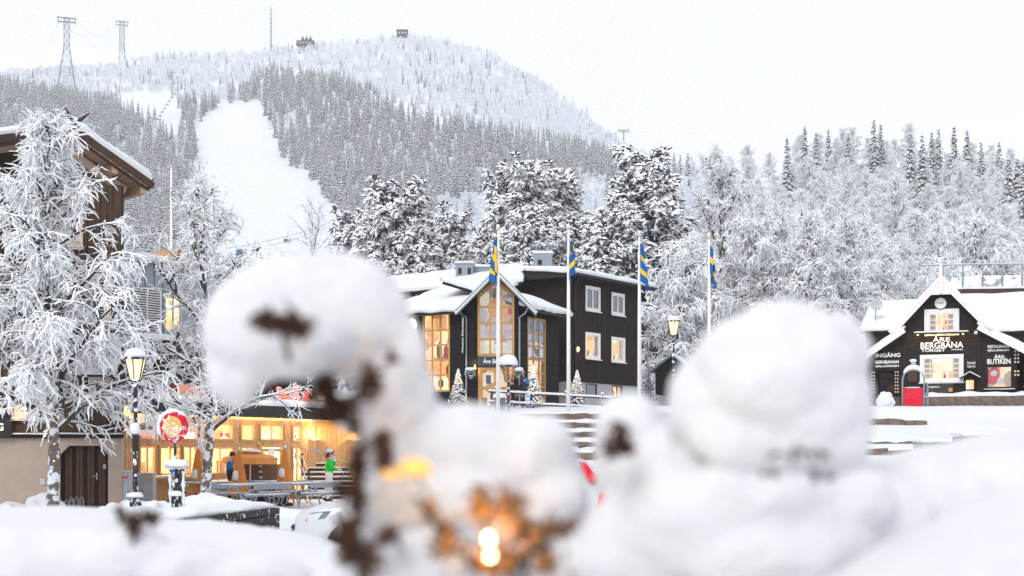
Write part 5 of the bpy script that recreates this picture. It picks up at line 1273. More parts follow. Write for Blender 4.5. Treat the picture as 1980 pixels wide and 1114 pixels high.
# satellite dish on the rear roof
p = at(1695, 590, 86.0)
dsh = thing('satellite_dish', 'grey satellite dish on the left roof of the station house', 'satellite dish', p)
MB().lathe([(0.0, 0.0), (0.15, 0.012), (0.28, 0.045), (0.36, 0.08), (0.35, 0.09), (0.27, 0.055), (0.14, 0.022), (0.0, 0.012)], 20).build('dish', GREYL, dsh, smooth=True, rot=(R(75), 0, R(-20)))
MB().tube([(0, 0.02, 0), (0, 0.25, -0.1), (0, 0.25, -0.9)], 0.03, 6).build('mast', STEEL, dsh); MB().tube([(0, 0, -0.3), (0.1, -0.4, -0.1)], 0.015, 5).box(0.06, 0.14, -0.46, -0.38, -0.14, -0.04).build('receiver_arm', WHITE, dsh)
# viaduct behind the station
vd = thing('railway_viaduct', 'railway viaduct with plank deck and steel railing behind the station roof', 'viaduct', at(1815, 560, 104.0) * 1.0, -0.12)
vl = 14.0
MB().box(-0.5, vl, 0, 2.2, -0.55, 0.0).build('deck_beam', BOARD, vd); MB().box(-0.5, vl, -0.2, 2.2, -1.1, -0.85).build('lower_beam', BLACK, vd)
MB().box(-0.4, vl, 0.4, 1.8, -0.85, -0.55).build('deck_planks', BOARD, vd)
snow_on('snow_cover', [(-0.5, -0.05, 0.003), (vl, -0.05, 0.003), (vl, 2.2, 0.003), (-0.5, 2.2, 0.003)], 0.18, vd, nx=30, ny=3)
for k in range(11): MB().box(0.3 + k * 1.4, 0.39 + k * 1.4, 0.1, 0.19, 0.0, 1.75).build('railing_post', STEEL, vd)
MB().box(-1.2, vl, 0.09, 0.2, 1.75, 1.82).build('rail', STEEL, vd)
for k in range(10): MB().box(0.42 + k * 1.4, 1.66 + k * 1.4, 0.14, 0.16, 0.1, 1.0 if k else 0.9).build('railing_panel', mat_dusted('frosted_panel', (0.4, 0.42, 0.46), 0.8, 3), vd)
for k in range(3): MB().box(1 + k * 6, 1.7 + k * 6, 0.5, 1.6, -7, -1.1).build('pier', CONC, vd)
snow_on('snow_cover', [(-1.2, 0.08, 1.82), (vl, 0.08, 1.82), (vl, 0.21, 1.82), (-1.2, 0.21, 1.82)], 0.07, vd, nx=30, ny=1)
# small grey-roofed cabin between the house and the wood
cb_p = at(1268, 745, 93.0)
cb = thing('small_cabin', 'small dark log cabin with a snowy grey roof behind the lamp post', 'cabin', (cb_p.x, 93.0, cb_p.z - 0.6), -0.3)
MB().box(0, 2.2, 0, 2.5, 0, 1.6).build('wall', LOGB, cb)
m = MB(); hboards(m, lambda z: (-0.02, 2.22), 0.05, 1.6, -0.003, 0.2, (), rb, 0.05); m.build('logs', LOGB, cb, kind='stuff')
rf = MB().slab([(1.1, -0.4, 2.6), (2.6, -0.4, 1.5), (2.6, 2.9, 1.5), (1.1, 2.9, 2.6)], 0.08).slab([(-0.4, -0.4, 1.5), (1.1, -0.4, 2.6), (1.1, 2.9, 2.6), (-0.4, 2.9, 1.5)], 0.08).build('roof', GREY, cb)
snow_patch([(1.1, -0.4, 2.6), (2.6, -0.4, 1.5), (2.6, 2.9, 1.5), (1.1, 2.9, 2.6)], 0.08, 6, 6, 0.4).build('snow_cover', SNOW, rf, smooth=True)
MB().prism([(0, 1.6), (2.2, 1.6), (1.1, 2.5)], 0.0, 0.1).build('gable', LOGB, cb)

# ------------------------------------------------------------------ terraces, railing, poles in front of the shop
tr_ = random.Random(21)
gb = MB().box(-0.5, 0.5, -0.25, 0.25, -0.22, 0.22); 
stones = []
for k in range(6):
    m = MB(); v, f = [], []
    bm = bmesh.new(); bmesh.ops.create_cube(bm, size=1.0); bmesh.ops.subdivide_edges(bm, edges=bm.edges, cuts=1, use_grid_fill=True)
    for q in bm.verts:
        c = q.co; n_ = noise.noise_vector(c * 2.3 + Vector((k * 7, 0, 0))) * 0.07; q.co = Vector((c.x, c.y * 0.55, c.z * 0.46)) + n_
    me = bpy.data.meshes.new('stone_block'); bm.to_mesh(me); bm.free(); me.materials.append(GRAN); stones.append(me)
def terrace(X0, X1, Yw, top, label):
    t = thing('terrace_wall', label, 'stone wall', (X0, Yw, top - 0.24)); x = 0; tall = 1.35 if X0 > 10 else 1.0
    while x < X1 - X0:
        w = tr_.uniform(0.8, 1.7)
        o = put('stone_block', stones[tr_.randrange(6)], t, (x + w / 2, tr_.uniform(-0.05, 0.05), tr_.uniform(-0.05, 0.03)), (0, tr_.uniform(-0.03, 0.03), tr_.uniform(-0.05, 0.05))); o.scale = (w * 1.0, 1, tr_.uniform(0.9, 1.1) * tall); x += w + 0.02
    snow_on('snow_cover', [(-0.1, -0.2, 0.2), (X1 - X0, -0.2, 0.2), (X1 - X0, 2.4, 0.36), (-0.1, 2.4, 0.36)], 0.12, t, nx=40, ny=5, rough=0.5, seed=top)
    return t
for (pxa, pxb, Yw, py, lab) in ((1000, 1290, 70.6, 800, 'topmost granite terrace wall below the shop railing'), (980, 1300, 67.5, 818, 'second granite terrace wall below the railing'),
                                (960, 1310, 64.4, 836, 'third granite terrace wall below the railing'), (960, 1310, 61.3, 856, 'fourth granite terrace wall below the railing'), (960, 1320, 58.2, 874, 'lowest granite terrace wall near the parked car'),
                                (1640, 1776, 69.0, 815, 'granite wall in the snow slope below the red chairlift seat'), (1640, 1782, 63.0, 856, 'low granite step edge at the foot of the station slope'), (1640, 1760, 59.5, 872, 'lowest granite step edge below the station slope')):
    a, b = at(pxa, py, Yw), at(pxb, py, Yw)
    terrace(a.x, b.x, Yw, a.z, lab)
for (pxa, pxb, pt, pb, Yw, lab) in ((1862, 2040, 838, 856, 50.0, 'long grey ledge under flat snow at the right edge of the slope'), (1782, 1858, 851, 866, 54.0, 'short grey ledge under flat snow left of the long one')):
    a, b, c = at(pxa, pt, Yw), at(pxb, pt, Yw), at(pxa, pb, Yw)
    t = thing('snow_ledge', lab, 'low wall', (a.x, Yw, c.z - 0.6), -0.12)
    MB().box(0, b.x - a.x, 0, 2.0, 0, a.z - c.z + 0.5).build('wall', CONC, t); snow_on('snow_cover', [(-0.05, -0.08, a.z - c.z + 0.5), (b.x - a.x, -0.08, a.z - c.z + 0.5), (b.x - a.x, 2.0, a.z - c.z + 0.55), (-0.05, 2.0, a.z - c.z + 0.55)], 0.14, t, nx=20, ny=5)
a, b = at(1776, 772, 79.0), at(1985, 755, 77.5)
q = thing('terrace_wall', 'long brown plinth wall with snow cap under the station house', 'stone wall', (a.x, 78.2, a.z - 0.3), -0.36)
x = 0
while x < 6.6:
    w = tr_.uniform(0.7, 1.3); o = put('stone_block', stones[tr_.randrange(6)], q, (x + w / 2, 0, 0.1)); o.scale = (w, 0.8, 1.3); x += w + 0.02
snow_on('snow_cover', [(0, -0.25, 0.38), (6.6, -0.25, 0.38), (6.6, 1.0, 0.45), (0, 1.0, 0.45)], 0.2, q, nx=24, ny=3, rough=0.7)
# fallen branches lying across the terraces
for k, (px, py, Yw, l, an) in enumerate(((1085, 848, 62.0, 1.6, 0.25), (1075, 841, 62.2, 1.2, -0.35), (1100, 845, 61.8, 0.9, -0.6), (1150, 862, 59.5, 1.4, 0.1))):
    p = at(px, py, Yw); d = Vector((math.cos(an), 0, math.sin(an))) * l / 2
    o = MB().tube([p - d, p + Vector((0, 0.1, 0.05)), p + d], [0.04, 0.035, 0.02], 5).build('fallen_branch', BARK)
    tag(o, ('thickest fallen branch lying on the terrace snow', 'short fallen branch crossing the thick one on the terrace', 'thin steep fallen branch on the terrace snow', 'fallen branch resting along the lowest terrace wall')[k], 'branch')
# snowy railing along the terrace edge
a = at(952, 757, 72.0); b = at(1185, 770, 73.5)
ra = Fr(Vector((a.x, a.y, a.z - 1.0)), math.atan2(b.y - a.y, b.x - a.x)); L = (Vector((b.x, b.y, 0)) - Vector((a.x, a.y, 0))).length
rl = thing('snowy_railing', 'black iron railing with snow-capped rails on the terrace edge', 'railing', ra.o, ra.rz)
sl_ = (b.z - a.z) / L
for px in (960, 1030, 1095, 1165):
    x = ra.hit(px, 770)[0]; z = x * sl_
    MB().tube([(x, 0, z - 0.5), (x, 0, z + 1.05)], 0.05, 8).lathe([(0.03, 1.05), (0.075, 1.1), (0.05, 1.17), (0.01, 1.2)], 8, (x, 0, z)).build('railing_post', BLACKD, rl)
    MB().blob((x, 0, z + 1.22), (0.09, 0.09, 0.08), 2, 0.2).build('snow_cover', SNOW, rl, smooth=True)
for dz in (0.45, 0.98):
    MB().tube([(-0.2, 0, dz), (L, 0, dz + L * sl_)], 0.035, 6).build('rail', BLACK, rl)
    n = 40; MB().tube([(-0.2 + (L + 0.2) * i / n, 0, dz + 0.075 + i / n * L * sl_ + 0.02 * noise.noise((i * 0.9, dz, 0))) for i in range(n + 1)], [0.062 + 0.02 * noise.noise((i * 0.7, dz * 9, 3)) for i in range(n + 1)], 7).build('rail_snow', SNOW, rl, smooth=True)
# litter bin by the first flagpole
p = at(967, 790, 71.3); bn = thing('litter_bin', 'snow-capped slatted litter bin at the foot of the first flagpole', 'litter bin', (p.x, p.y, p.z - 0.1))
for k in range(14):
    t = k * 2 * math.pi / 14; MB().box(-0.03, 0.03, -0.012, 0.012, 0, 0.62).build('slat', GREY, bn, loc=(0.26 * math.cos(t), 0.26 * math.sin(t), 0), rot=(0, 0, t + R(90)))
MB().lathe([(0.24, 0.0), (0.24, 0.58), (0.23, 0.6)], 14).build('liner', BLACK, bn); MB().blob((0, 0, 0.68), (0.36, 0.36, 0.2), 3, 0.15, flat=-0.3).build('snow_cover', SNOW, bn, smooth=True)

# flagpoles and hanging flags
def flag_mesh(seed, fly=2.3, hoist=1.45):
    rnd = random.Random(seed); nx, ny = 44, 26; v = []; k1, k2 = rnd.uniform(0, 6), rnd.uniform(0, 6); nf = rnd.uniform(6.5, 11); dr = rnd.uniform(0.5, 0.66); sp = rnd.uniform(0.24, 0.4)
    for j in range(ny + 1):
        for i in range(nx + 1):
            a, b = i / nx, j / ny
            spread = sp + 0.14 * b * (1 if seed % 2 else 0.3)
            zz = -b * hoist * (1 - 0.25 * a) - a * fly * dr
            ph = a * nf + k1 + 0.8 * b
            xx = 0.06 + spread * (0.5 + 0.5 * math.sin(ph - 1.2)) * min(1, a * 5) * (0.55 + 0.5 * a)
            yy = 0.16 * math.cos(ph * 0.9 + k2) * min(1, a * 4) + 0.04 * math.sin(7 * b + k2)
            v.append((xx, yy, zz))
    f = []; mi = []
    for j in range(ny):
        for i in range(nx):
            f.append((j * (nx + 1) + i, j * (nx + 1) + i + 1, (j + 1) * (nx + 1) + i + 1, (j + 1) * (nx + 1) + i))
            a, b = (i + 0.5) / nx, (j + 0.5) / ny
            mi.append(1 if 0.31 < a < 0.45 or 0.39 < b < 0.61 else 0)
    m = MB(); m.v = v; m.f = f; m.m = mi
    return m.mesh('flag', [BLUE, YELL], True)
def flagpole(px, pt, pb, Yp, lab, fl_lab, seed, r=0.085, flag=True, s=1.0, flip=1, ftop=None):
    a, b = at(px, pb, Yp), at(px, pt, Yp); gz = min(a.z, ground_z(a.x, a.y) + 0.1) - 0.3; h = b.z - gz
    t = thing('flagpole', lab, 'flagpole', (a.x, a.y, gz))
    MB().tube([(0, 0, 0), (0, 0, h * 0.5), (0, 0, h - 0.15)], [r * 1.15, r, r * 0.6], 10).build('pole', WHITE, t, smooth=True)
    MB().lathe([(0.01, -0.16), (0.07, -0.12), (0.11, -0.03), (0.1, 0.04), (0.04, 0.09), (0.0, 0.1)], 12, (0, 0, h)).build('finial', CREAM, t, smooth=True)
    MB().blob((0, 0, h + 0.1), (0.1, 0.1, 0.09), 2, 0.2).build('snow_cover', SNOW, t, smooth=True)
    MB().tube([(r + 0.02, -0.02, 1.3), (r * 0.6 + 0.02, -0.02, h - 0.2)], 0.008, 4).build('halyard', WHITE, t)
    if flag:
        o = put('flag', flag_mesh(seed), None, (a.x - 0.02 * flip, a.y - 0.05, gz + h - (ftop or 0.45)), (0, 0, 0)); o.scale = (s * flip, s, s); tag(o, fl_lab, 'flag')
F4 = ('first', 'second', 'third', 'fourth')
flagpole(963, 441, 790, 70.0, 'white flagpole in front of the shop gable', 'limp blue and yellow flag hanging over the tip of the shop gable', 1, flip=-1)
flagpole(1099, 440, 782, 71.0, 'white flagpole in front of the corner of the dark house', 'limp blue and yellow flag in front of the dark house corner', 2)
flagpole(1236, 453, 775, 72.0, 'white flagpole beside the end of the dark house', 'limp blue and yellow flag beside the dark pine', 3)
flagpole(1371, 457, 770, 73.0, 'white flagpole right of the lit street lamp', 'limp blue and yellow flag hanging against the white birches', 4)
flagpole(331, 322, 520, 150.0, 'distant white flagpole between the chalet roof and the ski run', 'tiny blue and yellow pennant on the distant flagpole', 5, r=0.16, s=0.6, ftop=2.0)

# street lamps
def street_lamp(px, pt, Yp, gz, lab, lit, snow=0.06, s=1.0):
    b = at(px, pt, Yp); h = b.z - gz
    t = thing('street_lamp', lab, 'street lamp', (b.x, b.y, gz))
    z0 = h - 1.02 * s
    MB().lathe([(0.17 * s, 0), (0.17 * s, 0.45), (0.13 * s, 0.5), (0.1 * s, 0.55), (0.075 * s, 0.7), (0.06 * s, z0 * 0.5), (0.055 * s, z0 - 0.35), (0.085 * s, z0 - 0.33), (0.085 * s, z0 - 0.28), (0.05 * s, z0 - 0.24), (0.05 * s, z0 - 0.02), (0.15 * s, z0), (0.16 * s, z0 + 0.03)], 14).build('post', BLACKD, t, smooth=False)
    MB().tube([(-0.28 * s, 0, z0 - 0.3), (0.28 * s, 0, z0 - 0.3)], 0.018, 6).build('ladder_bar', BLACKD, t)
    lg = MB(); n = 6
    cg = [(0.16 * s, z0 + 0.04), (0.3 * s, z0 + 0.62 * s)]
    glass = MB().lathe([(0.15 * s, z0 + 0.045), (0.285 * s, z0 + 0.615 * s)], 6, ph=R(30)).build('lantern_glass', LAMPG if lit else mat_glass('unlit_lantern_glass', (0.75, 0.68, 0.62), 0.15), t)
    for k in range(n):
        a = R(30) + k * math.pi / 3; MB().bar((cg[0][0] * math.cos(a), cg[0][0] * math.sin(a), cg[0][1]), (cg[1][0] * math.cos(a), cg[1][0] * math.sin(a), cg[1][1]), 0.022, 0.022).build('lantern_bar', BLACK, glass)
    MB().lathe([(0.05 * s, z0 + 0.03), (0.04 * s, z0 + 0.3), (0.02, z0 + 0.33)], 8).build('lamp_bulb', BULB if lit else GREYL, glass)
    MB().lathe([(0.37 * s, z0 + 0.62 * s), (0.37 * s, z0 + 0.66 * s), (0.3 * s, z0 + 0.72 * s), (0.22 * s, z0 + 0.82 * s), (0.12 * s, z0 + 0.88 * s), (0.07 * s, z0 + 0.9 * s), (0.06 * s, z0 + 0.95 * s), (0.02, z0 + 1.0 * s)], 18).build('lantern_cap', BLACKD, t, smooth=False)
    if snow < 0.1:
        MB().lathe([(0.35 * s, 0.0), (0.3 * s, snow), (0.22 * s, snow * 1.6 + 0.1 * s), (0.14 * s, snow + 0.16 * s), (0.02, snow + 0.2 * s)], 18, (0, 0, z0 + 0.68 * s)).build('snow_cover', SNOW, t, smooth=True)
    else:
        MB().blob((0, 0, z0 + 0.72 * s), (0.42 * s, 0.42 * s, snow), 3, 0.12, flat=-0.12).build('snow_cover', SNOW, t, smooth=True)
    if lit:
        point_light('lamp_glow', (0, -0.0, z0 + 0.36 * s), 30, (1, 0.72, 0.4), 0.1, glass)
    return t
l1 = street_lamp(262, 668, 34.5, 0.0, 'lit black street lamp beside the grey cabinets', True, 0.07, 0.86)
MB().blob((0, 0, 0.62), (0.22, 0.22, 0.1), 2, 0.2, flat=-0.3).build('snow_cover', SNOW, l1, smooth=True); MB().blob((0, 0, 2.25), (0.13, 0.13, 0.16), 2, 0.3).build('snow_cover', SNOW, l1, smooth=True)
MB().tube([(0, 0, 1.7), (0, 0, 2.15)], 0.085, 8).build('clamp', BLACK, l1)
for (lx, ly, lz, rx) in ((-0.14, -0.02, 2.62, 0.09), (0.2, 0.0, 2.62, 0.13), (-0.3, 0, 3.6, 0.06)): pass
street_lamp(983, 690, 58.0, ground_z(at(983, 700, 58).x, 58), 'unlit street lamp with a thick cap of snow in front of the shop door', False, 0.4)
street_lamp(1302, 606, 66.0, ground_z(at(1302, 600, 66).x, 66), 'lit street lamp between the third and fourth flagpoles', True, 0.05)

# ------------------------------------------------------------------ street furniture in front of the restaurant
def wbox(name, px0, px1, pt, pb, Yp, depth, m_, lab, cat, bevel=0.012):
    a, b = at(px0, pb, Yp), at(px1, pt, Yp)
    t = thing(name, lab, cat, (a.x, a.y, 0)); w = b.x - a.x; h = b.z
    MB().box(0, w, 0, depth, 0, h).build('body', m_, t, bevel=bevel)
    return t, w, h
for (x0, x1, pt, Yp, lab, inkm) in ((212, 249, 912, 42.6, 'grey metal cabinet with a red mark beside the brown plank door', RED), (266, 296, 916, 44.6, 'grey metal cabinet with an orange mark behind the lit street lamp', ORANGE)):
    t, w, h = wbox('metal_cabinet', x0, x1, pt, 985, Yp, 0.4, GREYL, lab, 'cabinet')
    MB().box(w * 0.3, w - 0.03, -0.02, -0.003, 0.05, h - 0.3).build('door', GREYL, t); MB().box(w * 0.36, w - 0.04, -0.03, -0.003, h - 0.27, h - 0.06).build('lid', GREYL, t)
    for k in range(3): MB().prism([(w * 0.5 + k * 0.09, h - 0.21), (w * 0.5 + 0.07 + k * 0.09, h - 0.21), (w * 0.5 + 0.06 + k * 0.09, h - 0.12), (w * 0.5 + 0.035 + k * 0.09, h - 0.15), (w * 0.5 + 0.01 + k * 0.09, h - 0.11 - 0.02 * (k != 1))], -0.036, -0.031).build('mark', inkm, t)
    MB().lathe([(0, 0), (0.02, 0), (0.02, 0.02), (0, 0.02)], 8, (w * 0.34, 0, 0)).build('lock', BLACK, t, loc=(0, -0.03, h * 0.5), rot=(R(90), 0, 0))
    snow_on('snow_cover', [(0, 0, h), (w, 0, h), (w, 0.4, h), (0, 0.4, h)], 0.03, t, nx=4, ny=2)
for (px, s, lab) in ((126, 0.8, 'bent steel bicycle rack in the snow by the birch trunk'), (146, 1.0, 'taller steel bicycle rack in front of the plank door')):
    p = at(px, 985, 41.0); t = thing('bicycle_rack', lab, 'bicycle rack', (p.x, 41.0, 0.0))
    for k in range(3): 
        x = -0.12 + k * 0.12; MB().tube([(x - 0.05, k * 0.1, 0), (x - 0.05, k * 0.1, 0.34 * s), (x, k * 0.1, 0.42 * s), (x + 0.05, k * 0.1, 0.34 * s), (x + 0.05, k * 0.1, 0)], 0.014, 6).build('hoop', STEEL, t)
# road sign plastered with snow
p = at(335, 825, 27.0); t = thing('road_sign', 'round red and yellow road sign caked with snow', 'road sign', (p.x, p.y, 0), -0.18)
hs = p.z
MB().tube([(0.02, 0.05, -0.1), (0.02, 0.05, hs + 0.3)], 0.03, 8).build('post', BLACKD, t)
MB().lathe([(0, 0), (0.3, 0), (0.3, 0.02), (0, 0.02)], 36).build('sign_disc', mat_dusted('red_sign_snowed', (0.62, 0.01, 0.03), 0.02, 22), t, loc=(0, 0.02, hs), rot=(R(90), 0, 0))
MB().lathe([(0, 0), (0.195, 0), (0.195, 0.012), (0, 0.012)], 32).build('sign_centre', mat_dusted('yellow_sign_snowed', (0.75, 0.42, 0.1), 0.3, 26), t, loc=(-0.02, 0.0, hs + 0.0), rot=(R(90), 0, 0))
MB().tube([(0.305 * math.cos(a), 0.02, hs + 0.305 * math.sin(a)) for a in [R(40 + i * 16) for i in range(13)]], [0.02 + 0.03 * math.sin(i / 12 * math.pi) + 0.012 * math.sin(i * 2.1) for i in range(13)], 7).build('snow_cover', SNOW, t, smooth=True)
m = MB()
for k in range(60):
    a, r = tr_.uniform(math.pi, 2 * math.pi), 0.3 * math.sqrt(tr_.random()); m.blob((r * math.cos(a), -0.012, hs + r * math.sin(a)), (tr_.uniform(0.01, 0.045), 0.012, tr_.uniform(0.006, 0.014)), 1, 0.5, seed=k)
m.build('stuck_snow', SNOW, t, smooth=True, kind='stuff')
p = at(341, 945, 26.6); t = thing('notice_box', 'snow-plastered notice board on a black post below the road sign', 'notice board', (p.x, p.y, 0), -0.1)
MB().tube([(0, 0, -0.1), (0, 0, 1.35)], 0.035, 8).build('post', BLACKD, t)
MB().box(-0.13, 0.13, 0.04, 0.09, 0.5, 1.32).build('board', mat_dusted('snowed_board', (0.05, 0.055, 0.06), 0.45, 9, stretch=(1, 1, 0.3)), t)
MB().box(-0.2, 0.2, -0.06, 0.14, 1.34, 1.4).build('hood', GREYL, t); MB().box(-0.1, 0.0, -0.07, -0.061, 1.28, 1.335).build('blue_mark', BLUE, t)
for c_, r_ in (((0, 0.04, 1.42), (0.25, 0.14, 0.1)), ((0, -0.02, 0.86), (0.14, 0.08, 0.07)), ((0, 0.0, 0.5), (0.17, 0.1, 0.04))): MB().blob(c_, r_, 3, 0.2, flat=-0.4).build('snow_cover', SNOW, t, smooth=True)
for s in (-1, 1): MB().tube([(s * 0.125, 0.03, 0.5 + 0.08 * i) for i in range(11)], [0.03 + 0.014 * math.sin(i * 1.9 + s) for i in range(11)], 6).build('stuck_snow', SNOW, t, smooth=True)
# dark timber planter
A_, B_ = at(314, 1012, 23.5), at(541, 982, 30.5)
pf = Fr((A_.x, A_.y, 0), math.atan2(B_.y - A_.y, B_.x - A_.x)); Lp = (Vector((B_.x, B_.y)) - Vector((A_.x, A_.y))).length
t = thing('timber_planter', 'long black timber planter filled with snow in front of the sign', 'planter', pf.o, pf.rz)
TAR = mat_dusted('tarred_timber', (0.03, 0.025, 0.025), 0.12, 10)
for k in range(3):
    MB().box(0, Lp, 0, 0.16, 0.02 + k * 0.16, 0.165 + k * 0.16).build('sleeper', TAR, t, bevel=0.01); MB().box(0.05, Lp, 1.5, 1.66, 0.02 + k * 0.16, 0.165 + k * 0.16).build('sleeper', TAR, t, bevel=0.01)
    for x in (0.0, Lp - 0.16): MB().box(x + (0.003 if x else -0.06), x + 0.16 + (0.06 if x else -0.003), 0.165, 1.49, 0.02 + k * 0.16, 0.165 + k * 0.16).build('sleeper', TAR, t, bevel=0.01)
snow_on('snow_cover', [(0.1, 0.12, 0.47), (Lp - 0.1, 0.12, 0.47), (Lp - 0.1, 1.5, 0.47), (0.1, 1.5, 0.47)], 0.12, t, nx=20, ny=6, rough=0.8)
# snow heaps
def heap(px, py, Yp, r, lab, seed):
    p = at(px, py, Yp); m = MB(); m.blob((0, 0, 0), r, 4, 0.35, 2.2, seed=seed); rnd = random.Random(int(seed * 10))
    for k in range(7): m.blob((rnd.uniform(-0.8, 0.8) * r[0], rnd.uniform(-0.8, 0.3) * r[1], rnd.uniform(0, 0.4) * r[2]), rnd.uniform(0.08, 0.22), 2, 0.5, seed=k + seed)
    o = m.build('snow_heap', SNOW, None, smooth=True, loc=(p.x, p.y, 0.0)); tag(o, lab, 'snow heap')
heap(85, 985, 40, (0.55, 0.5, 0.5), 'small rounded snow heap left of the birch trunk', 1.2)
heap(12, 990, 39.5, (0.6, 0.5, 0.32), 'low snow heap against the beige wall at the picture edge', 2.2)
heap(238, 980, 38, (0.6, 0.7, 0.36), 'snow heap at the foot of the street lamp', 3.1); heap(285, 985, 37, (0.7, 0.7, 0.46), 'lumpy ploughed snow heap between the lamp and the notice board', 4.7)
heap(402, 990, 36, (0.95, 0.9, 0.6), 'largest ploughed snow heap in front of the picnic tables', 5.3); heap(520, 1000, 37, (1.1, 0.7, 0.25), 'low snow ridge in front of the picnic benches', 6.3)
heap(1712, 790, 74, (0.42, 0.4, 0.45), 'snow-capped stone mound in front of the station entrance', 7.3)
for o in bpy.data.objects:
    if o.name.startswith('snow_heap') and 'stone mound' in o.get('label', ''): o.location.z = ground_z(o.location.x, o.location.y) + 0.25
# picnic tables
def picnic():
    t = thing('picnic_table', 'x', 'picnic table')
    for k in range(4): MB().box(-0.85, 0.85, -0.36 + k * 0.185, -0.19 + k * 0.185, 0.70, 0.74).build('top_plank', GREY, t)
    snow_on('snow_cover', [(-0.85, -0.36, 0.741), (0.85, -0.36, 0.741), (0.85, 0.36, 0.741), (-0.85, 0.36, 0.741)], 0.045, t, nx=10, ny=4)
    for s in (-1, 1):
        MB().box(-0.85, 0.85, s * 0.78 - 0.17, s * 0.78 + 0.17, 0.42, 0.455).build('seat', GREY, t)
        snow_on('snow_cover', [(-0.84, s * 0.78 - 0.17, 0.456), (0.84, s * 0.78 - 0.17, 0.456), (0.84, s * 0.78 + 0.17, 0.456), (-0.84, s * 0.78 + 0.17, 0.456)], 0.035, t, nx=8, ny=2)
        MB().slab([(-0.85, s * 0.98, 0.62), (0.85, s * 0.98, 0.62), (0.85, s * 1.04, 0.78), (-0.85, s * 1.04, 0.78)], 0.03).build('backrest', GREY, t)
        for x in (-0.62, 0.62):
            MB().tube([(x, s * 0.2, 0.7), (x, s * 0.3, 0.35), (x, s * 0.42, 0.02)], 0.028, 6).build('leg', STEEL, t)
            MB().tube([(x, s * 0.3, 0.3), (x, s * 0.6, 0.4), (x, s * 0.92, 0.42), (x, s * 1.03, 0.77)], 0.022, 6).build('seat_bracket', STEEL, t)
            MB().tube([(x, s * 0.9, 0.4), (x, s * 0.78, 0.2), (x, s * 0.95, 0.02)], 0.022, 6).build('seat_leg', STEEL, t)
    return t
t0 = picnic()
tabs = [(478, 42.5, 1.05, 'snowy grey picnic table nearest the ploughed snow heap'), (578, 44.5, 1.15, 'snowy grey picnic table nearest the skier in green'), (530, 48.0, 1.2, 'grey picnic table in front of the stacked cartons'), (412, 46.0, 1.0, 'grey picnic table behind the slim birch trunk'), (445, 49.0, 1.2, 'grey picnic table farthest back beside the restaurant windows')]
for i, (px, Yp, rz, lab) in enumerate(tabs):
    o = t0 if i == 0 else copy_tree(t0); p = at(px, 950, Yp); o.location = (p.x, Yp, 0); o.rotation_euler.z = rz; o['label'] = lab; o['group'] = 'picnic tables outside the restaurant'
# parasols: three closed, one open
def closed_parasol(px, pt, Yp, lab, h=1.5):
    b = at(px, pt, Yp); t = thing('closed_parasol', lab, 'parasol', (b.x, Yp, 0)); z = b.z
    MB().tube([(0, 0, 0), (0, 0, z)], 0.025, 8).build('pole', STEEL, t)
    n = 10; m = MB(); v = []
    prof = [(0.02, z), (0.07, z - 0.15), (0.13, z - 0.5), (0.2, z - 0.95), (0.27, z - h + 0.1), (0.29, z - h)]
    for r, zz in prof:
        for k in range(n * 2):
            a = k * math.pi / n; q = r * (1.15 if k % 2 else 0.72); v.append((q * math.cos(a), q * math.sin(a), zz + (0.06 if k % 2 and r > 0.25 else 0)))
    w = n * 2; m.add(v, [(i * w + k, i * w + (k + 1) % w, (i + 1) * w + (k + 1) % w, (i + 1) * w + k) for i in range(5) for k in range(w)]); m.build('canvas', ORANGE, t)
    MB().blob((-0.06, -0.22, z - 0.85), (0.1, 0.06, 0.16), 2, 0.3).blob((0, 0, z), (0.06, 0.06, 0.06), 2).build('snow_cover', SNOW, t, smooth=True)
    MB().lathe([(0.28, 0), (0.28, 0.08), (0.06, 0.12), (0.05, 0.3)], 14).build('foot', BLACK, t)
closed_parasol(462, 868, 45.0, 'closed orange parasol beside the person in blue'); closed_parasol(551, 864, 46.0, 'closed orange parasol in front of the restaurant door'); closed_parasol(383, 866, 45.6, 'closed orange parasol left of the slim birch trunk')
b = at(478, 868, 48.0); t = thing('open_parasol', 'open orange parasol with a valance over the stacked cartons', 'parasol', (b.x + 0.1, 48.0, 0)); z = b.z
MB().tube([(0, 0, 0), (0, 0, z)], 0.025, 8).build('pole', WHITE, t)
m = MB(); n = 8; v = [(0, 0, z)] + [(0.95 * math.cos(R(22.5 + 45 * k)), 0.95 * math.sin(R(22.5 + 45 * k)), z - 0.3) for k in range(8)] + [(0.95 * math.cos(R(22.5 + 45 * k)), 0.95 * math.sin(R(22.5 + 45 * k)), z - 0.52) for k in range(8)]
m.add(v, [(0, 1 + k, 1 + (k + 1) % 8) for k in range(8)] + [(1 + k, 9 + k, 9 + (k + 1) % 8, 1 + (k + 1) % 8) for k in range(8)]); m.build('canopy', ORANGE, t)
for k in range(8): a = R(22.5 + 45 * k); MB().bar((0, 0, z - 0.06), (0.93 * math.cos(a), 0.93 * math.sin(a), z - 0.33), 0.02, 0.02).build('rib', WHITE, t)
MB().blob((0.1, -0.3, z - 0.08), (0.4, 0.3, 0.06), 2, 0.3).build('snow_cover', SNOW, t, smooth=True)
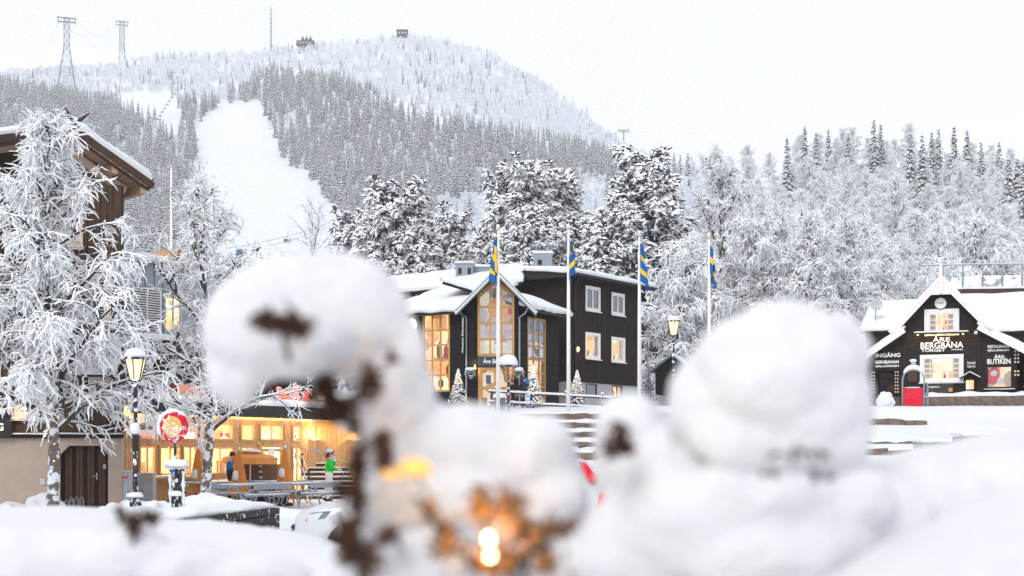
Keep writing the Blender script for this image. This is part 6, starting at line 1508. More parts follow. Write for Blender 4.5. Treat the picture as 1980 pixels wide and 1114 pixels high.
# stacked cartons
CART = mat('brown_cartons', (0.22, 0.13, 0.08), 0.85, 0.15, 6)
cm = MB().box(-0.19, 0.19, -0.15, 0.15, 0, 0.19).mesh('carton', CART)
p = at(476, 940, 49.0)
for i in range(3):
    for j in range(6):
        for d in range(2):
            if d and i < 2: continue
            o = put('carton', cm, None, (p.x + 0.14 + i * 0.385 + tr_.uniform(-0.01, 0.01) + (0.0 if not d else 0.0), 49.0 + d * 0.31, 0.18 + j * 0.193), (0, 0, tr_.uniform(-0.03, 0.03)))
            tag(o, 'brown carton in the stack under the open orange parasol', 'carton', 'stacked cartons')
            if d == 0 and i == 1: MB().box(-0.06, 0.06, -0.156, -0.151, 0.08, 0.15).build('label_patch', WHITE, o)
t = MB().box(-0.05, 1.25, -0.2, 0.55, 0.0, 0.175).build('pallet', BOARD, None, loc=(p.x, 49.0, 0)); tag(t, 'low wooden pallet under the stack of cartons', 'pallet')
# red chairlift seat on show in front of the station
p = at(1766, 790, 75.0); gz = ground_z(p.x, p.y)
t = thing('chairlift_seat', 'red chairlift seat under a snowy hoop in front of the station', 'chairlift seat', (p.x, p.y, p.z + 0.12), -0.25)
MB().tube([(-0.55, 0, -0.5), (-0.55, 0, 1.45), (-0.42, 0, 1.8), (-0.15, 0, 1.98), (0.15, 0, 1.98), (0.42, 0, 1.8), (0.55, 0, 1.45), (0.55, 0, -0.5)], 0.045, 8).build('hoop', STEEL, t)
MB().box(-0.5, 0.5, -0.1, -0.03, 0.0, 0.98).build('backrest', REDS, t, bevel=0.02); MB().box(-0.5, 0.5, -0.5, -0.1, 0.0, 0.1).build('seat', REDS, t, bevel=0.02)
MB().tube([(-0.5 * math.cos(R(20 + i * 14)), 0, 1.5 + 0.5 * math.sin(R(20 + i * 14)) + 0.06) for i in range(11)], [0.06 + 0.09 * math.sin(i / 10 * math.pi) for i in range(11)], 8).build('snow_cover', SNOW, t, smooth=True)
MB().box(-0.1, 0.12, -0.1, 0.1, 2.12, 2.35).build('grip', GREYL, t); MB().blob((0, 0, 2.4), (0.2, 0.16, 0.09), 2, 0.2).build('snow_cover', SNOW, t, smooth=True)
MB().tube([(0.72, 0.1, -0.4), (0.72, 0.1, 1.1), (0.68, 0.1, 1.2), (0.6, 0.1, 1.22)], 0.05, 8).build('hanger_arm', STEEL, t)
for k in range(4): MB().box(0.58, 0.66, -0.06, 0.02, 0.05 + k * 0.25, 0.15 + k * 0.25).build('blue_clamp', BLUE, t)
MB().blob((0, -0.08, 0.98), (0.45, 0.08, 0.035), 2, 0.4).build('snow_cover', SNOW, t, smooth=True)

# ------------------------------------------------------------------ small lit Christmas trees and baskets at the shop
def xmas(px, pt, h, Yp, lab, seed, gzo=None, white=False):
    b = at(px, pt, Yp); z = b.z - h; t = thing('christmas_tree', lab, 'christmas tree', (b.x, Yp, z))
    S_ = Segs(); rnd = random.Random(seed)
    for k in range(340):
        q = rnd.random() ** 0.8; a = rnd.uniform(0, 6.28); r = h * 0.27 * (1.03 - q) + 0.04; zz = h * (0.05 + 0.93 * q)
        S_.add((0, 0, zz + r * 0.25), (r * math.cos(a) * 0.6, r * math.sin(a) * 0.6, zz + r * 0.1), 0.04, 0.05); S_.add((r * math.cos(a) * 0.6, r * math.sin(a) * 0.6, zz + r * 0.1), (r * math.cos(a), r * math.sin(a), zz - 0.05), 0.055, 0.01)
    put('crown', S_.mesh('crown', [SNOWT, NEEDLE], 1, 0.7 if white else 0.28, 0.6 if white else 0.9), t)
    MB().tube([(0, 0, -0.2), (0, 0, h * 0.9)], 0.04, 6).build('trunk', BARK, t)
    m = MB()
    for k in range(34):
        q = rnd.random(); a = rnd.uniform(math.pi, 2 * math.pi); r = h * 0.26 * (1.0 - q) + 0.03; m.blob((r * math.cos(a), r * math.sin(a) - 0.03, h * (0.05 + 0.9 * q)), 0.02, 1, 0)
    m.build('light_string', mat('tree_lights', (1, 0.75, 0.4), 0.3, 0, 3, emit=(1, 0.6, 0.22), estr=3.5), t, kind='stuff')
    MB().lathe([(0.2, -0.35), (0.25, 0.0)], 12).build('pot', BLACK, t)
xmas(886, 712, 1.9, 73.0, 'small lit snow-flecked Christmas tree left of the shop door', 1); xmas(1031, 704, 2.2, 72.8, 'whitest lit Christmas tree right of the shop door', 2, white=True); xmas(1116, 714, 1.9, 74.5, 'lit Christmas tree in front of the dark house plinth', 3)
for px, lab in ((909, 'round snow-topped hanging basket left of the shop door'), (1004, 'round snow-topped hanging basket right of the shop door')):
    b = at(px, 722, 74.4); t = thing('hanging_basket', lab, 'hanging basket', b); S_ = Segs(); rnd = random.Random(int(px))
    for k in range(90):
        d = nrm((rnd.gauss(0, 1), rnd.gauss(0, 1), rnd.gauss(0, 0.8))); S_.add((0, 0, 0), tuple(0.3 * q for q in d), 0.05, 0.03)
    put('foliage', S_.mesh('foliage', [SNOWT, NEEDLE], 1, 0.7, 0.8), t); MB().lathe([(0.05, -0.25), (0.2, -0.12), (0.24, 0.0)], 10).build('basket', BLACK, t); MB().blob((0, 0, 0.2), (0.27, 0.27, 0.12), 2, 0.3).build('snow_cover', SNOW, t, smooth=True)
    MB().tube([(0, 0, 0), (0, 0.3, 0.75), (0, 0.62, 0.75)], 0.012, 5).build('hook', BLACK, t)

# ------------------------------------------------------------------ mountain installations
def lattice_tower(px, pt, pb, Yp, wb, wt, lab, arms):
    a, b = at(px, pb, Yp), at(px, pt, Yp); z0 = ground_z(a.x, a.y) - 1; h = b.z - z0
    t = thing('cableway_tower', lab, 'cableway tower', (a.x, Yp, z0), 0.3)
    zk = h * 0.68; r = 0.42 if Yp < 1300 else 0.5
    lv = [(0, wb), (zk * 0.25, wb * 0.81), (zk * 0.5, wb * 0.62), (zk * 0.72, wb * 0.45), (zk * 0.88, wb * 0.33), (zk, wt), (zk + (h - zk) * 0.33, wt), (zk + (h - zk) * 0.66, wt), (h, wt)]
    for sx, sy in ((-1, -1), (1, -1), (1, 1), (-1, 1)):
        MB().tube([(sx * w / 2, sy * w / 2, z) for z, w in lv], r, 4).build('leg', GALV, t)
    for (za, wa), (zb_, wb_) in zip(lv, lv[1:]):
        for (s0, s1) in (((-1, -1), (1, -1)), ((1, -1), (1, 1)), ((1, 1), (-1, 1)), ((-1, 1), (-1, -1))):
            m = MB(); m.bar((s0[0] * wa / 2, s0[1] * wa / 2, za), (s1[0] * wb_ / 2, s1[1] * wb_ / 2, zb_), r * 0.6, r * 0.6); m.bar((s1[0] * wa / 2, s1[1] * wa / 2, za), (s0[0] * wb_ / 2, s0[1] * wb_ / 2, zb_), r * 0.6, r * 0.6)
            m.bar((s0[0] * wb_ / 2, s0[1] * wb_ / 2, zb_), (s1[0] * wb_ / 2, s1[1] * wb_ / 2, zb_), r * 0.6, r * 0.6); m.build('cross_brace', GALV, t)
    for dz, w in arms:
        MB().bar((-w / 2, 0, h + dz), (w / 2, 0, h + dz), 1.0, 0.9).build('cross_arm', GALV, t)
        for s in (-1, 1): MB().bar((s * w / 2, -2.5, h + dz - 0.3), (s * w / 2, 2.5, h + dz - 0.3), 0.7, 1.4).build('cable_saddle', GALV, t)
    return Vector((a.x, Yp, b.z))
T1 = lattice_tower(129, 35, 165, 1150, 17, 4.2, 'near lattice cableway tower on the wooded slope', ((0, 14), (-3.2, 13)))
T2 = lattice_tower(236, 42, 116, 1480, 15, 4.6, 'far lattice cableway tower fading into the haze', ((0, 12), (-3.5, 11)))
def cable(a, b, sag, lab, r=0.09, n=24, name='cable'):
    pts = [a.lerp(b, i / n) - Vector((0, 0, sag * 4 * (i / n) * (1 - i / n))) for i in range(n + 1)]
    o = MB().tube(pts, r, 4).build(name, GALV); tag(o, lab, 'cable'); return pts
for s, nm in ((-6.5, 'left'), (6.5, 'right')):
    cable(T1 + Vector((s, 0, -2)), T2 + Vector((s * 0.8, 0, -2)), 14, 'thin cable strung between the cableway towers, %s strand' % nm)
    cable(at(-120, 300, 500) + Vector((s, 0, 0)), T1 + Vector((s, 0, -2)), 25, 'thin cable running down from the near cableway tower, %s strand' % nm)
# radio mast
a, b = at(524, 96, 1425), at(524, 12, 1425); t = thing('radio_mast', 'slender radio mast on the skyline of the mountain', 'radio mast', (a.x, a.y, a.z - 2))
MB().tube([(0, 0, 0), (0, 0, (b.z - a.z) * 0.6), (0, 0, b.z - a.z + 2)], [0.75, 0.65, 0.35], 6).build('pole', GALV, t)
for k in range(9): z = (b.z - a.z) * (0.15 + 0.1 * k); MB().box(-1.1, 1.1, -0.5, 0.5, z, z + 0.8).build('antenna_ring', GALV, t)
# summit buildings
a, b = at(573, 82, 1420), at(607, 70, 1420); t = thing('summit_lodge', 'dark summit lodge with three peaked roofs on the skyline', 'building', (a.x, 1420, a.z - 3)); w = b.x - a.x
MB().box(0, w, 0, 8, 0, 5).build('wall', DARKB, t)
for k in range(3):
    x0 = w * (0.25 + 0.22 * k); MB().prism([(x0, 5), (x0 + w * 0.22, 5), (x0 + w * 0.11, 9.5)], 0, 8).build('roof', DARKB, t)
for k in range(6): MB().box(w * 0.1 + k * w * 0.14, w * 0.1 + k * w * 0.14 + 1.2, -0.2, -0.02, 2, 3.5).build('window', GREYL, t)
a, b = at(767, 68, 1415), at(788, 58, 1415); t = thing('summit_station', 'low dark hut on the highest point of the mountain', 'building', (a.x, 1415, a.z - 2)); w = b.x - a.x
MB().box(0, w, 0, 6, 0, b.z - a.z + 2).build('wall', DARKB, t); MB().box(-0.5, w + 0.5, -0.5, 6.5, b.z - a.z + 2.01, b.z - a.z + 2.5).build('roof', BLACK, t)
for k in range(3): MB().box(w * 0.12 + k * w * 0.29, w * 0.3 + k * w * 0.29, -0.2, -0.02, 3.6, 5.2).build('window', GREYL, t)
# chairlift near the run: pylon, rope, chairs
pa, pb = at(462, 484, 260), at(462, 520, 260); t = thing('lift_pylon', 'blue chairlift pylon above the big snow ball', 'lift pylon', (pb.x, 260, pb.z - 6)); h = pa.z - pb.z + 6
MB().tube([(0, 0, 0), (0, 0, h)], 0.45, 8).build('mast', mat('blue_grey_steel', (0.08, 0.16, 0.25), 0.5, 0.1, 2), t); MB().bar((-0.4, 0, h), (1.5, 0, h + 0.1), 0.4, 0.4).build('cross_arm', GREY, t); MB().tube([(0.6, 0, h - 3), (0.6, 0, h)], 0.08, 5).build('ladder', STEEL, t)
R1 = cable(at(440, 494, 255), at(640, 436, 330), 0.6, 'chairlift rope crossing the foot of the ski run, lower strand', 0.05); cable(at(440, 480, 257), at(640, 430, 332), 0.6, 'chairlift rope crossing the foot of the ski run, upper strand', 0.05)
def chair(px, py, Yp, lab, rider):
    p = at(px, py, Yp); t = thing('lift_chair', lab, 'lift chair', p)
    MB().tube([(0, 0, 0.6), (0, 0, 1.4), (0.15, 0, 1.9)], 0.05, 5).build('hanger', STEEL, t); MB().tube([(-0.75, 0, -0.5), (-0.75, 0, 0.45), (-0.6, 0, 0.6), (0.6, 0, 0.6), (0.75, 0, 0.45), (0.75, 0, -0.5)], 0.05, 5).build('frame', STEEL, t)
    MB().box(-0.72, 0.72, -0.05, 0.05, -0.1, 0.35).build('backrest', BLACK, t); MB().box(-0.72, 0.72, -0.45, -0.05, -0.3, -0.2).build('seat', BLACK, t); snow_on('snow_cover', [(-0.72, -0.45, -0.2), (0.72, -0.45, -0.2), (0.72, -0.05, -0.2), (-0.72, -0.05, -0.2)], 0.14, t, nx=4, ny=2)
    if rider: MB().blob((0, -0.2, 0.15), (0.2, 0.15, 0.35), 2, 0.2).build('red_pad', RED, t)
chair(468, 492, 262, 'lift chair hanging beside the blue pylon', False); chair(493, 483, 272, 'lift chair with a red pad over the ski run', True); chair(556, 466, 292, 'empty lift chair in front of the frosted birches', False)
# tiny lift line far up in the clearing and on the right shoulder
for k, (px, pt, pb) in enumerate(((344, 150, 205), (333, 140, 185))):
    a, b = at(px, pb, 1030), at(px, pt, 1030); o = MB().tube([(0, 0, -2), (0, 0, b.z - a.z)], 0.35, 5).bar((-2, 0, b.z - a.z), (2, 0, b.z - a.z), 0.5, 0.5).build('lift_pylon', GALV, None, loc=a); tag(o, ('slim lift pylon beside the upper clearing', 'slim lift pylon at the top of the upper clearing')[k], 'lift pylon')
for k in range(9):
    p = at(305 + k * 4.6, 232 - k * 7.0, 1000 + k * 6); o = MB().box(-1.1, 1.1, -0.3, 0.3, 0, 0.9).bar((0, 0, 0.9), (0, 0, 3), 0.25, 0.25).build('lift_chair', GREY, None, loc=p); tag(o, 'tiny chair of the far lift in the upper clearing', 'lift chair', 'chairs of the far lift')
for k, (px, pt) in enumerate(((1134, 258), (1182, 260), (1206, 252))):
    b = at(px, pt, 1120); z = ground_z(b.x, b.y); o = MB().tube([(0, 0, z - b.z), (0, 0, 0)], 0.5, 5).bar((-4.5, 0, 0), (4.5, 0, 0), 0.8, 0.8).bar((-4.5, 0, -1.5), (4.5, 0, -1.5), 0.5, 0.5).build('lift_pylon', GALV, None, loc=b); tag(o, ('lift pylon on the right shoulder of the mountain, nearest the wood', 'middle lift pylon on the right shoulder of the mountain', 'lowest lift pylon on the right shoulder of the mountain')[k], 'lift pylon')
# curved timber roof glimpsed behind the grey storey
p = at(312, 492, 75.0); t = thing('timber_lodge', 'curved orange timber roof glimpsed behind the grey storey', 'building', (p.x, 75.0, 0), 0.4)
m = MB(); n = 8
m.prism([(-1.2 + 2.6 * i / n, p.z - 0.2 + 0.5 * math.sin(i / n * 2.2)) for i in range(n + 1)] + [(1.4, p.z - 0.6), (-1.2, p.z - 0.6)], 0, 3); m.build('roof_edge', OAK, t); MB().box(-1.1, 1.3, 0.3, 2.8, 0, p.z - 0.61).build('wall', OAK, t)

# ------------------------------------------------------------------ trees in the square
lit = []
def near_birch(px, pt, Yp, seed, lab, **k):
    b = at(px, pt, Yp); H = b.z
    tr, cr, nodes = birch_meshes(seed, H, **k)
    o = thing('street_birch', lab, 'birch tree', (b.x, Yp, 0)); put('trunk', tr, o); put('crown', cr, o)
    return o, nodes, H
NB1, nd1, H1 = near_birch(100, 222, 38.5, 201, 'large snow-laden birch with fairy lights in front of the chalet', limbs=38, spread=0.40, l2=3, tw=2.7, twl=0.5, load=0.05, droop=0.22, clear=0.22, tr=0.018, nseg=3, tk=0.62, cone=True)
NB2, nd2, H2 = near_birch(392, 350, 41.5, 203, 'slimmer snow-laden birch in front of the restaurant', limbs=30, spread=0.28, l2=2, tw=1.7, twl=0.42, load=0.038, droop=0.1, clear=0.26, tr=0.018, nseg=3, tk=0.75)
for o, nodes, cnt in ((NB1, nd1, 110), (NB2, nd2, 40)):
    rnd = random.Random(cnt); m = MB()
    for p in rnd.sample(nodes, cnt): m.blob((p[0], p[1] - 0.03, p[2] - 0.05), 0.014, 1, 0)
    for k in range(cnt // 7):
        z = rnd.uniform(1.2, 6.5); a = rnd.uniform(math.pi, 6.28); r = 0.17; m.blob((r * math.cos(a), r * math.sin(a), z), 0.018, 1, 0)
    fl = m.build('light_string', FAIRY, o, kind='stuff')

# ------------------------------------------------------------------ people
SKIN = mat('skin', (0.55, 0.33, 0.24), 0.6, 0.05, 8)
def person(loc, rz, joints, bones, label, s=1.0):
    """one continuous body grown round a posed skeleton; every bone names the clothing that covers it"""
    me = bpy.data.meshes.new('person'); names = list(joints)
    me.from_pydata([joints[k][0] for k in names], [(names.index(a), names.index(b)) for a, b, _ in bones], [])
    o = bpy.data.objects.new('person', me); C.objects.link(o)
    sk = o.modifiers.new('skin', 'SKIN'); sk.use_smooth_shade = True
    for i, k in enumerate(names):
        v = me.skin_vertices[0].data[i]; r = joints[k][1]; v.radius = r if hasattr(r, '__len__') else (r, r); v.use_root = (k == 'pelvis')
    su = o.modifiers.new('sub', 'SUBSURF'); su.levels = 2; su.render_levels = 2
    dg = bpy.context.evaluated_depsgraph_get(); dg.update()
    m2 = bpy.data.meshes.new_from_object(o.evaluated_get(dg)); bpy.data.objects.remove(o)
    m2.name = 'person'; m2.materials.clear(); mats = []
    segs = []
    for a, b, mm in bones:
        if mm not in mats: mats.append(mm); m2.materials.append(mm)
        segs.append((Vector(joints[a][0]), Vector(joints[b][0]), mats.index(mm)))
    for f in m2.polygons:
        c = f.center; best = 9
        for a, b, mi in segs:
            ab = b - a; t = max(0, min(1, (c - a).dot(ab) / ab.length_squared)); d = (a + ab * t - c).length
            if d < best: best = d; f.material_index = mi
        f.use_smooth = True
    t = thing('person', label, 'person', loc, rz); t.scale = (s, s, s); put('body', m2, t)
    return t
def head_parts(t, hx, hy, hz, fx, hair, skin=SKIN):
    """nose, eyes, ears and hair for a head whose face looks along fx (+1 or -1 on x) or towards the viewer (0)"""
    f = Vector((fx, 0, 0)) if fx else Vector((0, -1, 0)); s_ = f.cross(Vector((0, 0, 1))); c = Vector((hx, hy, hz))
    MB().blob(c + f * 0.1 - Vector((0, 0, 0.015)), (0.018, 0.018, 0.024), 2, 0).build('nose', skin, t, smooth=True)
    for k in (-1, 1):
        MB().blob(c + f * 0.09 + s_ * 0.035 * k + Vector((0, 0, 0.02)), 0.011, 1, 0).build('eye', INK, t, smooth=True); MB().blob(c + s_ * 0.083 * k, (0.02, 0.02, 0.032), 2, 0).build('ear', skin, t, smooth=True)
    MB().blob(c + f * 0.088 - Vector((0, 0, 0.05)), (0.02, 0.02, 0.006), 1, 0).build('mouth', mat('lips', (0.4, 0.15, 0.13), 0.5, 0.05, 5), t)
    MB().blob(c - f * 0.02 + Vector((0, 0, 0.03)), (0.1, 0.1, 0.105), 3, 0.12, 6, flat=-0.35).build('hair', hair, t, smooth=True)
HAIR = mat('brown_hair', (0.05, 0.03, 0.02), 0.8, 0.3, 20)
def fingers(J, Bn, side, w, d, mm):
    """five fingers rooted in the palm, curled along direction d"""
    d = Vector(d).normalized(); a = d.orthogonal().normalized(); b = d.cross(a)
    for k, (off, l) in enumerate(((-0.03, 0.07), (-0.01, 0.08), (0.012, 0.075), (0.032, 0.06))):
        p = Vector(w) + d * 0.05 + a * off; J[f'{side}k{k}'] = (tuple(p), 0.012); J[f'{side}t{k}'] = (tuple(p + d * l * 0.7 + b * l * 0.5), 0.009)
        Bn += [(side + 'hand', f'{side}k{k}', mm), (f'{side}k{k}', f'{side}t{k}', mm)]
    p = Vector(w) - a * 0.045 + d * 0.01; J[side + 'th'] = (tuple(p + d * 0.03 + b * 0.03), 0.012); Bn.append((side + 'hand', side + 'th', mm))
# skier in a green jacket, facing right, skis over the shoulder
GREEN = mat('green_jacket', (0.0, 0.55, 0.06), 0.6, 0.12, 5); WHP = mat('white_ski_pants', (0.78, 0.78, 0.8), 0.7, 0.05, 6); BOOT = mat('dark_boots', (0.03, 0.03, 0.035), 0.5, 0.2, 8); GLOVE = mat('white_gloves', (0.75, 0.75, 0.76), 0.7, 0.05, 8)
J = {'pelvis': ((0, 0, 0.95), (0.17, 0.14)), 'waist': ((0.0, 0, 1.1), (0.17, 0.14)), 'chest': ((0.0, 0, 1.32), (0.185, 0.15)), 'neck': ((0.015, 0, 1.5), 0.065), 'head': ((0.03, 0, 1.62), (0.095, 0.09)), 'crown': ((0.02, 0, 1.72), (0.085, 0.08)),
     'ls': ((0.02, -0.19, 1.42), 0.085), 'le': ((0.08, -0.27, 1.17), 0.07), 'lw': ((0.28, -0.2, 1.1), 0.055), 'lhand': ((0.34, -0.18, 1.11), 0.035), 'rs': ((0.0, 0.19, 1.42), 0.085), 're': ((0.16, 0.24, 1.24), 0.07), 'rw': ((0.2, 0.12, 1.4), 0.055), 'rhand': ((0.2, 0.09, 1.46), 0.035),
     'lh': ((0.0, -0.1, 0.88), 0.12), 'lk': ((0.07, -0.11, 0.5), 0.085), 'la': ((-0.04, -0.11, 0.12), 0.075), 'lt': ((0.14, -0.12, 0.06), 0.055), 'rh': ((0.0, 0.1, 0.88), 0.12), 'rk': ((-0.05, 0.11, 0.5), 0.085), 'ra': ((-0.2, 0.11, 0.14), 0.075), 'rt': ((-0.02, 0.12, 0.06), 0.055)}
Bn = [('pelvis', 'waist', GREEN), ('waist', 'chest', GREEN), ('chest', 'neck', GREEN), ('neck', 'head', SKIN), ('head', 'crown', SKIN), ('chest', 'ls', GREEN), ('ls', 'le', GREEN), ('le', 'lw', GREEN), ('lw', 'lhand', GLOVE), ('chest', 'rs', GREEN), ('rs', 're', GREEN), ('re', 'rw', GREEN), ('rw', 'rhand', GLOVE),
      ('pelvis', 'lh', WHP), ('lh', 'lk', WHP), ('lk', 'la', WHP), ('la', 'lt', BOOT), ('pelvis', 'rh', WHP), ('rh', 'rk', WHP), ('rk', 'ra', WHP), ('ra', 'rt', BOOT)]
fingers(J, Bn, 'l', J['lhand'][0], (1, 0, -0.3), GLOVE); fingers(J, Bn, 'r', J['rhand'][0], (-0.3, -0.4, 1), GLOVE)
p = at(636, 972, 49.0)
sk = person((p.x, 49.0, 0.0), 0.1, J, Bn, 'skier in a green jacket and white helmet carrying skis on the shoulder', 1.03)
head_parts(sk, 0.05, 0, 1.62, 1, HAIR)
MB().blob((-0.03, 0, 1.53), (0.09, 0.1, 0.13), 3, 0.2, 4).build('hair_back', HAIR, sk, smooth=True)
MB().blob((0.02, 0, 1.7), (0.135, 0.125, 0.115), 3, 0.0, flat=-0.25).build('helmet', mat('white_helmet', (0.6, 0.62, 0.66), 0.35, 0.05, 5), sk, smooth=True)
MB().box(0.1, 0.17, -0.085, 0.085, 1.675, 1.735).build('goggles', BLACK, sk, bevel=0.015)
MB().blob((0.03, -0.16, 1.47), (0.12, 0.06, 0.05), 2, 0.3).build('scarf', mat('red_white_scarf', (0.75, 0.25, 0.25), 0.8, 0.5, 16), sk, smooth=True)
MB().tube([(0.14, -0.13, 0.98), (0.15, -0.13, 1.4)], 0.008, 4).build('zip', GREYL, sk)
for k in range(2):
    t = thing('ski', ('upper ski resting on the shoulder of the skier in green', 'lower ski resting on the shoulder of the skier in green')[k], 'ski', (p.x, 49.0 + 0.1 + 0.05 * k, 1.57 - 0.03 * k), 0.12)
    m = MB(); n = 12; pts = [(-0.95 + 1.75 * i / n, 0, 0.36 - 0.62 * i / n) for i in range(n + 1)]
    for a, b in zip(pts, pts[1:]): m.bar(a, b, 0.085, 0.018)
    m.bar(pts[-1], (0.93, 0, -0.27), 0.07, 0.015); m.bar(pts[0], (-1.02, 0, 0.43), 0.06, 0.015)
    m.build('blade', mat('ski_orange', (0.6, 0.22, 0.08), 0.4, 0.3, 3) if k else mat('ski_white', (0.7, 0.7, 0.72), 0.4, 0.2, 3), t)
    MB().box(-0.5, -0.38, -0.05, 0.05, 0.2, 0.32).box(-0.25, -0.13, -0.05, 0.05, 0.12, 0.22).build('binding', GREYL, t)
t = thing('ski_pole', 'thin ski pole held by the skier in green', 'ski pole', (p.x + 0.36, 48.8, 0.35), 0.0); MB().tube([(0, 0, 0), (0.12, 0, 0.5), (0.32, 0, 1.02)], 0.011, 6).build('shaft', STEEL, t); MB().lathe([(0.0, 0), (0.06, 0.01), (0.0, 0.02)], 10, (0.02, 0, 0.08)).build('basket', BLACK, t); MB().tube([(0.02, 0, 0.74), (-0.02, 0, 0.77)], 0.02, 6).build('grip', BLACK, t)
# person in a blue and grey jacket leaning by the parasol
BLJ = mat('blue_jacket', (0.01, 0.12, 0.4), 0.7, 0.15, 5); GRJ = mat('grey_jacket_yoke', (0.3, 0.3, 0.31), 0.7, 0.1, 6); BLP = mat('black_trousers', (0.02, 0.02, 0.022), 0.7, 0.2, 6)
J2 = {'pelvis': ((0, 0, 0.92), (0.15, 0.13)), 'waist': ((-0.04, 0, 1.08), (0.16, 0.13)), 'chest': ((-0.04, 0, 1.3), (0.18, 0.14)), 'neck': ((0.02, 0, 1.47), 0.06), 'head': ((0.06, 0, 1.58), (0.09, 0.085)), 'crown': ((0.05, 0, 1.67), (0.08, 0.075)),
      'ls': ((-0.04, -0.18, 1.39), 0.075), 'le': ((-0.04, -0.24, 1.14), 0.06), 'lw': ((0.14, -0.2, 1.0), 0.05), 'lhand': ((0.2, -0.19, 0.98), 0.034), 'rs': ((-0.04, 0.18, 1.39), 0.075), 're': ((0.0, 0.24, 1.14), 0.06), 'rw': ((0.18, 0.2, 1.04), 0.05), 'rhand': ((0.24, 0.19, 1.04), 0.034),
      'lh': ((0.0, -0.09, 0.86), 0.11), 'lk': ((0.18, -0.1, 0.5), 0.08), 'la': ((0.1, -0.1, 0.12), 0.06), 'lt': ((0.26, -0.1, 0.05), 0.05), 'rh': ((0, 0.09, 0.86), 0.11), 'rk': ((0.05, 0.1, 0.48), 0.08), 'ra': ((-0.08, 0.1, 0.12), 0.06), 'rt': ((0.08, 0.1, 0.05), 0.05)}
B2 = [('pelvis', 'waist', BLJ), ('waist', 'chest', BLJ), ('chest', 'neck', GRJ), ('neck', 'head', SKIN), ('head', 'crown', SKIN), ('chest', 'ls', GRJ), ('ls', 'le', BLJ), ('le', 'lw', BLP), ('lw', 'lhand', SKIN), ('chest', 'rs', GRJ), ('rs', 're', BLJ), ('re', 'rw', BLP), ('rw', 'rhand', SKIN),
      ('pelvis', 'lh', BLP), ('lh', 'lk', BLP), ('lk', 'la', BLP), ('la', 'lt', BOOT), ('pelvis', 'rh', BLP), ('rh', 'rk', BLP), ('rk', 'ra', BLP), ('ra', 'rt', BOOT)]
fingers(J2, B2, 'l', J2['lhand'][0], (1, 0, -0.4), SKIN); fingers(J2, B2, 'r', J2['rhand'][0], (1, 0, -0.2), SKIN)
q = at(446, 965, 47.2); bp = person((q.x, 47.2, 0), 0.2, J2, B2, 'person in a blue and grey jacket bending over behind the closed parasol', 1.02); head_parts(bp, 0.075, 0, 1.58, 1, BLP)
# two people in black at the shop door
def stander(px, pb, Yp, rz, label, jm, extra=None, s=1.0):
    J3 = {'pelvis': ((0, 0, 0.94), (0.16, 0.13)), 'waist': ((0, 0, 1.1), (0.17, 0.13)), 'chest': ((0, 0, 1.32), (0.2, 0.14)), 'neck': ((0, -0.01, 1.5), 0.065), 'head': ((0, -0.02, 1.61), (0.09, 0.09)), 'crown': ((0, -0.01, 1.71), (0.08, 0.08)),
          'ls': ((-0.2, 0, 1.42), 0.08), 'le': ((-0.27, 0.0, 1.14), 0.065), 'lw': ((-0.22, -0.12, 0.92), 0.05), 'lhand': ((-0.21, -0.15, 0.86), 0.034), 'rs': ((0.2, 0, 1.42), 0.08), 're': ((0.27, 0, 1.14), 0.065), 'rw': ((0.22, -0.14, 0.95), 0.05), 'rhand': ((0.2, -0.18, 0.9), 0.034),
          'lh': ((-0.1, 0, 0.87), 0.115), 'lk': ((-0.11, -0.02, 0.48), 0.085), 'la': ((-0.11, 0.02, 0.1), 0.065), 'lt': ((-0.12, -0.14, 0.05), 0.05), 'rh': ((0.1, 0, 0.87), 0.115), 'rk': ((0.12, -0.03, 0.48), 0.085), 'ra': ((0.12, 0.02, 0.1), 0.065), 'rt': ((0.14, -0.14, 0.05), 0.05)}
    B3 = [('pelvis', 'waist', jm), ('waist', 'chest', jm), ('chest', 'neck', jm), ('neck', 'head', SKIN), ('head', 'crown', SKIN), ('chest', 'ls', jm), ('ls', 'le', jm), ('le', 'lw', jm), ('lw', 'lhand', SKIN), ('chest', 'rs', jm), ('rs', 're', jm), ('re', 'rw', jm), ('rw', 'rhand', SKIN),
          ('pelvis', 'lh', BLP), ('lh', 'lk', BLP), ('lk', 'la', BLP), ('la', 'lt', BOOT), ('pelvis', 'rh', BLP), ('rh', 'rk', BLP), ('rk', 'ra', BLP), ('ra', 'rt', BOOT)]
    fingers(J3, B3, 'l', J3['lhand'][0], (0.1, -0.3, -1), SKIN); fingers(J3, B3, 'r', J3['rhand'][0], (-0.1, -0.3, -1), SKIN)
    p = at(px, pb, Yp); t = person((p.x, Yp, p.z), rz, J3, B3, label, s); head_parts(t, 0, -0.03, 1.61, 0, BLP); return t, p
BLJK = mat('black_jacket', (0.015, 0.015, 0.018), 0.6, 0.2, 6)
t, p1_ = stander(990, 797, 73.0, 0.5, 'person in black standing behind the snow-capped street lamp', BLJK, s=0.95)
t, p2_ = stander(1015, 797, 72.7, 0.2, 'person in black with a blue hood beside the whitest Christmas tree', BLJK, s=1.05)
MB().blob((0.08, -0.1, 1.5), (0.1, 0.08, 0.16), 2, 0.2).build('blue_hood', mat('blue_hood', (0.0, 0.16, 0.5), 0.7, 0.1, 5), t, smooth=True)
o = MB().prism([(-0.14, 0.62), (0.14, 0.66), (0.12, 0.1), (0.06, -0.02), (-0.04, -0.02), (-0.1, 0.1)], 0, 0.02).build('snowboard', mat('pale_blue_board', (0.45, 0.6, 0.75), 0.5, 0.25, 6), None, loc=(p2_.x + 0.12, 72.4, p2_.z + 0.35)); tag(o, 'pale blue and white board held upright by the person with the blue hood', 'board')
